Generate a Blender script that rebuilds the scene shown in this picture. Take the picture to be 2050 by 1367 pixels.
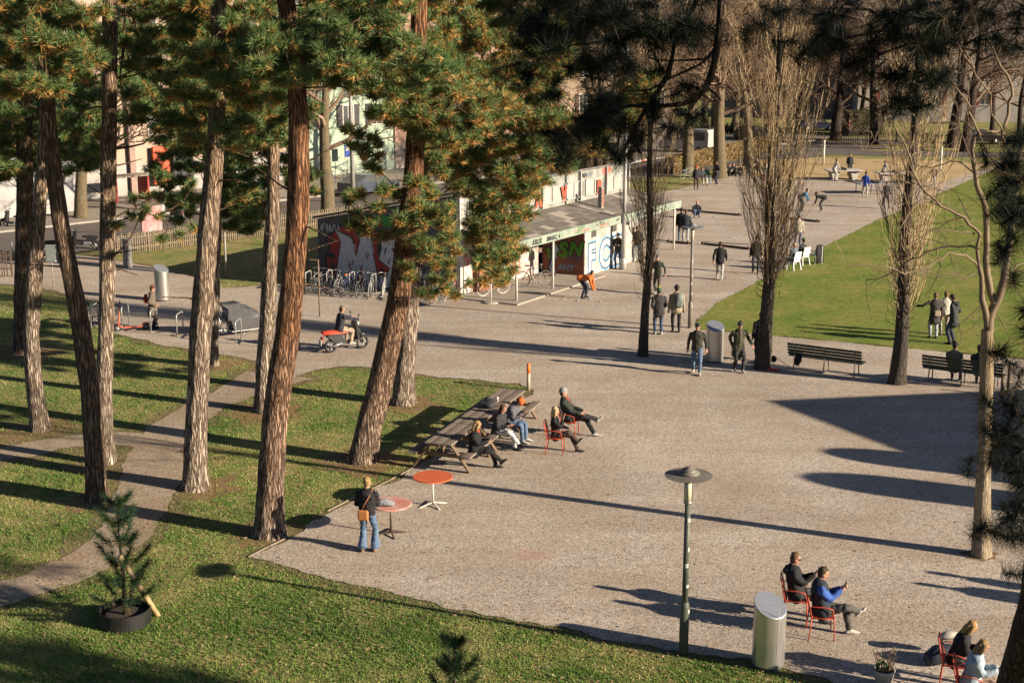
import bpy, bmesh, math, random
import numpy as np
from mathutils import Vector, Matrix, noise
from mathutils.bvhtree import BVHTree
from mathutils.geometry import tessellate_polygon

# ------------------------------------------------------------------ camera, sky, sun, exposure
CAM_H = 10.9
F = 2733.0                                   # focal length in pixels of a 2050 px wide picture
TH = math.atan(617 / F)                      # downward tilt
CT, ST = math.cos(TH), math.sin(TH)
SUN_EL = 18.5
SUN_DIR = Vector((math.cos(math.radians(-23)) * math.cos(math.radians(SUN_EL)),
                  math.sin(math.radians(-23)) * math.cos(math.radians(SUN_EL)),
                  math.sin(math.radians(SUN_EL))))      # from the ground towards the sun
scene = bpy.context.scene
for o in list(bpy.data.objects):
    bpy.data.objects.remove(o)
COL = scene.collection
cd = bpy.data.cameras.new('camera')
cam = bpy.data.objects.new('camera', cd)
COL.objects.link(cam)
cam.location = (0, 0, CAM_H)
cam.rotation_euler = (math.pi / 2 - TH, 0, 0)
cd.sensor_width = 36
cd.lens = F / 2050 * 36
cd.clip_start = 0.2
cd.clip_end = 2000
cd.dof.use_dof = True
cd.dof.focus_distance = 34
cd.dof.aperture_fstop = 10.0
scene.camera = cam
world = bpy.data.worlds.new('World')
scene.world = world
world.use_nodes = True
wn = world.node_tree
sky = wn.nodes.new('ShaderNodeTexSky')
sky.sky_type = 'NISHITA'
sky.sun_disc = False
sky.air_density = 0.5
sky.ozone_density = 2.0
sky.dust_density = 0.4
sky.sun_elevation = math.radians(SUN_EL)
sky.sun_rotation = math.radians(113)
wn.nodes['Background'].inputs[1].default_value = 0.05
wn.links.new(sky.outputs[0], wn.nodes['Background'].inputs[0])
sl = bpy.data.lights.new('sun', 'SUN')
sl.energy = 5.0
sl.angle = math.radians(0.55)
sl.color = (1.0, 0.85, 0.66)
sun = bpy.data.objects.new('sun', sl)
COL.objects.link(sun)
sun.rotation_euler = (-SUN_DIR).to_track_quat('-Z', 'Y').to_euler()
vs = scene.view_settings
vs.view_transform = 'Standard'
vs.look = 'None'
vs.exposure = 1.15
vs.gamma = 1.0
vs.use_curve_mapping = False
scene.cycles.max_bounces = 5
scene.cycles.diffuse_bounces = 1
scene.cycles.glossy_bounces = 2
scene.cycles.transparent_max_bounces = 8
scene.cycles.caustics_reflective = False
scene.cycles.caustics_refractive = False

R = math.radians
rnd = random.Random(5)
npr = np.random.default_rng(7)


def ray(px, py):
    a, b = px - 1025, 683.5 - py
    return Vector((a, F * CT + b * ST, -F * ST + b * CT))


def G(px, py, z=0.0):
    """the point of height z seen at a place of the photograph"""
    d = ray(px, py)
    return Vector((0, 0, CAM_H)) + d * ((z - CAM_H) / d.z)


def AT(px, py, Y):
    d = ray(px, py)
    return Vector((0, 0, CAM_H)) + d * (Y / d.y)


def mpp(px, py, Y):
    """metres per photograph pixel at depth Y"""
    p = AT(px, py, Y)
    return (p - Vector((0, 0, CAM_H))).dot(Vector((0, CT, -ST))) / F


# ------------------------------------------------------------------ materials
def lin(c):
    if isinstance(c, str):
        c = c.lstrip('#')
        c = [int(c[i:i + 2], 16) / 255 for i in (0, 2, 4)]
        c = [x / 12.92 if x <= .04045 else ((x + .055) / 1.055) ** 2.4 for x in c]
    return (c[0], c[1], c[2], 1)


MATS = {}


def mat(name, c, rough=.7, c2=None, scale=6.0, metal=0.0, bump=0.0, bscale=None, stretch=(1, 1, 1), spec=.4, detail=4.0):
    """a surface whose colour wanders between c and c2 with noise, with optional fine relief"""
    if name in MATS:
        return MATS[name]
    m = bpy.data.materials.new(name)
    m.use_nodes = True
    n, l = m.node_tree.nodes, m.node_tree.links
    b = n['Principled BSDF']
    b.inputs['Roughness'].default_value = rough
    b.inputs['Metallic'].default_value = metal
    b.inputs['Specular IOR Level'].default_value = spec
    c = lin(c)
    c2 = lin(c2) if c2 else tuple(x * .72 for x in c[:3]) + (1,)
    tc = n.new('ShaderNodeTexCoord')
    mp = n.new('ShaderNodeMapping')
    mp.inputs['Scale'].default_value = stretch
    l.new(tc.outputs['Object'], mp.inputs[0])
    nz = n.new('ShaderNodeTexNoise')
    nz.inputs['Scale'].default_value = scale
    nz.inputs['Detail'].default_value = detail
    nz.inputs['Roughness'].default_value = .65
    l.new(mp.outputs[0], nz.inputs['Vector'])
    rp = n.new('ShaderNodeValToRGB')
    rp.color_ramp.elements[0].position = .33
    rp.color_ramp.elements[0].color = c2
    rp.color_ramp.elements[1].position = .67
    rp.color_ramp.elements[1].color = c
    l.new(nz.outputs['Fac'], rp.inputs[0])
    l.new(rp.outputs[0], b.inputs['Base Color'])
    if bump:
        nb = n.new('ShaderNodeTexNoise')
        nb.inputs['Scale'].default_value = bscale or scale * 3
        nb.inputs['Detail'].default_value = 3
        l.new(mp.outputs[0], nb.inputs['Vector'])
        bp = n.new('ShaderNodeBump')
        bp.inputs['Strength'].default_value = 1.0
        bp.inputs['Distance'].default_value = bump
        l.new(nb.outputs['Fac'], bp.inputs['Height'])
        l.new(bp.outputs[0], b.inputs['Normal'])
    MATS[name] = m
    return m


def ramp(n, stops, interp='LINEAR'):
    r = n.new('ShaderNodeValToRGB')
    r.color_ramp.interpolation = interp
    e = r.color_ramp.elements
    while len(e) < len(stops):
        e.new(.5)
    for i, (p, c) in enumerate(stops):
        e[i].position = p
        e[i].color = lin(c)
    return r


def new_mat(name, rough=.8, spec=.3):
    m = bpy.data.materials.new(name)
    m.use_nodes = True
    n, l = m.node_tree.nodes, m.node_tree.links
    b = n['Principled BSDF']
    b.inputs['Roughness'].default_value = rough
    b.inputs['Specular IOR Level'].default_value = spec
    MATS[name] = m
    return m, n, l, b


def mixc(n, l, fac, a, b, mode='MIX'):
    x = n.new('ShaderNodeMix')
    x.data_type = 'RGBA'
    x.blend_type = mode
    if isinstance(fac, float):
        x.inputs[0].default_value = fac
    else:
        l.new(fac, x.inputs[0])
    for i, v in ((6, a), (7, b)):
        if isinstance(v, (tuple, str)):
            x.inputs[i].default_value = lin(v)
        else:
            l.new(v, x.inputs[i])
    return x.outputs[2]


def noise_tex(n, l, scale, detail=3.0, rough=.6, vec=None):
    t = n.new('ShaderNodeTexNoise')
    t.inputs['Scale'].default_value = scale
    t.inputs['Detail'].default_value = detail
    t.inputs['Roughness'].default_value = rough
    if vec is None:
        g = n.new('ShaderNodeNewGeometry')
        vec = g.outputs['Position']
    l.new(vec, t.inputs['Vector'])
    return t.outputs['Fac']


def ground_mats():
    # gravel: pale chips with brown and grey grains, worn patches and leaf litter
    for nm, lo, mid, hi, warm in (('gravel', (.19, .16, .135), (.49, .425, .355), (.72, .645, .56), (.36, .27, .185)),
                                  ('path_dirt', (.17, .13, .10), (.41, .335, .255), (.59, .49, .39), (.32, .22, .13)),
                                  ('sand', (.40, .29, .15), (.52, .39, .21), (.62, .48, .27), (.40, .28, .13)),
                                  ('asphalt', (.10, .09, .08), (.16, .145, .13), (.22, .20, .18), (.14, .12, .10))):
        m, n, l, b = new_mat(nm, .95, .1)
        f = noise_tex(n, l, 15, 4, .85)
        r = ramp(n, [(.34, lo), (.5, mid), (.68, hi)])
        l.new(f, r.inputs[0])
        big = noise_tex(n, l, .45, 5, .62)
        rb = ramp(n, [(.38, (0, 0, 0)), (.66, (1, 1, 1))])
        l.new(big, rb.inputs[0])
        c = mixc(n, l, rb.outputs[0], r.outputs[0], mixc(n, l, .5, r.outputs[0], warm))
        rw = ramp(n, [(.36, (.95, .94, .93)), (.6, (1.08, 1.08, 1.08))])
        l.new(noise_tex(n, l, .16, 4, .55), rw.inputs[0])
        c = mixc(n, l, 1.0, c, rw.outputs[0], 'MULTIPLY')
        if nm == 'gravel':
            # trodden bands along the walking lines and one rubbed patch of red chalk
            gg = n.new('ShaderNodeNewGeometry')
            mq = n.new('ShaderNodeMapping')
            mq.inputs['Rotation'].default_value = (0, 0, R(-35))
            mq.inputs['Scale'].default_value = (.12, .9, 1)
            l.new(gg.outputs['Position'], mq.inputs[0])
            rt = ramp(n, [(.42, (.97, .96, .95)), (.56, (1.12, 1.12, 1.12))])
            l.new(noise_tex(n, l, .8, 4, .6, mq.outputs[0]), rt.inputs[0])
            c = mixc(n, l, .8, c, mixc(n, l, 1.0, c, rt.outputs[0], 'MULTIPLY'))
            dv = n.new('ShaderNodeVectorMath')
            dv.operation = 'DISTANCE'
            dv.inputs[1].default_value = tuple(G(1070, 1112))
            l.new(gg.outputs['Position'], dv.inputs[0])
            ma = n.new('ShaderNodeMath')
            ma.operation = 'MULTIPLY_ADD'
            ma.inputs[1].default_value = .9
            l.new(noise_tex(n, l, 2.5, 4, .7), ma.inputs[0])
            l.new(dv.outputs['Value'], ma.inputs[2])
            rc = ramp(n, [(.55, (.55, .55, .55)), (.95, (0, 0, 0))])
            l.new(ma.outputs[0], rc.inputs[0])
            c = mixc(n, l, rc.outputs[0], c, (.50, .27, .22))
        fine = noise_tex(n, l, 38, 2, .8)
        rf = ramp(n, [(.36, (.35, .31, .28)), (.5, (1, 1, 1))])
        l.new(fine, rf.inputs[0])
        c = mixc(n, l, .75, c, mixc(n, l, 1.0, c, rf.outputs[0], 'MULTIPLY'))
        l.new(c, b.inputs['Base Color'])
        bp = n.new('ShaderNodeBump')
        bp.inputs['Distance'].default_value = .02 if nm != 'asphalt' else .005
        bp.inputs['Strength'].default_value = .8
        l.new(noise_tex(n, l, 34, 3, .75), bp.inputs['Height'])
        l.new(bp.outputs[0], b.inputs['Normal'])
    for nm, ga, gb, dry, amt in (('grass_ground', (.115, .195, .045), (.205, .275, .072), (.40, .315, .15), .44),
                                 ('lawn_ground', (.13, .205, .036), (.21, .275, .055), (.33, .30, .09), .48),
                                 ('litter_ground', (.15, .12, .05), (.22, .16, .075), (.30, .20, .11), .30),
                                 ('worn_ground', (.10, .10, .04), (.17, .14, .06), (.25, .19, .11), .36)):
        m, n, l, b = new_mat(nm, .95, .1)
        f = noise_tex(n, l, 9, 4, .7)
        r = ramp(n, [(.35, ga), (.65, gb)])
        l.new(f, r.inputs[0])
        f2 = noise_tex(n, l, 3.1, 5, .72)
        f3 = noise_tex(n, l, .5, 3, .5)
        mx = n.new('ShaderNodeMath')
        mx.operation = 'MULTIPLY_ADD'
        mx.inputs[1].default_value = .55
        l.new(f3, mx.inputs[0])
        l.new(f2, mx.inputs[2])
        r2 = ramp(n, [(amt + .21, (0, 0, 0)), (amt + .42, (1, 1, 1))])
        l.new(mx.outputs[0], r2.inputs[0])
        c = mixc(n, l, r2.outputs[0], r.outputs[0], dry)
        fine = noise_tex(n, l, 55, 2, .7)
        rf = ramp(n, [(.35, (.35, .35, .35)), (.6, (1.15, 1.15, 1.1))])
        l.new(fine, rf.inputs[0])
        c = mixc(n, l, 1.0, c, rf.outputs[0], 'MULTIPLY')
        l.new(c, b.inputs['Base Color'])
        bp = n.new('ShaderNodeBump')
        bp.inputs['Distance'].default_value = .05
        bp.inputs['Strength'].default_value = .9
        l.new(noise_tex(n, l, 22, 4, .75), bp.inputs['Height'])
        l.new(bp.outputs[0], b.inputs['Normal'])


def attr_mat(name, stops, rough=.7, transl=0.0, attr='tint'):
    """colour read per face from the attribute tint"""
    m, n, l, b = new_mat(name, rough, .25)
    a = n.new('ShaderNodeAttribute')
    a.attribute_name = attr
    r = ramp(n, stops)
    l.new(a.outputs['Fac'], r.inputs[0])
    l.new(r.outputs[0], b.inputs['Base Color'])
    if transl:
        t = n.new('ShaderNodeBsdfTranslucent')
        l.new(r.outputs[0], t.inputs[0])
        x = n.new('ShaderNodeMixShader')
        x.inputs[0].default_value = transl
        l.new(b.outputs[0], x.inputs[1])
        l.new(t.outputs[0], x.inputs[2])
        l.new(x.outputs[0], n['Material Output'].inputs[0])
    return m


def bark_mat(name, low, high, crack, z0, z1, scale=1.0, deep=.045):
    m, n, l, b = new_mat(name, .9, .15)
    tc = n.new('ShaderNodeTexCoord')
    mp = n.new('ShaderNodeMapping')
    mp.inputs['Scale'].default_value = (13 * scale, 13 * scale, 1.5 * scale)
    l.new(tc.outputs['Object'], mp.inputs[0])
    nt_ = n.new('ShaderNodeTexNoise')
    nt_.inputs['Scale'].default_value = .7
    nt_.inputs['Detail'].default_value = 4
    l.new(mp.outputs[0], nt_.inputs['Vector'])
    nsc = n.new('ShaderNodeVectorMath')
    nsc.operation = 'SCALE'
    nsc.inputs['Scale'].default_value = 2.6
    l.new(nt_.outputs['Color'], nsc.inputs[0])
    nz = nsc.outputs[0]
    # plates: distorted voronoi edges
    ad = n.new('ShaderNodeVectorMath')
    ad.operation = 'ADD'
    l.new(mp.outputs[0], ad.inputs[0])
    l.new(nz, ad.inputs[1])
    vo = n.new('ShaderNodeTexVoronoi')
    vo.feature = 'DISTANCE_TO_EDGE'
    vo.inputs['Scale'].default_value = 1.25
    l.new(ad.outputs[0], vo.inputs['Vector'])
    edge = ramp(n, [(.0, (0, 0, 0)), (.12, (.45, .45, .45)), (.30, (1, 1, 1))])
    l.new(vo.outputs['Distance'], edge.inputs[0])
    sp = n.new('ShaderNodeSeparateXYZ')
    g = n.new('ShaderNodeNewGeometry')
    l.new(g.outputs['Position'], sp.inputs[0])
    mr = n.new('ShaderNodeMapRange')
    mr.inputs[1].default_value = z0
    mr.inputs[2].default_value = z1
    l.new(sp.outputs[2], mr.inputs[0])
    big = noise_tex(n, l, .9, 3, .6)
    su = n.new('ShaderNodeMath')
    su.operation = 'MULTIPLY_ADD'
    su.inputs[1].default_value = .9
    su.inputs[2].default_value = -.45
    l.new(big, su.inputs[0])
    s2 = n.new('ShaderNodeMath')
    s2.operation = 'ADD'
    s2.use_clamp = True
    l.new(mr.outputs[0], s2.inputs[0])
    l.new(su.outputs[0], s2.inputs[1])
    base = mixc(n, l, s2.outputs[0], low, high)
    var = ramp(n, [(.3, (.62, .6, .58)), (.7, (1.12, 1.1, 1.08))])
    l.new(noise_tex(n, l, 2.3, 4, .7, mp.outputs[0]), var.inputs[0])
    base = mixc(n, l, 1.0, base, var.outputs[0], 'MULTIPLY')
    c = mixc(n, l, edge.outputs[0], crack, base)
    l.new(c, b.inputs['Base Color'])
    hs = n.new('ShaderNodeMath')
    hs.operation = 'MULTIPLY_ADD'
    hs.inputs[1].default_value = .35
    l.new(noise_tex(n, l, 3.5, 4, .7, mp.outputs[0]), hs.inputs[0])
    l.new(edge.outputs[0], hs.inputs[2])
    bp = n.new('ShaderNodeBump')
    bp.inputs['Distance'].default_value = deep
    bp.inputs['Strength'].default_value = 1.0
    l.new(hs.outputs[0], bp.inputs['Height'])
    l.new(bp.outputs[0], b.inputs['Normal'])
    return m


ground_mats()
BARK = {
    'pine_grey': bark_mat('pine_grey', (.52, .43, .34), (.42, .29, .19), (.05, .032, .024), 2, 9),
    'pine_red': bark_mat('pine_red', (.44, .34, .26), (.36, .18, .09), (.035, .018, .012), 0, 5.5),
    'pine_brown': bark_mat('pine_brown', (.26, .19, .14), (.30, .20, .13), (.035, .022, .016), 1, 8),
    'poplar': bark_mat('poplar_bark', (.13, .11, .09), (.15, .12, .09), (.035, .03, .025), 0, 8, 1.5, .02),
    'pale': bark_mat('pale_bark', (.46, .39, .29), (.36, .27, .17), (.20, .15, .09), 0, 6, 1.6, .012),
    'street': bark_mat('street_bark', (.22, .18, .11), (.25, .19, .12), (.10, .08, .05), 0, 8, 1.2, .015),
    'dark': bark_mat('dark_bark', (.10, .075, .06), (.10, .075, .06), (.03, .02, .016), 0, 8),
}
NEEDLE = attr_mat('needles', [(0, (.06, .115, .042)), (.35, (.155, .235, .078)), (.55, (.27, .29, .085)), (.75, (.44, .26, .08)), (1, (.54, .30, .10))], .5, .25)
NEEDLE_SHADED = attr_mat('needles_shaded', [(0, (.004, .009, .005)), (.6, (.009, .016, .008)), (1, (.08, .05, .02))], .55, .1)  # near pine needles, blackened to carry the shade over the boughs
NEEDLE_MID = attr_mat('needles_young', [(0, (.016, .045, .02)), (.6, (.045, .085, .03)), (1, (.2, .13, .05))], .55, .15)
TWIG = attr_mat('twigs', [(0, (.08, .055, .04)), (.5, (.23, .17, .11)), (1, (.38, .30, .19))], .85)
TWIG_FAR = attr_mat('far_twigs', [(0, (.10, .065, .045)), (.5, (.20, .135, .09)), (1, (.30, .215, .14))], .9)
BLADE = attr_mat('grass_blades', [(0, (.09, .18, .035)), (.4, (.21, .315, .07)), (.7, (.40, .40, .135)), (1, (.60, .47, .25))], .75, .42)
LEAF = attr_mat('fallen_leaves', [(0, (.16, .09, .045)), (.5, (.36, .22, .11)), (1, (.50, .38, .24))], .85)


# ------------------------------------------------------------------ mesh helpers
def link(name, me, parent=None):
    o = bpy.data.objects.new(name, me)
    COL.objects.link(o)
    if parent is not None:
        o.parent = parent
    return o


def tag(o, label=None, cat=None, group=None, kind=None):
    for k, v in (('label', label), ('category', cat), ('group', group), ('kind', kind)):
        if v:
            o[k] = v
    return o


def thing(name, loc=(0, 0, 0), rz=0.0, label=None, cat=None, group=None):
    o = bpy.data.objects.new(name, None)
    COL.objects.link(o)
    o.empty_display_size = .2
    o.location = loc
    o.rotation_euler = (0, 0, rz)
    return tag(o, label, cat, group)


def copy_tree(o, parent=None, loc=None, rz=None, label=None):
    c = o.copy()
    COL.objects.link(c)
    c.parent = parent
    if loc is not None:
        c.location = loc
    if rz is not None:
        c.rotation_euler = (0, 0, rz)
    if label:
        c['label'] = label
    for ch in o.children:
        copy_tree(ch, c)
    return c


def np_mesh(name, V, Fa, mats, tint=None, mi=None, smooth=False):
    V = np.asarray(V, np.float32)
    Fa = np.asarray(Fa, np.int32)
    me = bpy.data.meshes.new(name)
    k = Fa.shape[1]
    me.vertices.add(len(V))
    me.vertices.foreach_set('co', V.ravel())
    me.loops.add(Fa.size)
    me.loops.foreach_set('vertex_index', Fa.ravel())
    me.polygons.add(len(Fa))
    me.polygons.foreach_set('loop_start', np.arange(0, Fa.size, k, dtype=np.int32))
    if mi is not None:
        me.polygons.foreach_set('material_index', np.asarray(mi, np.int32))
    for m in mats:
        me.materials.append(m)
    if tint is not None:
        a = me.attributes.new('tint', 'FLOAT', 'FACE')
        a.data.foreach_set('value', np.asarray(tint, np.float32))
    me.update(calc_edges=True)
    if smooth:
        me.polygons.foreach_set('use_smooth', np.ones(len(Fa), bool))
    return me


class MB:
    """collects shapes into one mesh"""

    def __init__(s):
        s.v, s.f, s.m, s.s = [], [], [], []

    def add(s, vs, fs, m=0, smooth=False):
        b = len(s.v)
        s.v += [tuple(v) for v in vs]
        s.f += [tuple(i + b for i in f) for f in fs]
        s.m += [m] * len(fs)
        s.s += [smooth] * len(fs)
        return s

    def box(s, c, size, m=0, rot=None, bev=0.0):
        x, y, z = size[0] / 2, size[1] / 2, size[2] / 2
        if bev:
            e = bev
            vs, idx = [], {}
            for sx in (-1, 1):
                for sy in (-1, 1):
                    for sz in (-1, 1):
                        for ax in range(3):
                            p = [sx * (x - e), sy * (y - e), sz * (z - e)]
                            p[ax] = (sx * x, sy * y, sz * z)[ax]
                            idx[(sx, sy, sz, ax)] = len(vs)
                            vs.append(Vector(p))
            fs = []
            for sx in (-1, 1):
                fs.append([idx[(sx, a, b, 0)] for a, b in ((-1, -1), (1, -1), (1, 1), (-1, 1))][::sx])
                fs.append([idx[(a, sx, b, 1)] for a, b in ((-1, -1), (1, -1), (1, 1), (-1, 1))][::-sx])
                fs.append([idx[(a, b, sx, 2)] for a, b in ((-1, -1), (1, -1), (1, 1), (-1, 1))][::sx])
            for a in (-1, 1):
                for b in (-1, 1):
                    for c0, c1, k in ((0, 1, 2), (0, 2, 1), (1, 2, 0)):
                        def key(t, ax):
                            q = [0, 0, 0]
                            q[c0], q[c1], q[k] = a, b, t
                            return idx[(q[0], q[1], q[2], ax)]
                        fs.append([key(-1, c0), key(1, c0), key(1, c1), key(-1, c1)])
                    for d in (-1, 1):
                        fs.append([idx[(a, b, d, 0)], idx[(a, b, d, 1)], idx[(a, b, d, 2)]])
        else:
            vs = [Vector((i * x, j * y, k * z)) for i in (-1, 1) for j in (-1, 1) for k in (-1, 1)]
            fs = [(0, 1, 3, 2), (4, 6, 7, 5), (0, 4, 5, 1), (2, 3, 7, 6), (0, 2, 6, 4), (1, 5, 7, 3)]
        if rot is not None:
            vs = [rot @ v for v in vs]
        c = Vector(c)
        return s.add([v + c for v in vs], fs, m)

    def bar(s, a, b, wd, ht, m=0, up=Vector((0, 0, 1)), bev=0.0):
        """a beam of wd x ht from a to b"""
        a, b = Vector(a), Vector(b)
        d = b - a
        L = d.length
        d.normalize()
        sx = d.cross(Vector(up))
        if sx.length < 1e-4:
            sx = d.cross(Vector((1, 0, 0)))
        sx.normalize()
        uz = sx.cross(d)
        rot = Matrix((d, sx, uz)).transposed()
        return s.box((a + b) / 2, (L, wd, ht), m, rot, bev)

    def tube(s, pts, r, n=6, m=0, cap=True, closed=False, smooth=True):
        pts = [Vector(p) for p in pts]
        if not hasattr(r, '__len__'):
            r = [r] * len(pts)
        k = len(pts)
        vs, fs = [], []
        up = None
        for i, p in enumerate(pts):
            if closed:
                d = pts[(i + 1) % k] - pts[i - 1]
            else:
                d = pts[min(i + 1, k - 1)] - pts[max(i - 1, 0)]
            d.normalize()
            if up is None:
                up = Vector((0, 0, 1)) if abs(d.z) < .9 else Vector((1, 0, 0))
            sx = d.cross(up)
            if sx.length < 1e-5:
                sx = d.orthogonal()
            sx.normalize()
            up = sx.cross(d)
            for j in range(n):
                t = 2 * math.pi * j / n
                vs.append(p + (sx * math.cos(t) + up * math.sin(t)) * r[i])
        rings = k if closed else k - 1
        for i in range(rings):
            for j in range(n):
                a, b = i * n + j, i * n + (j + 1) % n
                c, d2 = ((i + 1) % k) * n + (j + 1) % n, ((i + 1) % k) * n + j
                fs.append((a, b, c, d2))
        if cap and not closed:
            fs.append(tuple(range(n))[::-1])
            fs.append(tuple((k - 1) * n + j for j in range(n)))
        return s.add(vs, fs, m, smooth)

    def lathe(s, prof, n=16, m=0, c=(0, 0, 0), smooth=True, sx=1.0, sy=1.0):
        vs, fs = [], []
        for rr, z in prof:
            for j in range(n):
                t = 2 * math.pi * j / n
                vs.append((c[0] + rr * math.cos(t) * sx, c[1] + rr * math.sin(t) * sy, c[2] + z))
        for i in range(len(prof) - 1):
            for j in range(n):
                a, b = i * n + j, i * n + (j + 1) % n
                fs.append((a, b, b + n, a + n))
        fs.append(tuple(range(n))[::-1])
        fs.append(tuple((len(prof) - 1) * n + j for j in range(n)))
        return s.add(vs, fs, m, smooth)

    def ball(s, c, r, m=0, n=10, k=6, rot=None):
        if not hasattr(r, '__len__'):
            r = (r, r, r)
        vs, fs = [], []
        c = Vector(c)
        for i in range(k + 1):
            ph = math.pi * i / k
            ph = min(max(ph, .08), math.pi - .08)
            for j in range(n):
                t = 2 * math.pi * j / n
                p = Vector((math.sin(ph) * math.cos(t) * r[0], math.sin(ph) * math.sin(t) * r[1], math.cos(ph) * r[2]))
                vs.append((rot @ p if rot else p) + c)
        for i in range(k):
            for j in range(n):
                a, b = i * n + j, i * n + (j + 1) % n
                fs.append((a, a + n, b + n, b))
        fs.append(tuple(range(n)))
        fs.append(tuple(k * n + j for j in range(n))[::-1])
        return s.add(vs, fs, m, True)

    def prism(s, poly, y0, y1, m=0, axis=1):
        """a polygon in the x-z plane drawn out from y0 to y1 (axis=1), or in x-y drawn out in z (axis=2)"""
        n = len(poly)
        mk = (lambda p, t: (p[0], t, p[1])) if axis == 1 else (lambda p, t: (p[0], p[1], t))
        vs = [mk(p, y0) for p in poly] + [mk(p, y1) for p in poly]
        fs = [tuple(range(n))[::-1], tuple(range(n, 2 * n))]
        fs += [(i, (i + 1) % n, n + (i + 1) % n, n + i) for i in range(n)]
        return s.add(vs, fs, m)

    def loft(s, pts, rx, ry, side=(1, 0, 0), n=12, m=0):
        """closed body of elliptic rings: rx along side, ry across"""
        pts = [Vector(p) for p in pts]
        k = len(pts)
        side = Vector(side)
        vs, fs = [], []
        P = [pts[0]] + pts + [pts[-1]]
        rxs = [rx[0] * .45] + list(rx) + [rx[-1] * .45]
        rys = [ry[0] * .45] + list(ry) + [ry[-1] * .45]
        e0 = (pts[0] - pts[1]).normalized() * min(rx[0], ry[0]) * .55
        e1 = (pts[-1] - pts[-2]).normalized() * min(rx[-1], ry[-1]) * .55
        P[0] = pts[0] + e0
        P[-1] = pts[-1] + e1
        K = k + 2
        for i in range(K):
            d = P[min(i + 1, K - 1)] - P[max(i - 1, 0)]
            d.normalize()
            f = d.cross(side)
            if f.length < .05:
                f = d.orthogonal()
            f.normalize()
            sx = f.cross(d)
            for j in range(n):
                t = 2 * math.pi * j / n
                vs.append(P[i] + sx * math.cos(t) * rxs[i] + f * math.sin(t) * rys[i])
        for i in range(K - 1):
            for j in range(n):
                a, b = i * n + j, i * n + (j + 1) % n
                fs.append((a, b, b + n, a + n))
        fs.append(tuple(range(n))[::-1])
        fs.append(tuple((K - 1) * n + j for j in range(n)))
        return s.add(vs, fs, m, True)

    def mesh(s, name, mats):
        me = bpy.data.meshes.new(name)
        me.from_pydata(s.v, [], s.f)
        for m in (mats if isinstance(mats, (list, tuple)) else [mats]):
            me.materials.append(m)
        me.polygons.foreach_set('material_index', s.m)
        me.polygons.foreach_set('use_smooth', s.s)
        me.update()
        return me

    def build(s, name, mats, parent=None):
        return link(name, s.mesh(name, mats), parent)


def arc(c, r, a0, a1, n, plane='xz'):
    out = []
    for i in range(n + 1):
        t = R(a0 + (a1 - a0) * i / n)
        x, z = r * math.cos(t), r * math.sin(t)
        out.append(Vector((c[0] + x, c[1], c[2] + z)) if plane == 'xz' else Vector((c[0] + x, c[1] + z, c[2])))
    return out


def spline(pts, step):
    """Catmull-Rom through pts (vectors of any size), sampled about every step of the first three coordinates"""
    pts = [np.array(p, float) for p in pts]
    P = [2 * pts[0] - pts[1]] + pts + [2 * pts[-1] - pts[-2]]
    out = []
    for i in range(1, len(P) - 2):
        L = np.linalg.norm(P[i + 1][:3] - P[i][:3])
        n = max(2, int(L / step))
        for k in range(n):
            t = k / n
            a, b, c, d = P[i - 1], P[i], P[i + 1], P[i + 2]
            out.append(.5 * (2 * b + (c - a) * t + (2 * a - 5 * b + 4 * c - d) * t * t + (3 * b - a - 3 * c + d) * t ** 3))
    out.append(P[-2])
    return out


def in_poly(x, y, poly):
    """vectorised point in polygon"""
    c = np.zeros(len(x), bool)
    n = len(poly)
    for i in range(n):
        x0, y0 = poly[i][0], poly[i][1]
        x1, y1 = poly[i - 1][0], poly[i - 1][1]
        with np.errstate(divide='ignore', invalid='ignore'):
            c ^= ((y0 > y) != (y1 > y)) & (x < (x1 - x0) * (y - y0) / (y1 - y0 + 1e-12) + x0)
    return c


# ------------------------------------------------------------------ ground
def region(px_list):
    return [G(*p).xy for p in px_list]


def sheet(name, poly, z, m, rough=.12, seed=0, grow=0.0):
    """a flat sheet with a ragged edge"""
    n = len(poly)
    area = sum(poly[i - 1].x * poly[i].y - poly[i].x * poly[i - 1].y for i in range(n))
    sg = 1 if area > 0 else -1
    out = []
    for i in range(n):
        a, b = poly[i], poly[(i + 1) % n]
        d = b - a
        L = d.length
        if L < 1e-6:
            continue
        st = .16 if min(a.y, b.y) < 60 else .5
        k = max(1, min(260, int(L / st)))
        nr = Vector((d.y, -d.x)).normalized() * sg
        for j in range(k):
            p = a + d * (j / k)
            w = noise.noise(Vector((p.x * .9 + seed, p.y * .9, 3.1))) * 1.3 + noise.noise(Vector((p.x * 4.1, p.y * 4.1 + seed, 1.7))) * .8
            out.append(p + nr * (grow + w * rough))
    tri = tessellate_polygon([[Vector((p.x, p.y, 0)) for p in out]])
    me = bpy.data.meshes.new(name)
    me.from_pydata([(p.x, p.y, z) for p in out], [], [t for t in tri])
    me.materials.append(m)
    me.update()
    bm = bmesh.new()
    bm.from_mesh(me)
    bmesh.ops.recalc_face_normals(bm, faces=bm.faces)
    for f in bm.faces:
        if f.normal.z < 0:
            f.normal_flip()
    bm.to_mesh(me)
    bm.free()
    o = link(name, me)
    o['kind'] = 'structure'
    return o


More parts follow.
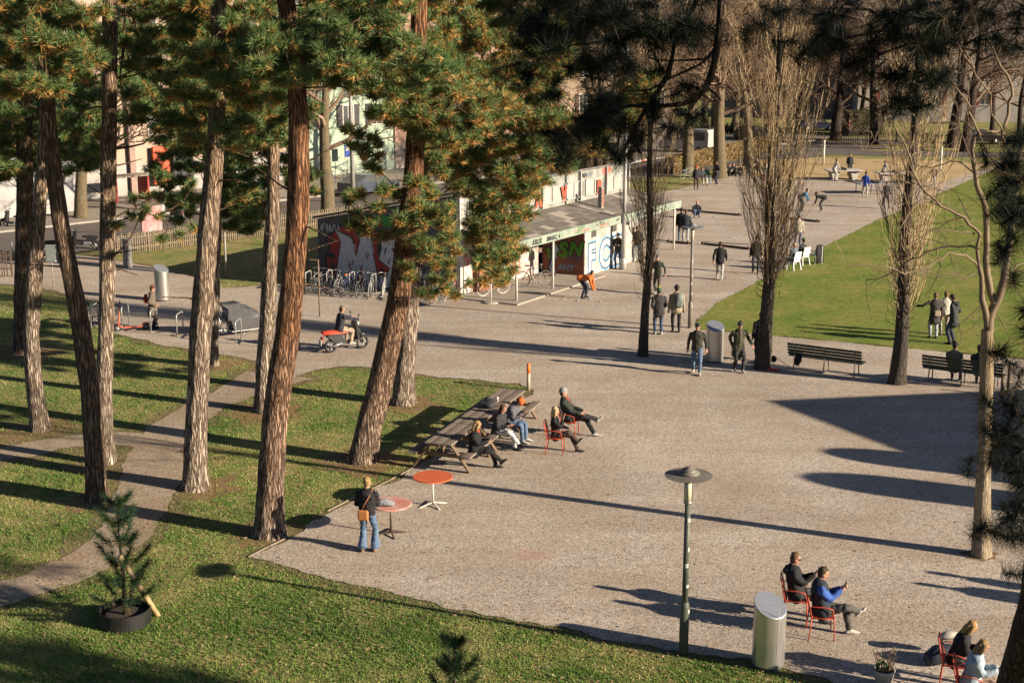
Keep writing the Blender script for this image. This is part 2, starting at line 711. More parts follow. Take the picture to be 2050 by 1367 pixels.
PLAZA = region([(500, 1115), (575, 1078), (680, 1014), (760, 975), (830, 940), (900, 892), (960, 846), (1030, 803), (1066, 784), (1040, 770), (960, 762),
                (860, 755), (760, 738), (690, 733), (630, 742), (580, 757), (530, 772), (505, 762), (515, 738), (518, 724), (430, 708), (330, 693),
                (230, 668), (175, 645), (158, 618), (238, 612), (160, 598), (110, 583), (30, 571), (-160, 560), (-160, 497), (25, 500), (200, 516), (290, 532), (400, 560),
                (450, 578), (540, 570), (640, 575), (720, 555), (1160, 430), (1250, 392), (1330, 384), (1390, 371), (1480, 350), (1520, 338),
                (1800, 365), (1990, 325), (2060, 312), (2060, 322), (1990, 340), (1870, 393), (1760, 440), (1650, 495), (1500, 575), (1435, 607), (1392, 648), (1400, 660), (1560, 674), (1700, 687),
                (1900, 706), (2060, 720), (2500, 760), (2500, 1420), (1750, 1420), (1650, 1362), (1500, 1322), (1330, 1302), (1160, 1268),
                (1050, 1247), (900, 1217), (700, 1167)])


def ribbon(pts):
    """(px, py, width in m) -> outline"""
    c = [(G(x, y).xy, w) for x, y, w in pts]
    L, Rr = [], []
    for i, (p, w) in enumerate(c):
        d = (c[min(i + 1, len(c) - 1)][0] - c[max(i - 1, 0)][0]).normalized()
        nr = Vector((-d.y, d.x))
        L.append(p + nr * w / 2)
        Rr.append(p - nr * w / 2)
    return L + Rr[::-1]


PATH1 = ribbon([(560, 750, 2.6), (490, 778, 1.5), (410, 812, 1.3), (345, 855, 1.35), (310, 905, 1.5), (300, 960, 1.5), (275, 1025, 1.35), (235, 1080, 1.3), (165, 1130, 1.25), (60, 1172, 1.3), (-80, 1205, 1.3)])
PATH2 = ribbon([(310, 885, 1.2), (230, 878, 1.1), (130, 888, 1.1), (0, 908, 1.2), (-100, 925, 1.2)])
LAWN = region([(1392, 649), (1435, 607), (1500, 575), (1650, 495), (1760, 440), (1870, 393), (1990, 340), (2060, 322), (2700, 330), (2900, 740), (2060, 719), (1900, 705), (1700, 686), (1560, 673), (1402, 659)])
SAND = region([(1470, 335), (1500, 322), (1650, 316), (1850, 322), (2010, 330), (1930, 352), (1880, 366), (1760, 362), (1600, 358), (1490, 352)])
ROAD_FAR = region([(1560, 309), (2400, 322), (2400, 312), (1560, 300)])
UA = R(48)
UV, UN = Vector((math.cos(UA), math.sin(UA))), Vector((-math.sin(UA), math.cos(UA)))
FEN = Vector((-19.1, 68.3))


def street(a, n):
    return FEN + UV * a + UN * n


STREET = [street(-60, 2.5), street(95, 2.5), street(95, 12), street(-60, 12)]
WALK = [street(-60, 12.1), street(95, 12.1), street(95, 60), street(-60, 60)]

bm = bmesh.new()
bmesh.ops.create_grid(bm, x_segments=2, y_segments=2, size=900)
me = bpy.data.meshes.new('ground')
bm.to_mesh(me)
bm.free()
me.materials.append(MATS['grass_ground'])
ground = link('ground', me)
ground.location = (0, 600, 0)
ground['kind'] = 'structure'
sheet('worn_grass', PLAZA, .004, MATS['worn_ground'], .3, 4, .22)
sheet('worn_path_edge', PATH1, .007, MATS['worn_ground'], .3, 9, .35)
sheet('worn_path_edge', PATH2, .010, MATS['worn_ground'], .3, 19, .45)
sheet('gravel_plaza', PLAZA, .018, MATS['gravel'], .15, 1)
sheet('path', PATH1, .014, MATS['path_dirt'], .12, 2)
sheet('path', PATH2, .0165, MATS['path_dirt'], .16, 3)
sheet('lawn', LAWN, .024, MATS['lawn_ground'], .08, 5)
sheet('sand_pit', SAND, .024, MATS['sand'], .2, 6)
sheet('road', STREET, .02, MATS['asphalt'], .02, 7)
sheet('road', ROAD_FAR, .03, MATS['asphalt'], .05, 8)
sheet('pavement', WALK, .10, mat('pavement', (.30, .26, .21), .9, (.22, .19, .155), 1.5, bump=.004), .0, 9)

LITTER = []
for x_, y_, r_ in ((45, 706, 1.3), (80, 861, 1.2), (196, 1001, .9), (213, 927, 1.1), (392, 977, 1.0), (426, 732, .8), (526, 823, 1.2), (540, 1071, .9), (725, 922, 1.2), (807, 808, 1.1), (1965, 1113, .34)):
    c_ = G(x_, y_).xy
    q_ = [c_ + Vector((math.cos(k * .3142) * r_ * (1 + .25 * math.sin(k * 1.9 + x_)), math.sin(k * .3142) * r_ * (1 + .25 * math.cos(k * 1.3 + y_)))) for k in range(20)]
    LITTER.append(q_)
    sheet('needle_litter', q_, .0025 + .0002 * (x_ % 7) + (.02 if x_ == 1965 else 0), MATS['litter_ground'], .22, x_)

# grass blades and fallen leaves that nobody could count
def scatter_blades():
    n = 400000
    py = npr.uniform(560, 1420, n)
    # equal density per picture area, thinned far away
    px = npr.uniform(-60, 1720, n)
    m2 = npr.random(n) < .28
    px = np.where(m2, npr.uniform(1380, 2110, n), px)
    py = np.where(m2, npr.uniform(430, 720, n), py)
    a, b = px - 1025, 683.5 - py
    dx, dy, dz = a, F * CT + b * ST, -F * ST + b * CT
    t = -CAM_H / dz
    x, y = dx * t, dy * t
    xj, yj = x + npr.normal(0, .13, len(x)), y + npr.normal(0, .13, len(x))
    bad = in_poly(xj, yj, PLAZA) | in_poly(xj, yj, PATH1) | in_poly(xj, yj, PATH2)
    lawn = in_poly(x, y, LAWN)
    inb = in_poly(x, y, [street(-60, 0), street(95, 0), street(95, 60), street(-60, 60)])
    for q in LITTER:
        bad |= in_poly(x, y, q) & (npr.random(len(x)) < .6)
    keep = (~inb) & ((~bad) | lawn)
    # a few stray tufts on the edges
    x, y, lawn = x[keep], y[keep], lawn[keep]
    k = len(x)
    pn = np.array([noise.noise(Vector((xx * .45, yy * .45, .5))) + .7 * noise.noise(Vector((xx * 1.9, yy * 1.9, 4.5))) for xx, yy in zip(x, y)])
    h = npr.uniform(.012, .038, k) * np.where(lawn, .8, 1.0) * (1 + .5 * np.clip(-pn, -.5, 1)) * (1 + y / 90)
    wd = npr.uniform(.006, .013, k) * (1 + y / 55)
    an = npr.uniform(0, 2 * np.pi, k)
    le = npr.uniform(.1, .9, k) * h
    la = npr.uniform(0, 2 * np.pi, k)
    V = np.zeros((k, 3, 3), np.float32)
    V[:, 0, 0] = x - np.cos(an) * wd
    V[:, 0, 1] = y - np.sin(an) * wd
    V[:, 1, 0] = x + np.cos(an) * wd
    V[:, 1, 1] = y + np.sin(an) * wd
    V[:, 2, 0] = x + np.cos(la) * le
    V[:, 2, 1] = y + np.sin(la) * le
    V[:, 2, 2] = h
    V[:, :2, 2] = .0
    tint = np.clip(.31 + .55 * pn + npr.normal(0, .2, k) + np.where(lawn, .16, 0), 0, 1)
    o = link('grass', np_mesh('grass', V.reshape(-1, 3), np.arange(3 * k).reshape(-1, 3), [BLADE], tint))
    tag(o, 'short green and straw coloured grass blades over the lawns', 'grass', kind='stuff')


def scatter_leaves():
    n = 7000
    py = npr.uniform(640, 1400, n)
    px = npr.uniform(-40, 2090, n)
    P = np.array([G(a, b)[:2] for a, b in zip(px, py)])
    dense = in_poly(P[:, 0], P[:, 1], PLAZA)
    keep = (~dense) | (npr.random(n) < .4)
    P = P[keep]
    k = len(P)
    V = np.zeros((k, 4, 3), np.float32)
    s = npr.uniform(.014, .045, k)
    an = npr.uniform(0, 6.28, k)
    for j, (rr, da) in enumerate(((1, 0), (.5, 1.5), (1, 3.14), (.55, 4.6))):
        V[:, j, 0] = P[:, 0] + np.cos(an + da) * s * rr
        V[:, j, 1] = P[:, 1] + np.sin(an + da) * s * rr
        V[:, j, 2] = .03 + npr.uniform(0, .018, k)
    o = link('fallen_leaves', np_mesh('fallen_leaves', V.reshape(-1, 3), np.arange(4 * k).reshape(-1, 4), [LEAF], npr.random(k)))
    tag(o, 'small brown fallen leaves strewn over grass and gravel', 'leaves', kind='stuff')


scatter_blades()
scatter_leaves()

# timber edging boards along the plaza
def edging(pxs, label):
    t = thing('edging_board', G(*pxs[0]), 0, label, 'edging')
    o = t.location.copy()
    for a, b in zip(pxs[:-1], pxs[1:]):
        MB().bar(G(*a) - o + Vector((0, 0, .0)), G(*b) - o + Vector((0, 0, .0)), .035, .07, bev=.006).build('board', mat('edging_wood', (.26, .21, .155), .9, (.17, .13, .09), 9), t)


edging([(497, 1116), (535, 1096), (575, 1077)], 'weathered timber edging beside the thick pine foot near the woman in jeans')
edging([(655, 1024), (700, 1001), (760, 972), (826, 938)], 'weathered timber edging running behind the first round table to the picnic tables')


# ------------------------------------------------------------------ trees
def trunk_mesh(name, pts, radii, m, origin, seg=22, step=.13, rough=.10, flare=1.55, seed=0):
    """pts world points, radii metres; bark ridges and a flared foot are real relief"""
    S = spline([tuple(p) + (r,) for p, r in zip(pts, radii)], step)
    vs, fs = [], []
    n = len(S)
    acc = 0.0
    for i, q in enumerate(S):
        p = Vector(q[:3])
        d = Vector(S[min(i + 1, n - 1)][:3]) - Vector(S[max(i - 1, 0)][:3])
        d.normalize()
        sx = d.cross(Vector((0, 1, 0))).normalized()
        sy = d.cross(sx)
        if i:
            acc += (p - Vector(S[i - 1][:3])).length
        fl = 1 + (flare - 1) * math.exp(-acc / .28)
        for j in range(seg):
            t = 2 * math.pi * j / seg
            c, s_ = math.cos(t), math.sin(t)
            w = noise.noise(Vector((c * 3.2 + seed, s_ * 3.2, acc * .55)))
            w2 = noise.noise(Vector((c * 7 + seed, s_ * 7, acc * 1.6 + 9)))
            lobes = 1 + (fl - 1) * (.6 + .8 * noise.noise(Vector((c * 1.7 + seed, s_ * 1.7, 5))))
            rr = q[3] * lobes * (1 + rough * w * 1.3 + rough * w2)
            vs.append(p + (sx * c + sy * s_) * rr - origin)
    for i in range(n - 1):
        for j in range(seg):
            a, b = i * seg + j, i * seg + (j + 1) % seg
            fs.append((a, b, b + seg, a + seg))
    me = np_mesh(name, [tuple(v) for v in vs], fs, [m], smooth=True)
    return me


def tufts(C, D, L, nn, width, rng, brown=.35, spread=1.0):
    """needle tufts: each needle one slim triangle; older needles towards the base are brown"""
    N = len(C)
    C = np.repeat(C, nn, 0)
    D = np.repeat(D, nn, 0)
    k = N * nn
    t = rng.random(k)
    base = C - D * (t * L * .95)[:, None]
    rv = rng.normal(size=(k, 3))
    rv -= D * (rv * D).sum(1)[:, None]
    rv /= np.linalg.norm(rv, axis=1)[:, None] + 1e-9
    ph = np.radians(rng.uniform(12, 62, k) + t * 22) * spread
    d = D * np.cos(ph)[:, None] + rv * np.sin(ph)[:, None]
    d[:, 2] -= .10 + .35 * t * (rng.random(k))
    d /= np.linalg.norm(d, axis=1)[:, None]
    ln = L * rng.uniform(.7, 1.1, k)
    tip = base + d * ln[:, None]
    sd = np.cross(d, rng.normal(size=(k, 3)))
    sd /= np.linalg.norm(sd, axis=1)[:, None] + 1e-9
    sd *= width
    V = np.stack([base - sd, base + sd, tip], 1).reshape(-1, 3)
    br = np.repeat(rng.random(N) * .55 + brown - .30, nn)
    tint = np.clip(rng.normal(.22, .12, k) + np.clip((t - (1.0 - br)) * 3.2, 0, .75), 0, 1)
    return V, tint


def pine(base_px, pts, bark, clumps, label, seed, brown=.36, top=None, need=29, rscale=1.0, depth_y=None, extra=None, stubs=7, dens0=1.0, group='tall pines on the left lawn'):
    """base_px foot in the photograph; pts [(px, py, width px)] up the stem; clumps [(px, py, r px, dy)]"""
    rng = np.random.default_rng(seed)
    rr = random.Random(seed)
    foot = G(*base_px)
    Y = foot.y
    dens0 *= min(1.0, (31 / Y) ** 2)
    rscale *= max(1.0, (Y / 31) ** .55)
    P, W = [], []
    for i, (x, y, w) in enumerate(pts):
        p = AT(x, y, Y) if i else foot.copy() - Vector((0, 0, .12))
        P.append(p)
        W.append(w * mpp(x, y, Y) / 2)
    d = (P[-1] - P[-2]).normalized()
    last = P[-1]
    hgt = 17.5 + rr.uniform(-1.5, 1.5)
    while P[-1].z < hgt - 1:
        d = (d + Vector((0, 0, .35))).normalized()
        P.append(P[-1] + d * 1.6)
        W.append(max(.05, W[-1] - .022))
    root = thing('pine_tree', foot, 0, label, 'pine tree', group)
    o = link('trunk', trunk_mesh('trunk', P, W, BARK[bark], foot, seed=seed), root)
    tw = MB()
    C, D = [], []
    hubs = []
    stem = [Vector(q[:3]) for q in spline([tuple(p) for p in P], .3)]
    clumps = sorted(clumps, key=lambda q: abs(q[0] - min(pts, key=lambda w: abs(w[1] - q[1]))[0]))

    def clump(c, r, dens=1.0):
        # limb from the stem, then twigs to the tufts
        cand = [s for s in stem if s.z < c.z + .3] or stem
        a = min(cand, key=lambda s: (s - c).length + abs((c.z - s.z) - (s - c).xy.length * .45) * .6)
        near = min(hubs, key=lambda s: (s - c).length) if hubs else None
        if near is not None and (near - c).length < .7 * (a - c).length:
            a = near
        hubs.append(c)
        mid = (a + c) / 2 + Vector((rr.uniform(-.2, .2), rr.uniform(-.2, .2), -.12 * (a - c).length * rr.uniform(0, 1)))
        S = [Vector(q[:3]) for q in spline([tuple(a), tuple(mid), tuple(c)], .45)]
        L = (a - c).length
        r0 = min(.05, .014 + .011 * L)
        tw.tube(S, [r0 + (.014 - r0) * i / max(1, len(S) - 1) for i in range(len(S))], 5, cap=False)
        n = max(6, int(44 * (r / .45) ** 2 * dens * dens0))
        for i in range(n):
            v = Vector(rng.normal(size=3))
            v.normalize()
            if v.z < -.25:
                v.z *= -.6
            q = c + Vector((v.x, v.y, v.z * .8)) * r * (rng.random() ** .45) * (.75 + .6 * noise.noise(v * 1.4 + c))
            dd = (Vector((v.x, v.y, v.z * .5 + .42)) + Vector(rng.normal(size=3)) * .35).normalized()
            C.append(q)
            D.append(dd)
            if rng.random() < .14:
                tw.tube([c + (q - c) * .1, (c + q) / 2 + Vector((0, 0, -.06 * r)), q - dd * .1], [.010, .008, .006], 3, cap=False)

    for cx, cy, r, dy in clumps:
        clump(AT(cx, cy, Y + dy), r * mpp(cx, cy, Y + dy))
    if extra is None:
        extra = 22
    for i in range(extra):               # the crown above the frame
        z = rr.uniform(13.2, hgt + .6)
        s = min(stem, key=lambda q: abs(q.z - z))
        an, q = rr.uniform(0, 6.28), rr.uniform(.3, 3.2) * (1 - .5 * (z - 12) / (hgt - 11))
        clump(Vector((s.x + math.cos(an) * q, s.y + math.sin(an) * q, z)), rr.uniform(.6, 1.0), .5)
    for i in range(stubs):
        s = stem[int(len(stem) * rr.uniform(.25, .6))]
        an = rr.uniform(0, 6.28)
        v = Vector((math.cos(an), math.sin(an), rr.uniform(-.1, .5)))
        tw.tube([s, s + v * .35, s + v * rr.uniform(.6, 1.1) + Vector((0, 0, rr.uniform(-.2, .15)))], [.03, .02, .008], 4, cap=False)
    C = np.array([tuple(c) for c in C])
    D = np.array([tuple(c) for c in D])
    V, tint = tufts(C, D, .20 * rscale, need, .0094 * max(1.0, (Y / 31) ** .9), rng, brown + .07)
    V -= np.array(tuple(foot))
    link('crown', np_mesh('crown', V, np.arange(len(V)).reshape(-1, 3), [NEEDLE], tint), root)
    me = tw.mesh('branches', BARK['pine_brown'])
    me.transform(Matrix.Translation(-foot))
    link('branches', me, root)['kind'] = 'stuff'
    return root


def fill(poly, n, r0, r1, dy0, dy1, seed):
    """n clumps spread over an outline of the photograph"""
    rr = random.Random(seed)
    xs, ys = [p[0] for p in poly], [p[1] for p in poly]
    out, tries = [], 0
    n = int(n * 2.5)
    while len(out) < n and tries < n * 60:
        tries += 1
        x, y, r = rr.uniform(min(xs), max(xs)), rr.uniform(min(ys), max(ys)), rr.uniform(r0, r1) * 1.12
        if not in_poly(np.array([x]), np.array([y]), poly)[0]:
            continue
        if any((x - a) ** 2 + (y - b) ** 2 < (.34 * (r + q)) ** 2 for a, b, q, _ in out) and tries < n * 30:
            continue
        out.append((x, y, r, rr.uniform(dy0, dy1)))
    return out


pine((45, 706), [(45, 706, 34), (45, 600, 33), (48, 480, 33), (50, 360, 32), (47, 220, 30), (45, 80, 28), (44, -60, 26)], 'pine_brown',
     fill([(-60, 190), (50, 240), (185, 150), (205, 300), (190, 345), (120, 330), (100, 370), (60, 335), (-60, 380)], 20, 24, 42, -2.5, 3, 11) + [(25, 345, 30, 1), (135, 345, 26, 2)] + fill([(-40, 100), (200, 120), (210, 330), (-40, 340)], 10, 36, 56, 4, 9, 311),
     'brown pine trunk furthest to the left, upright on the shaded lawn', 1, .22)
pine((80, 861), [(80, 861, 34), (70, 780, 33), (64, 690, 32), (68, 560, 30), (78, 430, 27), (86, 330, 24), (92, 200, 22), (96, 60, 20), (98, -60, 18)], 'pine_grey',
     fill([(-50, -40), (80, -40), (70, 120), (40, 200), (-50, 190)], 9, 34, 50, -2, 2, 12),
     'slim pale pine trunk with a bent foot, second from the left', 2, .3, stubs=1)
pine((196, 1001), [(196, 1001, 42), (189, 900, 40), (180, 780, 38), (162, 660, 36), (143, 560, 34), (122, 450, 32), (107, 330, 31), (96, 220, 29), (87, 110, 27), (78, 0, 26), (70, -90, 25)], 'pine_brown',
     fill([(-40, -50), (205, -50), (200, 110), (150, 200), (90, 170), (20, 200), (-40, 160)], 17, 34, 54, -2.2, 1.6, 13) + [(40, 180, 36, -1), (25, 160, 34, -1.5), (160, 90, 36, -1.6)],
     'dark pine trunk leaning left that forks off beside a pale stem', 3, .42, stubs=2)
pine((213, 927), [(213, 927, 31), (211, 850, 30), (209, 760, 30), (213, 650, 30), (215, 540, 31), (216, 420, 31), (217, 300, 31), (220, 160, 29), (221, 40, 28), (222, -80, 27)], 'pine_grey',
     fill([(240, -50), (345, -50), (420, 130), (405, 250), (340, 290), (290, 240), (245, 200)], 15, 28, 46, -1, 4, 14) + fill([(240, 385), (400, 360), (398, 465), (340, 480), (250, 460)], 5, 13, 20, -1, 2, 114) + [(232, 450, 20, -.6), (262, 432, 17, -.6), (292, 418, 20, -.8), (318, 432, 16, -.8), (300, 392, 16, -.5), (345, 400, 20, .5), (325, 350, 24, .6)],
     'straight pale pine trunk in the upright left group, mottled with shade', 4, .3)
pine((392, 977), [(392, 977, 50), (392, 900, 46), (396, 790, 43), (402, 660, 42), (412, 520, 40), (422, 400, 38), (431, 300, 35), (436, 180, 32), (437, 60, 30), (437, -80, 28)], 'pine_grey',
     fill([(345, -50), (560, -50), (555, 190), (520, 250), (480, 300), (430, 290), (390, 300), (345, 240), (360, 130)], 26, 32, 50, -2, 2.4, 15),
     'broad pale pine trunk standing right beside the dirt path', 5, .38)
pine((426, 732), [(426, 732, 20), (428, 640, 20), (431, 520, 20), (436, 380, 19), (442, 240, 18), (447, 60, 16), (449, -60, 15)], 'pine_grey',
     fill([(440, 300), (535, 250), (540, 420), (500, 480), (450, 460)], 22, 20, 34, -1.5, 3, 16) + fill([(300, 260), (400, 300), (395, 420), (350, 450), (310, 400)], 6, 22, 32, -1, 3, 17) + fill([(560, 300), (640, 330), (640, 390), (590, 400)], 4, 18, 26, -1, 2, 18) + fill([(240, 60), (560, 40), (560, 300), (470, 330), (300, 260), (240, 290)], 15, 34, 54, 3, 9, 318),
     'thin pine stem half hidden behind the broad pale trunk by the path', 6, .2)
pine((526, 823), [(526, 823, 35), (529, 740, 34), (535, 640, 31), (541, 520, 29), (546, 400, 26), (547, 290, 24), (544, 180, 22), (538, 60, 20), (534, -60, 19)], 'pine_grey',
     fill([(480, 170), (590, 160), (620, 240), (590, 290), (500, 300), (470, 250)], 12, 24, 40, -1.5, 1.5, 19)
     + fill([(590, -40), (720, -40), (700, 40), (600, 20)], 4, 30, 40, 1, 4, 319),
     'slender pale pine trunk curving up close behind the thick reddish one', 7, .2)
pine((540, 1071), [(540, 1071, 60), (541, 1010, 54), (544, 930, 52), (556, 800, 50), (571, 690, 48), (586, 570, 46), (595, 450, 44), (598, 330, 41), (596, 210, 39), (588, 110, 37), (574, 10, 35), (560, -90, 33)], 'pine_red',
     fill([(485, 95), (560, 55), (660, 45), (760, 65), (860, 100), (900, 140), (840, 190), (760, 190), (690, 170), (600, 165), (500, 165)], 22, 30, 46, -1.6, .5, 20) + fill([(600, -50), (840, -50), (800, 60), (640, 40)], 9, 34, 48, -1, 2, 21),
     'thickest reddish pine trunk with a scarred swollen foot by the gravel', 8, .26)
pine((725, 922), [(725, 922, 56), (738, 860, 52), (756, 790, 50), (776, 700, 47), (797, 600, 45), (812, 500, 43), (824, 390, 40), (832, 270, 37), (837, 140, 34), (839, 10, 32), (839, -90, 30)], 'pine_red',
     fill([(830, 130), (960, 160), (1005, 210), (990, 265), (900, 290), (840, 280), (760, 230), (740, 200)], 17, 28, 44, -2.4, .6, 22)
     + fill([(690, 395), (760, 370), (850, 360), (900, 410), (905, 480), (850, 510), (780, 480), (700, 460)], 11, 20, 32, -1.6, .2, 23)
     + fill([(800, 480), (905, 470), (930, 540), (880, 600), (815, 590), (800, 530)], 7, 16, 26, -1.8, -.6, 24) + [(915, 590, 20, -1.2), (938, 565, 16, -1.1), (890, 575, 22, -1.4)]
     + fill([(850, 0), (900, 0), (900, 120), (860, 120)], 4, 30, 40, 1, 4, 325) + fill([(690, 250), (760, 280), (760, 350), (720, 330)], 4, 18, 26, 0, 1.5, 25),
     'reddish pine trunk leaning strongly right beside the picnic tables', 9, .5)
pine((807, 808), [(807, 808, 44), (810, 740, 42), (815, 660, 41), (822, 570, 39), (830, 470, 37), (842, 360, 34), (860, 240, 31), (880, 120, 28), (890, 0, 26), (896, -90, 24)], 'pine_grey',
     fill([(880, -50), (1130, -50), (1145, 140), (1090, 220), (1160, 240), (1230, 180), (1300, 150), (1300, 195), (1240, 260), (1160, 320), (1090, 360), (1050, 400), (960, 420), (890, 360), (850, 300), (980, 270), (1010, 200), (900, 130)], 84, 26, 44, -3, 3.5, 26)
     + fill([(950, 400), (1050, 390), (1055, 450), (1035, 520), (1010, 575), (960, 560), (945, 470)], 17, 20, 34, -2, 1, 27),
     'pale pine trunk crossing behind the leaning one, with the wide crown before the clubhouse', 10, .5, extra=30)

BG = 'darker pines behind the left group'
pine((405, 546), [(405, 546, 16), (410, 430, 16), (420, 250, 14), (425, -60, 11)], 'pine_brown', fill([(300, -30), (560, -30), (565, 320), (500, 420), (450, 455), (340, 370), (290, 250)], 17, 24, 36, -1.5, 2, 71), 'background pine right behind the broad pale trunk by the path', 21, .3, need=26, dens0=1.3, rscale=1.0, extra=6, group=BG)
pine((214, 521), [(214, 521, 16), (214, 400, 16), (212, 250, 14), (210, -60, 11)], 'pine_brown', fill([(95, -30), (335, -30), (335, 270), (290, 285), (230, 290), (200, 335), (100, 335)], 16, 24, 36, -1.5, 2, 72), 'background pine hidden behind the straight left trunk', 22, .3, need=26, dens0=1.3, rscale=1.0, extra=6, group=BG)
pine((592, 566), [(592, 566, 16), (596, 400, 16), (600, 250, 14), (604, -60, 11)], 'pine_brown', fill([(540, -30), (740, -30), (700, 150), (640, 190), (600, 270), (545, 280)], 10, 24, 34, -1.5, 2, 73), 'background pine hidden behind the thick reddish trunk', 23, .3, need=26, dens0=1.3, rscale=1.0, extra=6, group=BG)
pine((47, 530), [(47, 530, 15), (47, 400, 15), (46, 250, 14), (45, -60, 11)], 'pine_brown', fill([(-60, 100), (115, 100), (125, 330), (60, 350), (-60, 355)], 10, 24, 36, -1.5, 2, 74), 'background pine hidden behind the furthest left trunk', 24, .3, need=26, dens0=1.3, rscale=1.0, extra=6, group=BG)


# young pines
def young_pine(foot, h, label, seed, whorls=6, lowest=.22, dark=True):
    rng = np.random.default_rng(seed)
    root = thing('young_pine', foot, 0, label, 'pine tree')
    tw = MB()
    tw.tube([(0, 0, -.02), (.01, 0, h * .4), (-.02, .01, h * .75), (0, 0, h)], [h * .016, h * .013, h * .009, .006], 7)
    tw.build('trunk', BARK['dark'], root)
    C, D = [], []
    bb = MB()
    for w in range(whorls):
        f = w / (whorls - 1)
        z = h * (lowest + (1 - lowest) * f * .93)
        L = h * (.25 - .17 * f) * rng.uniform(.85, 1.15)
        for k in range(5 if f < .9 else 3):
            a = 6.283 * k / 5 + w * .8 + rng.uniform(-.3, .3)
            LL = L * rng.uniform(.7, 1.15)
            v = Vector((math.cos(a), math.sin(a), 0))
            p1 = Vector((0, 0, z)) + v * LL * .55 + Vector((0, 0, -.02 + .1 * f))
            p2 = Vector((0, 0, z)) + v * LL + Vector((0, 0, LL * (.32 + .5 * f)))
            bb.tube([(0, 0, z), p1, p2], [.011, .008, .004], 4, cap=False)
            for t in (.45, .65, .82, 1.0):
                q = p1.lerp(p2, (t - .5) * 2) if t > .5 else Vector((0, 0, z)).lerp(p1, t * 2)
                dd = (p2 - p1).normalized() + Vector((0, 0, .35))
                C.append(q)
                D.append(dd.normalized())
    for t in (.8, .88, .95, 1.0):
        C.append(Vector((0, 0, h * t)))
        D.append(Vector((0, 0, 1)))
    bb.build('branches', BARK['dark'], root)
    V, tint = tufts(np.array([tuple(c) for c in C]), np.array([tuple(c) for c in D]), .17, 80, .0042, rng, .16)
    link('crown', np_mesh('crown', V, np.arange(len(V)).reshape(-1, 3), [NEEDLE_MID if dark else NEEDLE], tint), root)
    return root


yp = G(252, 1250)
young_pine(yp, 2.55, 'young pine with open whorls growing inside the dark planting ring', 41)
RS = .86
rg = thing('planting_ring', G(251, 1246), 0, 'low dark metal planting ring around the young pine, filled with soil', 'planter')
MB().lathe([(.485, 0), (.485, .30), (.47, .305), (.46, .30), (.455, .2)], 40, 0, smooth=False).build('ring', mat('shaded_ring', (.007, .0068, .0065), .6, (.016, .0145, .013), 5, bump=.003), rg)  # metal colour deepened to stand in for the shade on the ring
MB().lathe([(.455, .0), (.455, .2), (.3, .21), (.01, .22)], 32, 0).build('soil', mat('dark_soil', (.03, .024, .018), .95, (.06, .045, .03), 20, bump=.01), rg)
st = thing('support_stake', G(318, 1232), 0, 'round peeled wooden stake propped against the young pine', 'stake')
p0, p1 = G(318, 1232), AT(240, 1113, yp.y - .12)
MB().tube([Vector((0, 0, -.03)), p1 - p0], [.052, .05], 10).build('pole', mat('peeled_wood', (.56, .42, .22), .7, (.36, .25, .12), 3, stretch=(6, 6, 1)), st)
MB().tube([(p1 - p0) * .66 - Vector((.06, 0, 0)), (p1 - p0) * .7 + Vector((.06, 0, .02))], .02, 6).build('strap', mat('strap', (.25, .16, .08), .9), st)
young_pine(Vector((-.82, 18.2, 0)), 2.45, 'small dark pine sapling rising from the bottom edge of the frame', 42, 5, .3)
young_pine(Vector((-1.55, 17.6, 0)), 1.75, 'smallest dark sapling, only its tip showing at the bottom edge', 43, 4, .35)


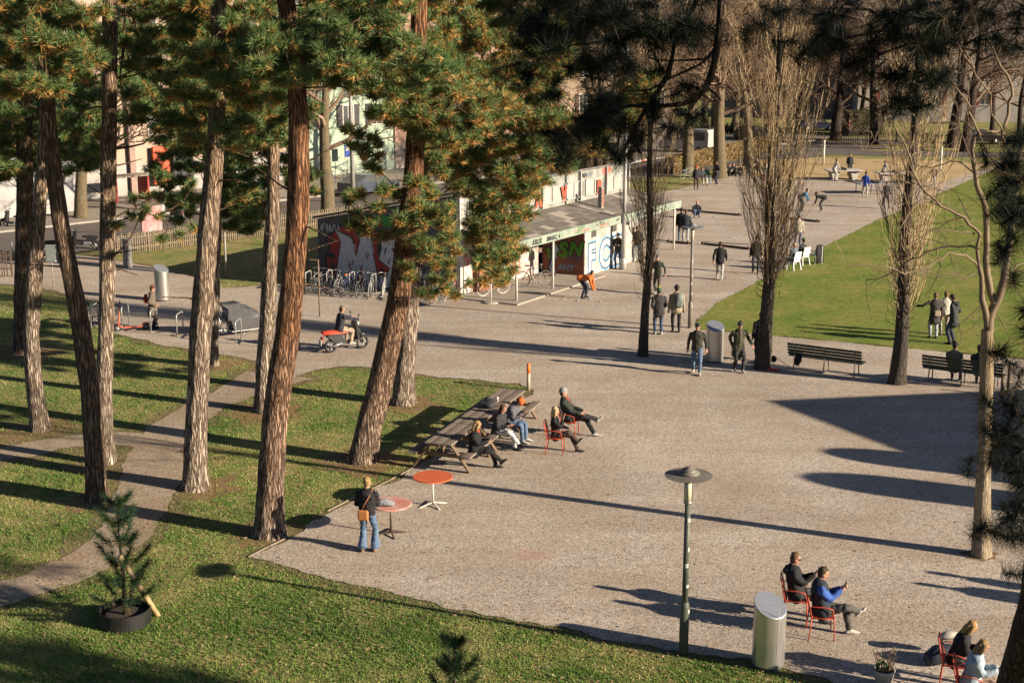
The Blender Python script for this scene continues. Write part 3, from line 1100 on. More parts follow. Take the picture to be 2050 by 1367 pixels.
# the near pine whose shaded boughs hang into the picture
def near_pine():
    foot = Vector((5.9, 13.2, 0))
    root = thing('pine_tree', foot, 0, 'near dark pine with boughs hanging across the top, trunk at the lower right corner', 'pine tree')
    rng = np.random.default_rng(99)
    rr = random.Random(99)
    P = [foot, AT(2046, 1330, 14.0), AT(2085, 1180, 13.4), AT(2125, 900, 12.6), AT(2170, 600, 12.0), AT(2230, 200, 11.4)]
    P[0] = P[1] + (P[1] - P[2]) * 1.0
    k = P[1].z / (P[2].z - P[1].z)
    P[0] = P[1] + (P[1] - P[2]) * k
    foot = P[0].copy()
    foot.z = 0
    root.location = foot
    while P[-1].z < 19:
        P.append(P[-1] + (Vector((.15, -.25, 1.5))))
    W = [.24, .21, .2, .19, .18, .17] + [max(.05, .16 - .02 * i) for i in range(len(P) - 6)]
    P[0] = P[0] - Vector((0, 0, .1))
    link('trunk', trunk_mesh('trunk', P, W, BARK['dark'], foot, seed=55, step=.16), root)
    tw = MB()
    C, D = [], []

    def bough(px, w0, w1):
        S = spline([tuple(AT(x, y, Y)) for x, y, Y in px], .12)
        n = len(S)
        tw.tube([Vector(q[:3]) for q in S], [(w0 + (w1 - w0) * i / (n - 1)) * (1 + .25 * rr.uniform(-1, 1)) for i in range(n)], 6, cap=True)
        return S

    def tuft_at(x, y, Y, n=3, spread=.12, drop=0.0):
        c = AT(x, y, Y)
        for i in range(n):
            q = c + Vector(rng.normal(size=3)) * spread
            dd = Vector((rng.normal() * .8, rng.normal() * .6, rng.normal() * .5 + .25 - drop)).normalized()
            C.append(q)
            D.append(dd)
    Y = 9.6
    bough([(1475, -160, 9.9), (1447, -20, Y), (1436, 90, Y), (1422, 155, Y), (1392, 200, Y), (1330, 212, Y), (1262, 212, Y), (1200, 228, Y), (1150, 262, Y)], .034, .009)
    bough([(1475, -160, 9.9), (1390, 10, Y), (1352, 80, Y), (1338, 150, Y), (1295, 215, Y), (1262, 275, Y), (1238, 325, Y)], .026, .011)
    bough([(1430, 100, Y), (1400, 130, Y), (1345, 155, Y), (1300, 180, Y), (1245, 182, Y)], .012, .005)
    bough([(1412, 175, Y), (1435, 190, Y), (1442, 202, Y)], .009, .010)
    bough([(1420, 118, Y), (1340, 122, Y), (1300, 116, Y), (1300, 102, Y), (1325, 97, Y), (1340, 112, Y)], .010, .005)
    bough([(1390, 10, Y), (1300, 60, Y), (1230, 80, Y), (1150, 90, Y)], .02, .008)
    bough([(1400, -20, Y), (1300, 0, Y), (1180, 10, Y), (1090, 30, Y)], .02, .008)
    bough([(1256, 225, Y), (1240, 270, Y), (1233, 330, Y)], .008, .006)
    bough([(1330, 150, Y), (1290, 60, Y), (1320, 20, Y)], .008, .005)
    for x, y, n in [(1090, 20, 4), (1120, 60, 5), (1160, 20, 5), (1180, 70, 6), (1215, 30, 5), (1240, 85, 6), (1265, 35, 5), (1300, 75, 4), (1330, 25, 4), (1150, 105, 5),
                    (1120, 120, 4), (1205, 110, 5), (1370, 30, 3), (1085, 75, 3), (1160, 140, 3), (1275, 5, 4), (1400, 40, 3), (1340, 80, 2), (1060, 5, 3), (1110, 0, 4), (1180, -10, 4), (1240, 0, 4), (1140, 50, 5), (1195, 55, 5),
                    (1160, 250, 4), (1185, 225, 4), (1210, 250, 3), (1240, 235, 3), (1175, 275, 3), (1255, 250, 3), (1300, 228, 3), (1340, 222, 3), (1245, 178, 3), (1350, 196, 2), (1200, 205, 3), (1410, 60, 2), (1420, 30, 2), (1225, 215, 3)]:
        tuft_at(x, y, Y + rr.uniform(-.4, .5), n)
    Y = 8.8
    bough([(2230, 60, 10.5), (2050, -10, 9.4), (1900, 20, Y), (1800, 55, Y), (1700, 75, Y), (1640, 95, Y)], .03, .007)
    bough([(1900, 20, Y), (1850, 70, Y), (1835, 140, Y), (1815, 200, Y)], .015, .006)
    bough([(1830, 150, Y), (1855, 180, Y), (1868, 172, Y)], .006, .005)
    bough([(1800, 55, Y), (1740, 20, Y), (1650, 15, Y), (1580, 20, Y)], .012, .005)
    bough([(2230, 60, 10.5), (2100, 60, 9.4), (2000, 60, Y), (1930, 90, Y)], .02, .007)
    bough([(1815, 90, Y), (1760, 110, Y), (1720, 132, Y)], .01, .005)
    for x, y, n in [(1570, 15, 2), (1600, 40, 3), (1640, 20, 3), (1660, 70, 3), (1620, 85, 2), (1700, 30, 4), (1700, 90, 2), (1750, 60, 4), (1760, 15, 4), (1800, 60, 4), (1830, 25, 4), (1880, 55, 3),
                    (1900, 15, 3), (1930, 50, 2), (1960, 25, 2), (2000, 40, 3), (2030, 20, 3), (2040, 65, 3), (1730, 128, 2), (1790, 150, 2), (1830, 110, 3), (1850, 150, 2), (1800, 195, 3),
                    (1780, 120, 2), (1870, 172, 1), (1820, 180, 1), (1850, 60, 3)]:
        tuft_at(x, y, Y + rr.uniform(-.4, .5), n, drop=.15)
    Y = 9.4
    bough([(2150, 300, 11.5), (2070, 350, Y), (2020, 400, Y)], .02, .008)
    bough([(2160, 760, 12), (2080, 820, Y), (2020, 870, Y), (1990, 890, Y)], .02, .008)
    bough([(2160, 900, 12), (2080, 960, Y), (2030, 1040, Y)], .02, .008)
    bough([(2160, 560, 12), (2090, 600, Y), (2040, 640, Y)], .02, .008)
    for x, y, n in [(2020, 340, 3), (2045, 300, 3), (2040, 370, 4), (2010, 390, 3), (2045, 430, 4), (2025, 470, 4), (2040, 500, 3), (2030, 410, 4), (2055, 340, 4), (2045, 560, 2), (2040, 640, 2), (2045, 700, 3), (2030, 720, 2),
                    (2050, 760, 3), (2020, 860, 3), (1992, 893, 3), (2045, 860, 4), (2035, 910, 4), (2010, 900, 2), (2045, 960, 4), (2030, 1010, 4), (2050, 1030, 4), (2020, 1045, 2), (2035, 1075, 3), (2055, 1090, 3), (2060, 820, 4)]:
        tuft_at(x, y, Y + rr.uniform(-.3, .4), n)
    nf = len(C)
    # the unseen rest of the crown, massed toward the sun to shade the boughs
    stem = [Vector(q[:3]) for q in spline([tuple(p) for p in P], .3)]
    hubs = []

    def limb(c, s):
        a = min(hubs, key=lambda q: (q - c).length) if hubs else s
        if (a - c).length > .8 * (s - c).length:
            a = s
        hubs.append(c)
        tw.tube([a, (a + c) / 2 - Vector((0, 0, .12)), c], [.03, .022, .012], 4, cap=False)
    for i in range(170):
        z = rr.uniform(8.0, 20.0)
        s = min(stem, key=lambda q: abs(q.z - z))
        an = rr.uniform(-1.9, 1.0)
        q = rr.uniform(.6, 4.6) * (1.15 - .5 * abs(z - 13) / 8)
        c = Vector((s.x + 1.4 + math.cos(an) * q, s.y - 2.2 + math.sin(an) * q, z))
        if c.x < .52 * c.y + 1.2 and z < 15:
            continue
        limb(c, s)
        for k in range(11):
            v = Vector(rng.normal(size=3)).normalized()
            C.append(c + v * .75 * rng.random() ** .5)
            D.append((v + Vector((0, 0, .5))).normalized())
    # unseen low clumps added toward the sun to shade the lower left lawn
    for px_, py_, t_ in [(40, 1200, 17), (-30, 1180, 18), (60, 1300, 17), (150, 1310, 18), (240, 1345, 18), (330, 1365, 19), (420, 1370, 19), (100, 1360, 18), (10, 1350, 17), (200, 1380, 18), (300, 1395, 18),
                         (30, 1130, 19), (90, 1325, 19), (270, 1355, 17), (160, 1350, 16.5), (380, 1385, 18), (20, 1310, 18), (480, 1400, 18), (-40, 1300, 18), (0, 1370, 19), (130, 1400, 18)]:
        c = G(px_, py_)
        t_ = max(t_, (.45 * c.y + 2.2 - c.x) / (.92 + .45 * .39))
        c = c + Vector((SUN_DIR.x, SUN_DIR.y, SUN_DIR.z)) * (t_ * 1.054)
        s = min(stem, key=lambda q: abs(q.z - c.z - .5))
        limb(c, s)
        for k in range(26):
            v = Vector(rng.normal(size=3)).normalized()
            C.append(c + v * .62 * rng.random() ** .5)
            D.append((v + Vector((0, 0, .5))).normalized())
    C = np.array([tuple(c) for c in C])
    D = np.array([tuple(c) for c in D])
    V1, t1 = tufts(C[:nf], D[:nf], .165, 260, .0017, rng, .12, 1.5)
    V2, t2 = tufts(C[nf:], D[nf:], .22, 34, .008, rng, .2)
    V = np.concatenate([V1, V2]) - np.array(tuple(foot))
    link('crown', np_mesh('crown', V, np.arange(len(V)).reshape(-1, 3), [NEEDLE_SHADED], np.concatenate([t1, t2])), root)
    me = tw.mesh('boughs', BARK['dark'])
    me.transform(Matrix.Translation(-foot))
    link('boughs', me, root)


near_pine()


# bare broad-leaved trees: tapered tubes collected in arrays
class Twigs:
    def __init__(s):
        s.V, s.F, s.T, s.n = [], [], [], 0

    def seg(s, pts, r0, r1, sides=3, tint=.5):
        k = len(pts)
        P = np.array([tuple(p) for p in pts])
        d = np.gradient(P, axis=0)
        d /= np.linalg.norm(d, axis=1)[:, None] + 1e-9
        ref = np.where(np.abs(d[:, 2:3]) < .9, np.array([[0, 0, 1.]]), np.array([[1., 0, 0]]))
        a = np.cross(d, ref)
        a /= np.linalg.norm(a, axis=1)[:, None] + 1e-9
        b = np.cross(d, a)
        rad = np.linspace(r0, r1, k)
        an = np.arange(sides) * 2 * np.pi / sides
        ring = P[:, None, :] + (a[:, None, :] * np.cos(an)[None, :, None] + b[:, None, :] * np.sin(an)[None, :, None]) * rad[:, None, None]
        base = s.n
        s.V.append(ring.reshape(-1, 3))
        i = np.repeat(np.arange(k - 1), sides)
        j = np.tile(np.arange(sides), k - 1)
        j2 = (j + 1) % sides
        s.F.append(np.stack([i * sides + j, i * sides + j2, (i + 1) * sides + j2, (i + 1) * sides + j], 1) + base)
        s.T.append(np.full((k - 1) * sides, tint))
        s.n += k * sides

    def build(s, name, m, parent, origin):
        V = np.concatenate(s.V) - np.array(tuple(origin))
        return link(name, np_mesh(name, V, np.concatenate(s.F), [m], np.concatenate(s.T), smooth=True), parent)


def poplar(base_px, widths, first_y, half_px, label, seed, nb=120, dense=1.0, lean=0.0):
    """a lombardy poplar: a straight dark stem hugged by rising whips"""
    rr = random.Random(seed)
    foot = G(*base_px)
    Y = foot.y
    m = mpp(*base_px, Y)
    r0 = widths * m / 2
    root = thing('poplar_tree', foot, 0, label, 'poplar', 'bare poplars along the lawn edge')
    z1 = AT(base_px[0], first_y, Y).z
    hgt = 17.0
    P, W = [], []
    for i in range(12):
        z = hgt * i / 11
        P.append(foot + Vector((lean * z + .06 * math.sin(z * .9 + seed), .05 * math.cos(z * .7 + seed), z - (.1 if i == 0 else 0))))
        W.append(r0 * (1 - .88 * (z / hgt) ** .52) + .012 if z > .5 else r0)
    link('trunk', trunk_mesh('trunk', P, W, BARK['poplar'], foot, 16, .2, .13, 1.3, seed), root)
    T = Twigs()
    half = half_px * m

    def axis(z):
        f = z / hgt * 11
        i = min(10, int(f))
        return P[i].lerp(P[i + 1], f - i)
    for b in range(nb):
        z = z1 - .2 + (hgt - z1) * (rr.random() ** 1.5)
        a = rr.uniform(0, 6.283)
        L = rr.uniform(1.8, 4.2) * (1 - .35 * z / hgt)
        out = half * rr.uniform(.35, 1.1) * (.62 + .5 * min(1, (z - z1 + .2) / 5.5))
        s = axis(z)
        v = Vector((math.cos(a), math.sin(a), 0))
        pts = [s, s + v * out * .42 + Vector((0, 0, L * .22)), s + v * out * .78 + Vector((0, 0, L * .58)), s + v * out * .95 + Vector((rr.uniform(-.1, .1), rr.uniform(-.1, .1), L))]
        rb = rr.uniform(.010, .022)
        ti = rr.uniform(.45, 1.0) if rr.random() < .8 else rr.uniform(0, .4)
        T.seg(spline(pts, .5), rb, .006, 3, ti)
        for k in range(int(15 * dense)):
            f = rr.uniform(.2, .95)
            q = Vector(pts[0]).lerp(Vector(pts[3]), f) + v * out * .18 * math.sin(f * 3.1)
            a2 = a + rr.uniform(-1.6, 1.6)
            v2 = Vector((math.cos(a2), math.sin(a2), 0))
            l2 = rr.uniform(.35, 1.3)
            T.seg([q, q + v2 * l2 * .3 + Vector((0, 0, l2 * .5)), q + v2 * l2 * .38 + Vector((0, 0, l2))], rr.uniform(.007, .010), .0045, 3, min(1, ti + rr.uniform(-.2, .2)))
    # short knotty shoots on the stem
    for b in range(int(150 * dense)):
        z = z1 - .3 + rr.random() * 4.2
        a = rr.uniform(0, 6.283)
        s = axis(z)
        v = Vector((math.cos(a), math.sin(a), 0))
        l2 = rr.uniform(.12, .5)
        q = s + v * r0 * .7
        T.seg([q, q + v * l2 * .6 + Vector((0, 0, l2 * .3)), q + v * l2 * .7 + Vector((0, 0, l2 * .9))], .011, .006, 3, rr.uniform(0, .35))
    T.build('crown', TWIG_POP, root, foot)
    return root


TWIG_POP = attr_mat('poplar_twigs', [(0, (.09, .06, .04)), (.5, (.31, .215, .12)), (1, (.50, .37, .21))], .85)
poplar((1290, 713), 21, 590, 62, 'slimmest bare poplar, its dark stem nearest the clubhouse', 61, 75, .7, .012)
poplar((1528, 739), 33, 590, 92, 'bare poplar with the thickest head of pale whips, beside the empty bench', 62, 175, .8, .006)
poplar((1795, 769), 36, 640, 82, 'bare poplar standing between the two green benches', 63, 125, .75, .004)


def bare_tree(foot, h, r, label, seed, group, spread=.75, levels=4, first=.3, mt=None, bark='street', name='bare_tree', nb=(5, 5, 5, 4), leafy=0, tints=(.2, .8), thin=.0045):
    rr = random.Random(seed)
    foot = Vector(foot)
    root = thing(name, foot, 0, label, 'tree', group)
    P = [foot - Vector((0, 0, .1))]
    W = [r]
    dr = Vector((rr.uniform(-.06, .06), rr.uniform(-.06, .06), 1))
    for i in range(6):
        P.append(P[-1] + dr * h * .13)
        dr = (dr + Vector((rr.uniform(-.1, .1), rr.uniform(-.1, .1), .1))).normalized()
        W.append(r * (1 - .13 * (i + 1)))
    link('trunk', trunk_mesh('trunk', P, W, BARK[bark], foot, 14, .3, .05, 1.35, seed), root)
    T = Twigs()
    LC = []

    def grow(p, d, L, rad, lev):
        pts = [p]
        dd = d.copy()
        ns = 3 if lev < levels else 1
        for i in range(ns):
            dd = (dd + Vector((rr.gauss(0, .22), rr.gauss(0, .22), rr.gauss(.06, .14)))).normalized()
            pts.append(pts[-1] + dd * L / ns)
        T.seg(pts, rad, max(thin, rad * .5), 5 if lev <= 1 else 3, rr.uniform(*tints))
        if leafy and lev >= 2:
            LC.extend(pts[1:])
        if lev >= levels:
            return
        for k in range(nb[min(lev, len(nb) - 1)]):
            f = rr.uniform(.3, 1.0)
            i = min(2, int(f * 3))
            q = pts[i].lerp(pts[i + 1], f * 3 - i)
            ax = Vector((rr.gauss(0, 1), rr.gauss(0, 1), rr.gauss(0, 1))).normalized()
            nd = (dd + ax * spread).normalized()
            grow(q, nd, L * rr.uniform(.5, .75), max(thin, rad * .5), lev + 1)
    for k in range(11):
        f = first + (1 - first) * k / 10
        i = min(5, int(f * 6))
        q = P[i].lerp(P[i + 1], f * 6 - i)
        a = k * 2.4 + rr.uniform(-.5, .5)
        d = Vector((math.cos(a), math.sin(a), rr.uniform(.25, .9))).normalized()
        grow(q, d, h * rr.uniform(.22, .36) * (1.15 - .4 * f), r * .34 * (1.2 - f * .6), 1)
    T.build('branches', mt or TWIG_FAR, root, foot)
    if leafy:
        k = len(LC) * leafy
        c = np.repeat(np.array([tuple(p) for p in LC]), leafy, 0) + npr.normal(0, .28, (k, 3))
        a, b = npr.normal(size=(k, 3)), npr.normal(size=(k, 3))
        a *= .07 / np.linalg.norm(a, axis=1)[:, None]
        b *= .07 / np.linalg.norm(b, axis=1)[:, None]
        V = np.stack([c - a, c + b, c + a], 1).reshape(-1, 3) - np.array(tuple(foot))
        link('crown', np_mesh('crown', V, np.arange(3 * k).reshape(-1, 3), [MATS.get('dead_leaf') or attr_mat('dead_leaf', [(0, (.10, .05, .03)), (1, (.24, .13, .075))], .9)], npr.random(k)), root)
    return root


# the bare tree with the pale stem on the right of the plaza
def right_tree():
    foot = G(1965, 1113)
    Y = foot.y
    root = thing('bare_tree', foot, 0, 'bare tree with a smooth pale stem and crooked branches at the plaza edge', 'tree')
    m = mpp(1970, 800, Y)
    pts = [(1965, 1118), (1967, 1000), (1971, 900), (1972, 850), (1974, 780), (1976, 700), (1976, 660)]
    ww = [36, 31, 27, 28, 26, 25, 22]
    P = [AT(x, y, Y) for x, y in pts]
    P[0] = foot - Vector((0, 0, .1))
    link('trunk', trunk_mesh('trunk', P, [w * m / 2 for w in ww], BARK['pale'], foot, 18, .14, .07, 1.55, 71), root)
    T = Twigs()
    rr = random.Random(17)
    L = [
        (21, 14, [(1976, 680), (1985, 625), (1999, 593), (2010, 558), (2018, 518), (2023, 464), (2029, 420), (2040, 330), (2060, 200)]),
        (18, 12, [(1975, 690), (1972, 622), (1966, 571), (1959, 518), (1960, 472)]),
        (16, 8, [(1990, 605), (1978, 540), (1974, 500), (1976, 451), (1966, 400), (1961, 384), (1953, 346), (1948, 300), (1961, 268), (2004, 263), (2018, 228), (2023, 172), (1996, 113), (1983, 86)]),
        (12, 5, [(1960, 475), (1953, 459), (1929, 437), (1884, 410), (1857, 384), (1835, 357), (1827, 330), (1822, 317), (1808, 282), (1784, 241), (1760, 204)]),
        (9, 4, [(1961, 268), (1940, 236), (1943, 215), (1918, 185), (1897, 155)]),
        (6, 4, [(1948, 262), (1930, 248), (1902, 244), (1862, 246)]),
        (8, 4, [(2012, 280), (2004, 263), (1990, 230), (1975, 190), (1950, 150), (1935, 105)]),
        (9, 4, [(1957, 499), (1926, 491), (1875, 499), (1822, 520), (1779, 552), (1733, 560)]),
        (8, 3, [(1961, 544), (1945, 520), (1929, 512), (1902, 507), (1862, 531), (1810, 545), (1768, 534), (1693, 528)]),
        (7, 3, [(1953, 467), (1918, 461), (1862, 464), (1822, 485)]),
        (6, 3, [(1960, 550), (1930, 552), (1880, 548), (1830, 538)]),
        (7, 4, [(2014, 545), (2040, 530), (2080, 520)]),
        (6, 3, [(1884, 410), (1850, 405), (1830, 412), (1812, 440), (1800, 455)]),
        (6, 3, [(1857, 384), (1835, 370), (1800, 357), (1778, 356)]),
        (5, 3, [(1835, 357), (1812, 330), (1808, 300), (1790, 285), (1750, 282), (1725, 300)]),
        (6, 3, [(1953, 346), (1930, 330), (1905, 325), (1850, 335), (1820, 325)]),
        (5, 3, [(1950, 330), (1935, 300), (1920, 250), (1903, 160), (1898, 100)]),
        (5, 3, [(1822, 317), (1840, 300), (1870, 275), (1890, 255)]),
        (6, 3, [(2006, 263), (2015, 300), (2030, 330), (2045, 345)]),
        (5, 3, [(1972, 600), (1950, 625), (1920, 650), (1925, 690)]),
        (4, 2, [(1990, 620), (2010, 650), (2020, 680), (2005, 690)]),
        (5, 3, [(1961, 268), (1975, 300), (1990, 330), (2010, 345), (2035, 330)]),
        (4, 2, [(1940, 440), (1925, 410), (1915, 385), (1890, 372)]),
        (4, 2, [(1929, 437), (1900, 440), (1880, 455), (1840, 462)]),
        (4, 2, [(1875, 499), (1880, 530), (1872, 560), (1850, 590)]),
        (4, 2, [(1902, 507), (1915, 540), (1905, 565)]),
    ]
    for w0, w1, pl in L:
        dy = rr.uniform(-1.2, 1.2) if w0 < 15 else 0
        n = len(pl)
        q = [tuple(AT(x, y, Y + dy * (i / (n - 1)))) for i, (x, y) in enumerate(pl)]
        S = spline(q, .18)
        S = [np.array(p) + npr.normal(0, .022, 3) for p in S]
        T.seg(S, w0 * m * (.44 if w0 > 13 else .29), w1 * m * .24, 6, rr.uniform(.08, .42))
        if w0 < 13:
            for k in range(n * 2 + 2):
                p = Vector(S[rr.randrange(len(S) // 4, len(S))])
                a = rr.uniform(0, 6.28)
                d = Vector((math.cos(a), rr.uniform(-.6, .6), math.sin(a) + .1)).normalized()
                l2 = rr.uniform(.2, .75)
                e = p + d * l2 * .5 + Vector((0, 0, rr.uniform(-.08, .08)))
                T.seg([p, e, e + (d + Vector((rr.uniform(-.5, .5), 0, rr.uniform(-.4, .5)))) * l2 * .5], w1 * m * .2, .004, 3, rr.uniform(.1, .6))
    T.build('branches', TWIG, root, foot)


right_tree()


# ------------------------------------------------------------------ flat lettering and painted shapes
def text_mesh(s, size, off=0.0, shear=0.0, sx=1.0):
    c = bpy.data.curves.new('lettering', 'FONT')
    c.body = s
    c.size = size
    c.offset = off
    c.shear = shear
    c.align_x = 'CENTER'
    c.resolution_u = 3
    c.extrude = .0
    o = bpy.data.objects.new('lettering', c)
    COL.objects.link(o)
    me = bpy.data.meshes.new_from_object(o.evaluated_get(bpy.context.evaluated_depsgraph_get()))
    bpy.data.objects.remove(o)
    me.transform(Matrix.Diagonal((sx, 1, 1, 1)))
    return me


def paint(name, me, m, parent, origin, right, up, lift):
    """a flat painted shape (x right, y up) laid on a wall"""
    right, up = Vector(right).normalized(), Vector(up).normalized()
    nr = right.cross(up)
    M = Matrix((right, up, nr)).transposed().to_4x4()
    M.translation = Vector(origin) + nr * lift
    me.transform(M)
    me.materials.clear()
    me.materials.append(m)
    return link(name, me, parent)


def poly_mesh(pts):
    me = bpy.data.meshes.new('shape')
    tri = tessellate_polygon([[Vector((p[0], p[1], 0)) for p in pts]])
    fs = []
    for t in tri:
        a, b, c = (Vector((pts[i][0], pts[i][1])) for i in t)
        fs.append(tuple(t) if (b - a).cross(c - a) > 0 else tuple(t)[::-1])
    me.from_pydata([(p[0], p[1], 0) for p in pts], [], fs)
    me.update()
    return me


def blob(cx, cy, rx, ry, seed, n=40, rough=.18):
    out = []
    for i in range(n):
        t = 6.2832 * i / n
        k = 1 + rough * noise.noise(Vector((math.cos(t) * 2.5 + seed, math.sin(t) * 2.5, seed))) * 2
        out.append((cx + rx * k * math.copysign(abs(math.cos(t)) ** .75, math.cos(t)), cy + ry * k * math.copysign(abs(math.sin(t)) ** .75, math.sin(t))))
    return out


def scribble(w, h, seed, n=5, t=.02):
    """an unreadable sprayed tag: one looping stroke"""
    rr = random.Random(seed)
    pts = [np.array((w * (i / (n * 2)) + rr.uniform(-.08, .08) * w, h * (i % 2) * rr.uniform(.7, 1) + rr.uniform(0, .15) * h, 0)) for i in range(n * 2 + 1)]
    S = spline(pts, .05)
    me = bpy.data.meshes.new('tag')
    vs, fs = [], []
    for i, p in enumerate(S):
        d = S[min(i + 1, len(S) - 1)] - S[max(i - 1, 0)]
        d = d / (np.linalg.norm(d) + 1e-9)
        vs += [(p[0] - d[1] * t, p[1] + d[0] * t, i * 1e-5), (p[0] + d[1] * t, p[1] - d[0] * t, i * 1e-5)]
        if i:
            k = 2 * i
            fs.append((k - 2, k - 1, k + 1, k))
    me.from_pydata(vs, [], fs)
    me.update()
    return me


PAINT = {k: mat('paint_' + k, c, .6, c2, 9) for k, c, c2 in (
    ('black', (.012, .012, .014), (.03, .03, .035)), ('red', (.36, .035, .02), (.25, .025, .016)), ('silver', (.60, .59, .58), (.36, .35, .36)),
    ('white', (.55, .54, .52), (.38, .37, .36)), ('green', (.10, .32, .02), (.06, .22, .02)), ('blue', (.10, .28, .50), (.18, .38, .58)),
    ('darkblue', (.04, .07, .22), (.02, .04, .12)), ('pink', (.62, .16, .13), (.5, .1, .08)), ('green2', (.04, .28, .05), (.03, .18, .03)), ('orange', (.75, .14, .06), (.6, .1, .05)))}


def brick_mat():
    m, n, l, b = new_mat('brick_wall', .85, .2)
    tc = n.new('ShaderNodeTexCoord')
    mp = n.new('ShaderNodeMapping')
    mp.inputs['Rotation'].default_value = (R(90), 0, 0)
    l.new(tc.outputs['UV'], mp.inputs[0])
    br = n.new('ShaderNodeTexBrick')
    br.inputs['Color1'].default_value = (.30, .105, .055, 1)
    br.inputs['Color2'].default_value = (.22, .075, .042, 1)
    br.inputs['Mortar'].default_value = (.20, .15, .12, 1)
    br.inputs['Scale'].default_value = 1.0
    br.inputs['Brick Width'].default_value = .25
    br.inputs['Row Height'].default_value = .075
    br.inputs['Mortar Size'].default_value = .008
    l.new(tc.outputs['UV'], br.inputs['Vector'])
    l.new(br.outputs['Color'], b.inputs['Base Color'])
    bp = n.new('ShaderNodeBump')
    bp.inputs['Distance'].default_value = .006
    bp.inputs['Strength'].default_value = -1
    l.new(br.outputs['Fac'], bp.inputs['Height'])
    l.new(bp.outputs[0], b.inputs['Normal'])
    return m


BRICK = brick_mat()


def uv_wall(name, a, b, z0, z1, thick, m, parent, z1b=None):
    """a wall from a to b (xy), uv in metres; its outer face is on the right-hand side going a to b"""
    a, b = Vector(a), Vector(b)
    d = (b - a).normalized()
    nr = Vector((d.y, -d.x))
    L = (b - a).length
    za, zb = z1, (z1 if z1b is None else z1b)
    vs = [(a.x, a.y, z0), (b.x, b.y, z0), (b.x, b.y, zb), (a.x, a.y, za)]
    vs += [(x - nr.x * thick, y - nr.y * thick, z) for x, y, z in vs]
    fs = [(0, 1, 2, 3), (5, 4, 7, 6), (1, 5, 6, 2), (4, 0, 3, 7), (3, 2, 6, 7), (4, 5, 1, 0)]
    me = bpy.data.meshes.new(name)
    me.from_pydata(vs, [], fs)
    me.materials.append(m)
    uv = me.uv_layers.new(name='UVMap')
    for p in me.polygons:
        for li in p.loop_indices:
            v = Vector(me.vertices[me.loops[li].vertex_index].co)
            uv.data[li].uv = ((v.xy - a).dot(d) + (v.xy - a).dot(nr), v.z)
    me.update()
    return link(name, me, parent)


# ------------------------------------------------------------------ the clubhouse
BA = R(59.5)
BU, BW = Vector((math.cos(BA), math.sin(BA))), Vector((-math.sin(BA), math.cos(BA)))
BO = G(1034, 605).xy


def bp3(u, w, z):
    p = BU * u + BW * w
    return Vector((p.x, p.y, z))


def b2(u, w):
    return (BU * u + BW * w)


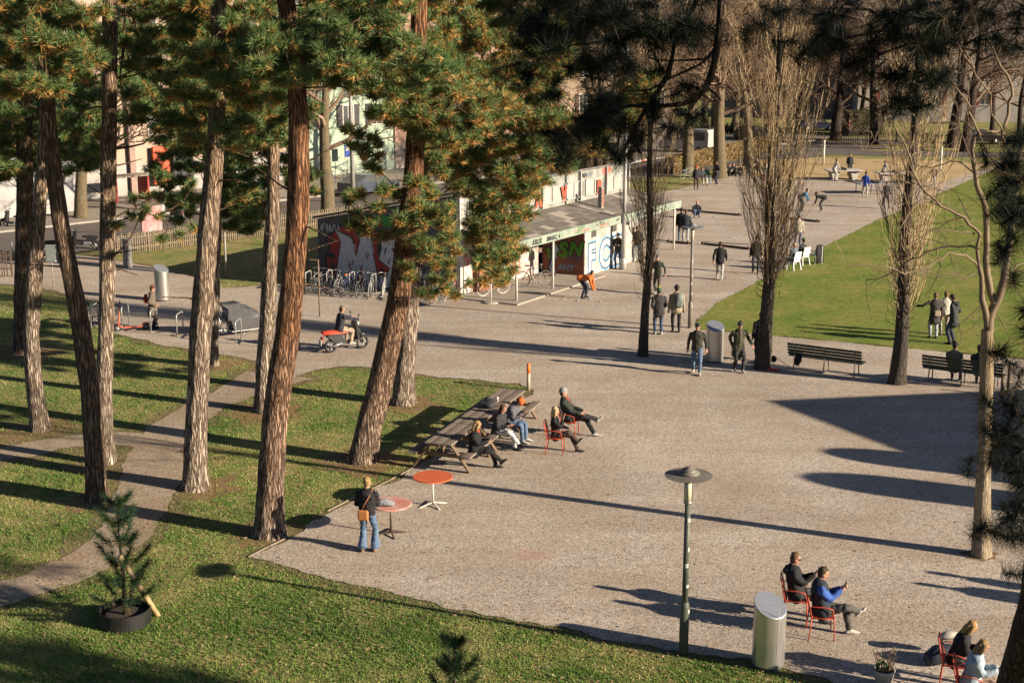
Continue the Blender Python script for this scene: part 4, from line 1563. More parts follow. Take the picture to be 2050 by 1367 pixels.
def clubhouse():
    root = thing('clubhouse', (BO.x, BO.y, 0), 0, 'low brick clubhouse with pale canopy, raised window band and graffiti on its walls', 'building')
    pale = mat('pale_concrete', (.32, .32, .285), .8, (.17, .17, .145), 1.7, detail=8, stretch=(1, 1, .4))
    greeny = mat('mossy_fascia', (.29, .32, .265), .8, (.15, .20, .145), 1.6, detail=7)
    conc = mat('grey_concrete', (.115, .105, .105), .85, (.07, .065, .07), 2.0)
    slab = mat('porch_floor', (.36, .31, .255), .9, (.26, .225, .185), 1.2)
    # end wall with the large piece, dark grey, higher towards the front
    uv_wall('end_wall', b2(-.45, 10.0), b2(-.45, 2.62), 0, 2.85, .3, conc, root, 4.35)
    # corner pillar
    c = MB()
    c.bar(bp3(-.42, 2.5, 0), bp3(-.42, 2.5, 4.25), .2, .26, up=(BU.x, BU.y, 0))
    c.build('corner_pillar', mat('pale_pillar', (.55, .50, .43), .8, (.42, .38, .32), 4), root)
    # raised band of windows above the canopy
    band = uv_wall('window_band', b2(-.3, 2.6), b2(15.4, 2.6), 2.9, 4.42, .25, pale, root)
    uv_wall('back_wall', b2(15.4, 10), b2(-.15, 10), 0, 2.6, .2, pale, root)
    uv_wall('far_end_wall', b2(15.5, 2.62), b2(15.5, 9.8), 0, 4.0, .3, pale, root, 2.6)
    glass = mat('milky_glass', (.44, .43, .38), .25, (.30, .30, .27), 1.5)
    bars = mat('white_bars', (.40, .39, .355), .7, (.26, .25, .23), 3)
    for i in range(7):
        u0 = .3 + i * 2.15
        f = MB()
        o = bp3(u0 + .95, 2.57, 3.5)
        f.bar(bp3(u0, 2.56, 3.17), bp3(u0 + 1.9, 2.56, 3.17), .06, .06)
        f.bar(bp3(u0, 2.56, 3.93), bp3(u0 + 1.9, 2.56, 3.93), .06, .06)
        for du in (0, .95, 1.9):
            f.bar(bp3(u0 + du, 2.56, 3.2), bp3(u0 + du, 2.56, 3.9), .05, .05, up=(BU.x, BU.y, 0))
        if i == 0:
            for k in range(9):
                f.bar(bp3(u0 + .1 * k + .1, 2.53, 3.1), bp3(u0 + .1 * k + .1, 2.53, 3.98), .025, .025, up=(BU.x, BU.y, 0))
        w = f.build('window', bars, root)
        for k in (0, 1):
            uv_wall('pane', b2(u0 + .03 + .95 * k, 2.58), b2(u0 + .92 + .95 * k, 2.58), 3.2, 3.9, .012, glass, w)
    for u0 in (2.35, 6.65, 10.4, 13.2):
        MB().bar(bp3(u0, 2.53, 3.0), bp3(u0, 2.53, 4.42), .16, .1, up=(BU.x, BU.y, 0)).build('pilaster', bars, root)
    # canopy slab, fascia and the paving slabs lying on it
    cs = MB()
    z0, z1 = 2.42, 2.92
    u0, u1, w0, w1 = -.4, 16.3, -.12, 2.58
    vs = [bp3(u0, w0, z0), bp3(u1, w0, z0), bp3(u1, w1, z1), bp3(u0, w1, z1)]
    cs.add(vs + [v - Vector((0, 0, .14)) for v in vs], [(0, 1, 2, 3), (7, 6, 5, 4), (0, 4, 5, 1), (1, 5, 6, 2), (2, 6, 7, 3), (3, 7, 4, 0)])
    roof = cs.build('canopy_roof', mat('canopy_roof', (.13, .115, .10), .95, (.08, .07, .06), 3), root)
    slabm = [mat('roof_slab_a', (.155, .135, .115), .95, (.10, .088, .075), 3, bump=.004), mat('roof_slab_b', (.20, .175, .15), .95, (.13, .115, .10), 3, bump=.004), mat('roof_slab_c', (.36, .32, .27), .9, (.27, .24, .2), 3)]
    nu, nw = 30, 5
    sh = [None] * 3
    du, dw, dz = (u1 - u0) / nu, (w1 - w0) / nw, (z1 - z0) / nw
    for i in range(nu):
        for j in range(nw):
            k = rnd.choices((0, 1, 2), (5, 3, 1.6))[0]
            if sh[k] is None:
                b = MB()
                e1, e2 = BU * (du * .49), BW * (dw * .48)
                ez = dz * .48
                q = [Vector((-e1.x - e2.x, -e1.y - e2.y, -ez)), Vector((e1.x - e2.x, e1.y - e2.y, -ez)), Vector((e1.x + e2.x, e1.y + e2.y, ez)), Vector((-e1.x + e2.x, -e1.y + e2.y, ez))]
                b.add(q + [v + Vector((0, 0, .03)) for v in q], [(3, 2, 1, 0), (4, 5, 6, 7), (0, 1, 5, 4), (1, 2, 6, 5), (2, 3, 7, 6), (3, 0, 4, 7)])
                sh[k] = b.mesh('roof_slab', slabm[k])
            o = link('roof_slab', sh[k], roof)
            off = .5 if j % 2 else 0
            o.location = bp3(u0 + (i + .5) * du, w0 + (j + .5) * dw, z0 + (j + .5) * dz + .004 + rnd.uniform(0, .012))
    fa = MB()
    fa.bar(bp3(u0 - .05, w0 - .04, 2.385), bp3(u1 + .05, w0 - .04, 2.385), .09, .36)
    fascia = fa.build('front_fascia', greeny, root)
    fb = MB()
    fb.bar(bp3(u0 - .05, w0, 2.36), bp3(u0 - .05, w1 - .2, 2.78), .08, .34)
    fb.build('end_fascia', mat('dim_fascia', (.30, .35, .33), .8, (.2, .25, .24), 3), root)
    for k, (u, w) in enumerate(((0, 0), (3.12, 0), (16.1, .05))):
        MB().tube([bp3(u, w, .05), bp3(u, w, 2.28)], .055, 10).build('post', mat('white_post', (.62, .58, .50), .6, (.5, .46, .4), 4), root)
    MB().bar(bp3(10.3, 1.35, 2.65), bp3(10.3, 1.35, 3.72), .2, .22, up=(BU.x, BU.y, 0)).build('roof_post', pale, root)
    # rear roof falling away from the band
    r = MB()
    vs = [bp3(-.5, 2.5, 4.5), bp3(15.6, 2.5, 4.5), bp3(15.6, 10.2, 2.95), bp3(-.5, 10.2, 2.95)]
    r.add(vs + [v - Vector((0, 0, .1)) for v in vs], [(0, 1, 2, 3), (7, 6, 5, 4), (0, 4, 5, 1), (1, 5, 6, 2), (2, 6, 7, 3), (3, 7, 4, 0)])
    r.build('rear_roof', mat('rear_roof', (.16, .145, .13), .9, (.1, .09, .08), 3), root)
    # porch floor
    f = MB()
    f.box(bp3(3.3, 1.2, .02), (8.0, 3.3, .11), 0, Matrix.Rotation(BA, 3, 'Z'), .01)
    f.build('porch_floor', slab, root)
    # walls under the canopy
    uv_wall('plaster_wall', b2(-.28, 2.62), b2(.75, 2.62), 0, 2.8, .15, mat('white_plaster', (.55, .50, .45), .8, (.42, .37, .33), 2.5), root)
    uv_wall('brick_pier', b2(.78, 2.3), b2(1.7, 2.3), 0, 2.8, .3, BRICK, root)
    uv_wall('brick_return', b2(.78, 2.62), b2(.78, 2.3), 0, 2.8, .02, BRICK, root)
    uv_wall('recess_wall', b2(1.72, 2.55), b2(6.4, 2.55), 0, 2.9, .12, mat('recess_paint', (.60, .56, .52), .8, (.36, .2, .16), 2.0), root)
    uv_wall('brick_side', b2(6.65, 2.52), b2(6.65, .35), 0, 2.5, .2, BRICK, root)
    front = uv_wall('white_front', b2(6.66, .3), b2(12.3, .3), 0, 2.32, .2, mat('white_front', (.44, .41, .37), .8, (.26, .24, .21), 1.8, detail=8), root)
    uv_wall('far_side', b2(12.3, .35), b2(12.3, 2.5), 0, 2.5, .2, BRICK, root)
    door = MB()
    door.bar(bp3(8.3, .285, 1.9), bp3(8.3, .285, 2.3), .5, .02, up=(0, 0, 1))
    for u in (7.3, 9.4):
        uv_wall('high_window', b2(u, .285), b2(u + .5, .285), 1.75, 2.22, .01, mat('dark_pane', (.09, .085, .08), .2), root)
    # ---- painted pieces. end wall: x runs towards the front (-w), y up
    rt, up = Vector((-BW.x, -BW.y, 0)), Vector((0, 0, 1))

    def on_end(me, m, lift, nm='graffiti'):
        me.transform(Matrix.Translation((-.22, 0, 0)) @ Matrix.Diagonal((.8, 1.05, 1, 1)))
        return paint(nm, me, PAINT[m], root, bp3(-.45, 9.6, 0), rt, up, lift)
    on_end(poly_mesh([(.35, .25), (.2, 1.0), (.5, 1.55), (.25, 1.9), (.9, 2.35), (1.3, 2.62), (2.2, 2.5), (3.4, 2.62), (4.6, 2.42), (6.6, 2.5), (6.6, .2), (3.5, .12), (1.2, .2)]), 'black', .004)
    on_end(poly_mesh([(.5, .35), (.35, 1.0), (.7, 1.55), (.45, 1.9), (1.05, 2.25), (1.35, 2.5), (2.2, 2.36), (3.4, 2.48), (4.6, 2.28), (6.5, 2.3), (6.5, .3), (3.5, .25), (1.3, .3)]), 'red', .007)
    on_end(poly_mesh([(1.9, 2.62), (2.3, 2.98), (4.2, 3.1), (5.0, 3.0), (4.9, 2.6), (3.4, 2.72), (2.4, 2.6)]), 'green2', .004)
    for k, (x, s) in enumerate(((2.75, 1.0), (3.35, .8), (4.1, 1.0), (5.1, .8))):
        on_end(poly_mesh([(x - .14 * s, 2.62), (x, 3.05 + .1 * s), (x + .13 * s, 2.62)]), 'red', .007)
    for k, (x, y, rx, ry) in enumerate(((.75, 1.9, .16, .1), (.72, 1.2, .2, .14), (.8, .7, .12, .25), (3.95, 1.7, .13, .3), (4.2, 2.1, .16, .09), (4.15, .7, .1, .2))):
        on_end(poly_mesh(blob(x, y, rx, ry, k + 3)), 'black', .010)
    M = [(.95, .1), (1.3, 1.3), (1.45, 1.85), (1.1, 2.25), (1.9, 2.08), (2.15, 1.95), (2.42, 1.2), (2.75, 1.95), (2.7, 2.1), (3.62, 2.1), (3.4, 1.85), (3.95, .1), (2.95, .1), (2.82, 1.05), (2.5, .45), (2.25, .45), (1.9, 1.15), (1.85, .1)]
    S = [(4.15, 2.1), (5.2, 2.15), (5.15, 1.85), (4.75, 1.75), (5.25, 1.25), (5.2, .75), (4.75, .12), (3.98, .12), (4.0, .55), (4.55, .6), (4.7, .95), (4.0, 1.25), (4.2, 1.7)]
    A = [(5.5, .12), (5.6, 1.3), (5.5, 2.1), (6.4, 2.1), (6.5, .12), (6.1, .12), (6.0, .8), (5.8, .8), (5.7, .12)]

    def inset(poly, k):
        cx, cy = sum(p[0] for p in poly) / len(poly), sum(p[1] for p in poly) / len(poly)
        n = len(poly)
        ar = sum(poly[i - 1][0] * poly[i][1] - poly[i][0] * poly[i - 1][1] for i in range(n))
        sg = 1 if ar > 0 else -1
        out = []
        for i in range(n):
            a, b, c = Vector(poly[i - 1]), Vector(poly[i]), Vector(poly[(i + 1) % n])
            d1, d2 = (b - a).normalized(), (c - b).normalized()
            nn = Vector((-(d1.y + d2.y), d1.x + d2.x)) * sg
            if nn.length < .2:
                nn = Vector((-d1.y, d1.x)) * sg
            q = b + nn.normalized() * k
            out.append((q.x, q.y))
        return out
    for P in (M, S, A):
        on_end(poly_mesh(inset(P, -.11)), 'black', .013)
        on_end(poly_mesh(inset(P, -.035)), 'white', .016)
        on_end(poly_mesh(P), 'silver', .019)
        xs, ys = [p[0] for p in P], [p[1] for p in P]
        st = 0
        while st < 9 and P is not A:
            x, y = rnd.uniform(min(xs), max(xs)), rnd.uniform(.2, max(ys) - .3)
            if in_poly(np.array([x]), np.array([y]), inset(P, .1))[0] and in_poly(np.array([x + .12]), np.array([y + .3]), inset(P, .04))[0]:
                on_end(poly_mesh([(x - .03, y - .05), (x + .05, y), (x + .09, y + .12), (x + .14, y + .3), (x + .07, y + .2), (x + .01, y + .12)]), 'black', .022)
            st += 1
    for x, y in ((2.35, 1.55), (3.5, 1.75), (3.55, 1.5), (3.5, .62), (2.9, .62), (2.02, .62), (2.85, .4), (2.05, .35)):
        for k in range(3):
            on_end(poly_mesh([(x - .09, y + k * .085), (x + .09, y + k * .085 + .01), (x + .09, y + k * .085 + .055), (x - .08, y + k * .085 + .05)]), 'white', .024)
    # painted names
    on_end(scribble(1.3, .35, 3, 6, .025), 'silver', .028).location = (0, 0, 2.3)
    # front fascia lettering
    rf = Vector((BU.x, BU.y, 0))
    paint('lettering', text_mesh('KRUX', .3, .012, .2), PAINT['black'], fascia, bp3(1.35, -.21, 2.27), rf, up, .004)
    paint('lettering', text_mesh('BMARC_4', .27, .010, .25), PAINT['black'], fascia, bp3(2.75, -.21, 2.28), rf, up, .004)
    paint('graffiti', scribble(1.6, .2, 5, 8, .02), mat('faded_pink', (.5, .36, .34), .8), fascia, bp3(4.3, -.21, 2.28), rf, up, .004)
    # window band letters
    for s, u in (('A', 6.3), ('V', 8.75), ('P', 12.4)):
        paint('lettering', text_mesh(s, .95, .055, 0, .85), PAINT['orange'], band, bp3(u, 2.5, 3.15), rf, up, .006)
        paint('lettering', text_mesh(s, .95, -.012, 0, .85), PAINT['black'], band, bp3(u, 2.5, 3.15), rf, up, .010)
    for s, u, sz, m in (('RA', 7.2, .34, 'black'), ('IMA', 10.9, .34, 'black')):
        paint('lettering', text_mesh(s, sz, .006, .2), PAINT[m], band, bp3(u, 2.59, 4.05), rf, up, .006)
    # roof post letters
    for i in range(5):
        paint('graffiti', scribble(.14, .16, 20 + i, 1, .02), PAINT['orange'], root, bp3(10.23, 1.23, 3.5 - i * .17), rf, up, .006)
    paint('graffiti', poly_mesh(blob(.5, .2, .55, .17, 8)), PAINT['pink'], band, bp3(12.9, 2.6, 4.0), rf, up, .005)
    # brick side: green bubble letters; x runs from back to front
    gx = Vector((-BW.x, -BW.y, 0))
    for s, x, y, sz, sh in (('V', .5, .5, 1.0, .1), ('S', 1.1, .85, 1.0, .1), ('N', 1.72, 1.0, .85, .25)):
        paint('lettering', text_mesh(s, sz, .10, sh), PAINT['black'], root, bp3(6.65, 2.52 - x, y), gx, up, .005)
        paint('lettering', text_mesh(s, sz, .05, sh), PAINT['green'], root, bp3(6.65, 2.52 - x, y), gx, up, .009)
    paint('lettering', text_mesh('ANY', .42, .004, .1), PAINT['blue'], root, bp3(6.65, 1.27, .25), gx, up, .006)
    for k, (y, m) in enumerate(((.85, 'darkblue'), (.68, 'darkblue'))):
        paint('graffiti', scribble(.7, .14, 30 + k, 5, .014), PAINT[m], root, bp3(6.65, 1.2, y), gx, up, .006)
    paint('graffiti', scribble(1.2, .14, 33, 7, .01), PAINT['white'], root, bp3(6.65, 1.7, 2.1), gx, up, .006)
    # white front: outlined bubble letters with a pale blue edge
    for s, u, sz, sx in (('F', 7.35, 1.75, .85), ('C', 8.7, 1.8, .85), ('Z', 10.05, 1.75, .85)):
        paint('lettering', text_mesh(s, sz, .19, 0, sx), PAINT['blue'], front, bp3(u, .3, .22), rf, up, .005)
        paint('lettering', text_mesh(s, sz, .12, 0, sx), PAINT['black'], front, bp3(u, .3, .22), rf, up, .009)
        paint('lettering', text_mesh(s, sz, .06, 0, sx), PAINT['white'], front, bp3(u, .3, .22), rf, up, .013)
    paint('lettering', text_mesh('SNAKE', .3, .01), PAINT['black'], front, bp3(10.9, .3, 1.9), rf, up, .017)
    for k in range(26):
        wl = rnd.choice(('f', 'f', 'e', 'b', 'p', 'r'))
        m = PAINT[rnd.choice(('black', 'black', 'darkblue', 'pink', 'silver', 'green2'))]
        sw, sh_ = rnd.uniform(.4, 1.1), rnd.uniform(.12, .3)
        me = scribble(sw, sh_, 200 + k, rnd.randint(3, 6), .010)
        if wl == 'f':
            paint('graffiti', me, m, fascia, bp3(rnd.uniform(3.8, 14), -.21, rnd.uniform(2.24, 2.36)), rf, up, .006)
        elif wl == 'e':
            paint('graffiti', me, PAINT['silver'], root, bp3(-.45, rnd.uniform(3.2, 5.2), rnd.uniform(.4, 3.0)), rt, up, .03)
        elif wl == 'b':
            paint('graffiti', me, m, band, bp3(rnd.uniform(3, 14), 2.6, rnd.uniform(4.0, 4.15)), rf, up, .006)
        elif wl == 'p':
            paint('graffiti', me, m, root, bp3(-.2, 2.62, rnd.uniform(.5, 2.2)), rf, up, .008)
        else:
            paint('graffiti', me, m, root, bp3(rnd.uniform(1.9, 5.3), 2.55, rnd.uniform(.3, 2.4)), rf, up, .02)
    # tags on the plaster and the recess wall
    paint('lettering', text_mesh('MW', .8, .02, .2), PAINT['pink'], root, bp3(.22, 2.62, 1.2), rf, up, .005)
    paint('lettering', text_mesh('MIF', .35, .01), PAINT['black'], root, bp3(5.6, 2.55, 1.6), rf, up, .005)
    paint('lettering', text_mesh('ILE', .4, .02), PAINT['pink'], root, bp3(5.5, 2.55, 2.05), rf, up, .005)
    for k, m in enumerate(('pink', 'green2', 'pink', 'black', 'blue')):
        paint('graffiti', scribble(2.6, 1.2, 40 + k, 5, .06), PAINT[m], root, bp3(1.9, 2.55, .5 + .1 * k), rf, up, .005 + .003 * k)
    # sign letters down the corner pillar
    for i in range(4):
        paint('graffiti', scribble(.1, .15, 50 + i, 1, .012), PAINT['black'], root, bp3(-.47, 2.37, 3.9 - i * .22), rf, up, .004)


clubhouse()


def world_of(u, w, z=0.0):
    p = BO + b2(u, w)
    return Vector((p.x, p.y, z))


# the tall steel mast by the clubhouse
mp_ = thing('steel_mast', G(1247, 540), 0, 'tall slim steel mast beside the white painted clubhouse front', 'pole')
MB().tube([(0, 0, 0), (.02, 0, 4), (.03, 0, 12.5)], [.105, .09, .06], 12).build('pole', mat('mast_steel', (.46, .45, .43), .5, (.34, .33, .31), 3, metal=.3), mp_)
MB().lathe([(.16, 0), (.16, .5), (.11, .56)], 12).build('sleeve', MATS['mast_steel'], mp_)
bar = thing('roof_barrier', world_of(15.4, 2.3, 3.5), BA, 'thin white and red barrier arm projecting beside the steel mast', 'barrier')
MB().tube([(0, 0, .9), (2.0, -.1, .95)], .035, 6).build('arm', mat('arm_white', (.6, .58, .55), .6), bar)
MB().tube([(1.2, -.06, .93), (1.6, -.08, .94)], .042, 6).build('red_band', PAINT['orange'], bar)
MB().tube([(0, 0, -.9), (0, 0, .95)], .035, 6).build('post', MATS['arm_white'], bar)


# ------------------------------------------------------------------ picnic tables, round tables, chairs, benches
OLDWOOD = mat('old_wood', (.175, .135, .105), .85, (.10, .078, .062), 5, stretch=(1, 7, 7), bump=.003, bscale=20)
OLDWOOD2 = mat('old_wood_grey', (.26, .215, .175), .85, (.16, .125, .10), 5, stretch=(1, 7, 7), bump=.003, bscale=20)
LEGWOOD = mat('leg_wood', (.20, .13, .085), .85, (.12, .08, .05), 7, stretch=(7, 7, 1))


def picnic_table(loc, rz, label, L=1.9):
    t = thing('picnic_table', loc, rz, label, 'picnic table', 'row of picnic tables')
    for i in range(5):
        MB().box(((0), (i - 2) * .15, .74), (L, .138, .04), 0, bev=.006).build('plank', OLDWOOD if i % 2 else OLDWOOD2, t)
    for s in (-1, 1):
        for k in (0, 1):
            MB().box((0, s * (.66 + .135 * k), .44), (L, .125, .045), 0, bev=.006).build('seat_plank', OLDWOOD2 if k else OLDWOOD, t)
        x = s * (L / 2 - .22)
        for q in (-1, 1):
            MB().bar((x, q * .25, .72), (x, q * .78, .01), .045, .13, up=(1, 0, 0), bev=.005).build('leg', LEGWOOD, t)
        MB().box((x + .05, 0, .39), (.045, 1.62, .11), bev=.005).build('cross_beam', LEGWOOD, t)
        MB().box((x + .05, 0, .69), (.045, .7, .08), bev=.005).build('top_beam', LEGWOOD, t)
        MB().bar((x, 0, .40), (x - s * .35, 0, .70), .045, .07, bev=.004).build('brace', LEGWOOD, t)
    return t


A0, A1 = G(893, 945), G(1030, 840)
PD = (G(1010, 845) - G(880, 945)).xy.normalized()
PA = math.atan2(PD.y, PD.x)
pt0 = G(905, 925)
for i, lb in enumerate(('weathered picnic table nearest the orange round table', 'middle weathered picnic table with a backpack lying on it', 'furthest weathered picnic table, with the white cup')):
    c = pt0 + Vector((PD.x, PD.y, 0)) * (i * 1.93)
    picnic_table((c.x, c.y, .02), PA, lb, 1.88)


def round_table(loc, label, top, base, rz):
    t = thing('round_table', loc, rz, label, 'table', 'round metal bistro tables')
    MB().lathe([(.46, .712), (.475, .716), (.475, .735), (.468, .742), (.02, .744)], 48, smooth=False).build('table_top', top, t)
    MB().tube([(0, 0, .05), (0, 0, .712)], .026, 10).build('stem', base, t)
    for k in range(4):
        a = k * math.pi / 2
        MB().bar((.02 * math.cos(a), .02 * math.sin(a), .10), (.36 * math.cos(a), .36 * math.sin(a), .018), .04, .03, bev=.004).build('foot', base, t)
    return t


round_table(G(867, 1013), 'round table with a smooth orange top and a white cross foot', mat('orange_enamel', (.62, .135, .045), .45, (.52, .11, .04), 4), mat('white_enamel', (.66, .60, .54), .5, (.5, .44, .38), 6), .5)
round_table(G(783, 1070), 'round table with a scuffed faded red top beside the woman in jeans', mat('scuffed_red', (.48, .12, .08), .6, (.62, .42, .36), 3.2, detail=6), mat('dark_stem', (.10, .07, .05), .5), .3)
bg = thing('grey_bag', AT(769, 1016, G(783, 1070).y - .22), 0, 'crumpled grey bag lying on the scuffed red table', 'bag')
bg.location.z = .744
b = MB()
b.loft([(-.2, 0, .05), (-.12, 0, .085), (.05, .02, .09), (.2, 0, .06)], [.04, .09, .1, .07], [.05, .085, .08, .05], side=(0, 1, 0))
b.build('sack', mat('grey_cloth', (.30, .31, .32), .9, (.13, .14, .15), 14, bump=.02, bscale=12), bg)
MB().tube([(-.22, 0, .06), (-.25, -.06, .03), (-.2, -.14, .02), (-.08, -.16, .015)], .012, 5).build('strap', MATS['grey_cloth'], bg)

REDM = mat('red_chair_metal', (.52, .07, .035), .45, (.42, .05, .03), 5)


def red_chair(loc, rz, label):
    """stacking metal chair with a perforated sheet seat; faces +y"""
    t = thing('red_chair', loc, rz, label, 'chair', 'red metal park chairs')
    for s in (-1, 1):
        MB().tube([(s * .25, .22, 0), (s * .235, .2, .44), (s * .235, .16, .45)], .012, 7).build('leg', REDM, t)
        MB().tube([(s * .25, -.24, 0), (s * .23, -.2, .44)], .012, 7).build('leg', REDM, t)
        MB().tube([(s * .235, .2, .44), (s * .262, .17, .62), (s * .265, .05, .655), (s * .25, -.2, .66), (s * .235, -.235, .62)], .011, 7).build('armrest', REDM, t)
    MB().tube([(-.235, .2, .43), (-.235, -.2, .43), (.235, -.2, .43), (.235, .2, .43)], .011, 6, closed=True).build('seat_frame', REDM, t)
    b = MB()
    for i in range(7):
        y = -.19 + i * .063
        b.box((0, y, .442 - .012 * math.sin(i / 6 * 3.14)), (.46, .05, .006))
    b.build('seat', REDM, t)
    MB().tube([(-.23, -.2, .43), (-.24, -.28, .80), (-.15, -.3, .86), (.15, -.3, .86), (.24, -.28, .80), (.23, -.2, .43)], .012, 7).build('back_frame', REDM, t)
    b = MB()
    for i in range(5):
        z = .52 + i * .07
        b.box((0, -.2 - (z - .43) * .2, z), (.45, .006, .055), rot=Matrix.Rotation(.19, 3, 'X'))
    b.build('backrest', REDM, t)
    return t


GREENW = mat('green_bench', (.030, .042, .026), .6, (.018, .026, .018), 6, stretch=(1, 5, 5))
BENCHM = mat('bench_iron', (.20, .19, .18), .5, (.14, .13, .12), 5, metal=.3)


def park_bench(loc, rz, label):
    """faces +y, so its back is on the -y side"""
    t = thing('park_bench', loc, rz, label, 'bench', 'green slatted park benches')
    for i in range(4):
        MB().box((0, -.16 + i * .115, .44), (2.5, .095, .035), bev=.006).build('seat_slat', GREENW, t)
    for i in range(4):
        MB().box((0, -.25 - i * .028, .54 + i * .105), (2.5, .03, .085), rot=Matrix.Rotation(.26, 3, 'X'), bev=.006).build('back_slat', GREENW, t)
    for x in (-1.02, 0, 1.02):
        MB().tube([(x, -.36, .90), (x, -.28, .60), (x, -.23, .42), (x, -.26, .2), (x, -.3, 0)], .02, 7).build('leg', BENCHM, t)
        MB().tube([(x, -.23, .41), (x, .18, .41), (x, .2, .2), (x, .24, 0)], .02, 7).build('leg', BENCHM, t)
    return t


def on_line(p, q, along):
    a, b = G(*p), G(*q)
    d = (b - a).normalized()
    return a + d * along, math.atan2(d.y, d.x)


bc, ba = on_line((1592, 745), (1722, 757), 0)
bl, bz = (G(1594, 740) + G(1722, 757)) / 2, math.atan2((G(1722, 757) - G(1594, 740)).y, (G(1722, 757) - G(1594, 740)).x)
park_bench((bl.x, bl.y + .25, .02), bz, 'empty green bench with clothes on one end, between two poplars')
bl2 = (G(1866, 768) + G(2000, 782)) / 2
park_bench((bl2.x, bl2.y + .25, .02), bz, 'green bench with two people sitting on it, seen from behind')


# ------------------------------------------------------------------ bins, lamps, posts
STEEL = mat('brushed_steel', (.60, .585, .55), .36, (.46, .44, .40), 2.2, metal=.85, stretch=(3, 3, .6))
STEELTOP = mat('bin_lid', (.50, .52, .56), .42, (.42, .44, .48), 3, metal=.7)


def bin_(foot_px, label, h=1.22, r=.285, az=0.0):
    """a stainless tube cut off at a slant"""
    foot = G(*foot_px)
    t = thing('litter_bin', (foot.x, foot.y, .015), az, label, 'litter bin', 'stainless steel litter bins')
    n = 40
    MB().lathe([(r * .93, 0), (r * .93, .06)], 28).build('plinth', mat('bin_plinth', (.10, .10, .10), .7), t)
    vs, fs = [], []
    for k in (0, 1):
        for j in range(n):
            a = 6.28318 * j / n
            z = .06 if k == 0 else h + .14 * math.sin(a)
            vs.append((r * math.cos(a), r * math.sin(a), z))
    for j in range(n):
        fs.append((j, (j + 1) % n, n + (j + 1) % n, n + j))
    MB().add(vs, fs, 0, True).build('body', STEEL, t)
    vs2 = []
    for rr_, dz in ((r * 1.0, .002), (r * .975, .012), (.01, .012)):
        for j in range(n):
            a = 6.28318 * j / n
            vs2.append((rr_ * math.cos(a), rr_ * math.sin(a), h + .14 * math.sin(a) * rr_ / r + dz))
    fs2 = []
    for k in (0, 1):
        for j in range(n):
            fs2.append((k * n + j, k * n + (j + 1) % n, (k + 1) * n + (j + 1) % n, (k + 1) * n + j))
    MB().add(vs2, fs2, 0, False).build('lid', STEELTOP, t)
    MB().box((0, -r - .002, .75), (.012, .006, .9)).build('seam', mat('bin_seam', (.30, .29, .27), .5), t)
    return t


bin_((1537, 1332), 'steel litter bin nearest the camera, at the gravel edge by the lamp', 1.13, .285, .35)
bin_((1430, 724), 'steel litter bin between the two walkers in dark jackets', 1.22, .3, .2)
bin_((326, 602), 'steel litter bin beside the woman with the red bag', 1.35, .3, .9)

LAMPG = mat('lamp_green', (.045, .06, .045), .5, (.10, .11, .085), 12)
LAMPD = mat('lamp_hat', (.17, .155, .13), .5, (.13, .12, .10), 5)


def lamp(foot_px, label, h=3.42, mpost=LAMPG, mhat=LAMPD):
    foot = G(*foot_px)
    t = thing('lamp_post', (foot.x, foot.y, .01), 0, label, 'lamp post', 'park lamps with flat round hats')
    MB().lathe([(.085, 0), (.085, .93), (.075, .98), (.058, 1.02)], 16).build('base_tube', mpost, t)
    MB().tube([(0, 0, 1.0), (0, 0, h - .55)], [.056, .052], 12).build('pole', mpost, t)
    MB().lathe([(.05, h - .58), (.075, h - .56), (.075, h - .53), (.05, h - .51)], 16).build('collar', mat('lamp_steel', (.35, .33, .28), .4, metal=.5), t)
    MB().lathe([(.062, h - .52), (.062, h - .12)], 16).build('glass_tube', mat('lamp_glass', (.50, .42, .22), .12, (.6, .56, .45), 3), t)
    for k in range(3):
        a = k * 2.1 + .3
        MB().tube([(.078 * math.cos(a), .078 * math.sin(a), h - .55), (.078 * math.cos(a), .078 * math.sin(a), h - .08)], .008, 5).build('stay', mpost, t)
    MB().lathe([(.415, h - .055), (.42, h - .045), (.30, h - .03), (.19, h - .02), (.02, h - .02)], 40, smooth=False).build('hat', mhat, t)
    MB().lathe([(.19, h - .02), (.195, h + .0), (.185, h + .02), (.13, h + .025), (.13, h + .05), (.12, h + .065), (.075, h + .068), (.07, h + .09), (.045, h + .105), (.01, h + .115)], 28).build('cap', mhat, t)
    for k, (z, a) in enumerate(((1.32, -1.4), (1.71, -1.9), (2.02, -1.2), (2.55, -1.6), (.85, -.9))):
        r = .0575 if z > 1 else .087
        s = MB()
        pts = []
        for j in range(4):
            for zz in (z - .028 - .01 * (k % 3), z + .03 + .012 * (k % 2)):
                b_ = a + j * .35
                pts.append((r * math.cos(b_), r * math.sin(b_), zz))
        s.add(pts, [(0, 2, 3, 1), (2, 4, 5, 3), (4, 6, 7, 5)])
        s.build('sticker', mat('sticker_pale', (.55, .53, .48), .6, (.3, .3, .3), 30), t)
    return t


lamp((1368, 1310), 'green lamp post nearest the camera, covered in small stickers')
lamp((1381, 657), 'thin grey lamp post further off, at the corner of the big lawn', 3.9, mat('lamp_grey', (.22, .20, .17), .5, (.16, .14, .12), 6), mat('lamp_hat_blue', (.20, .21, .22), .4))

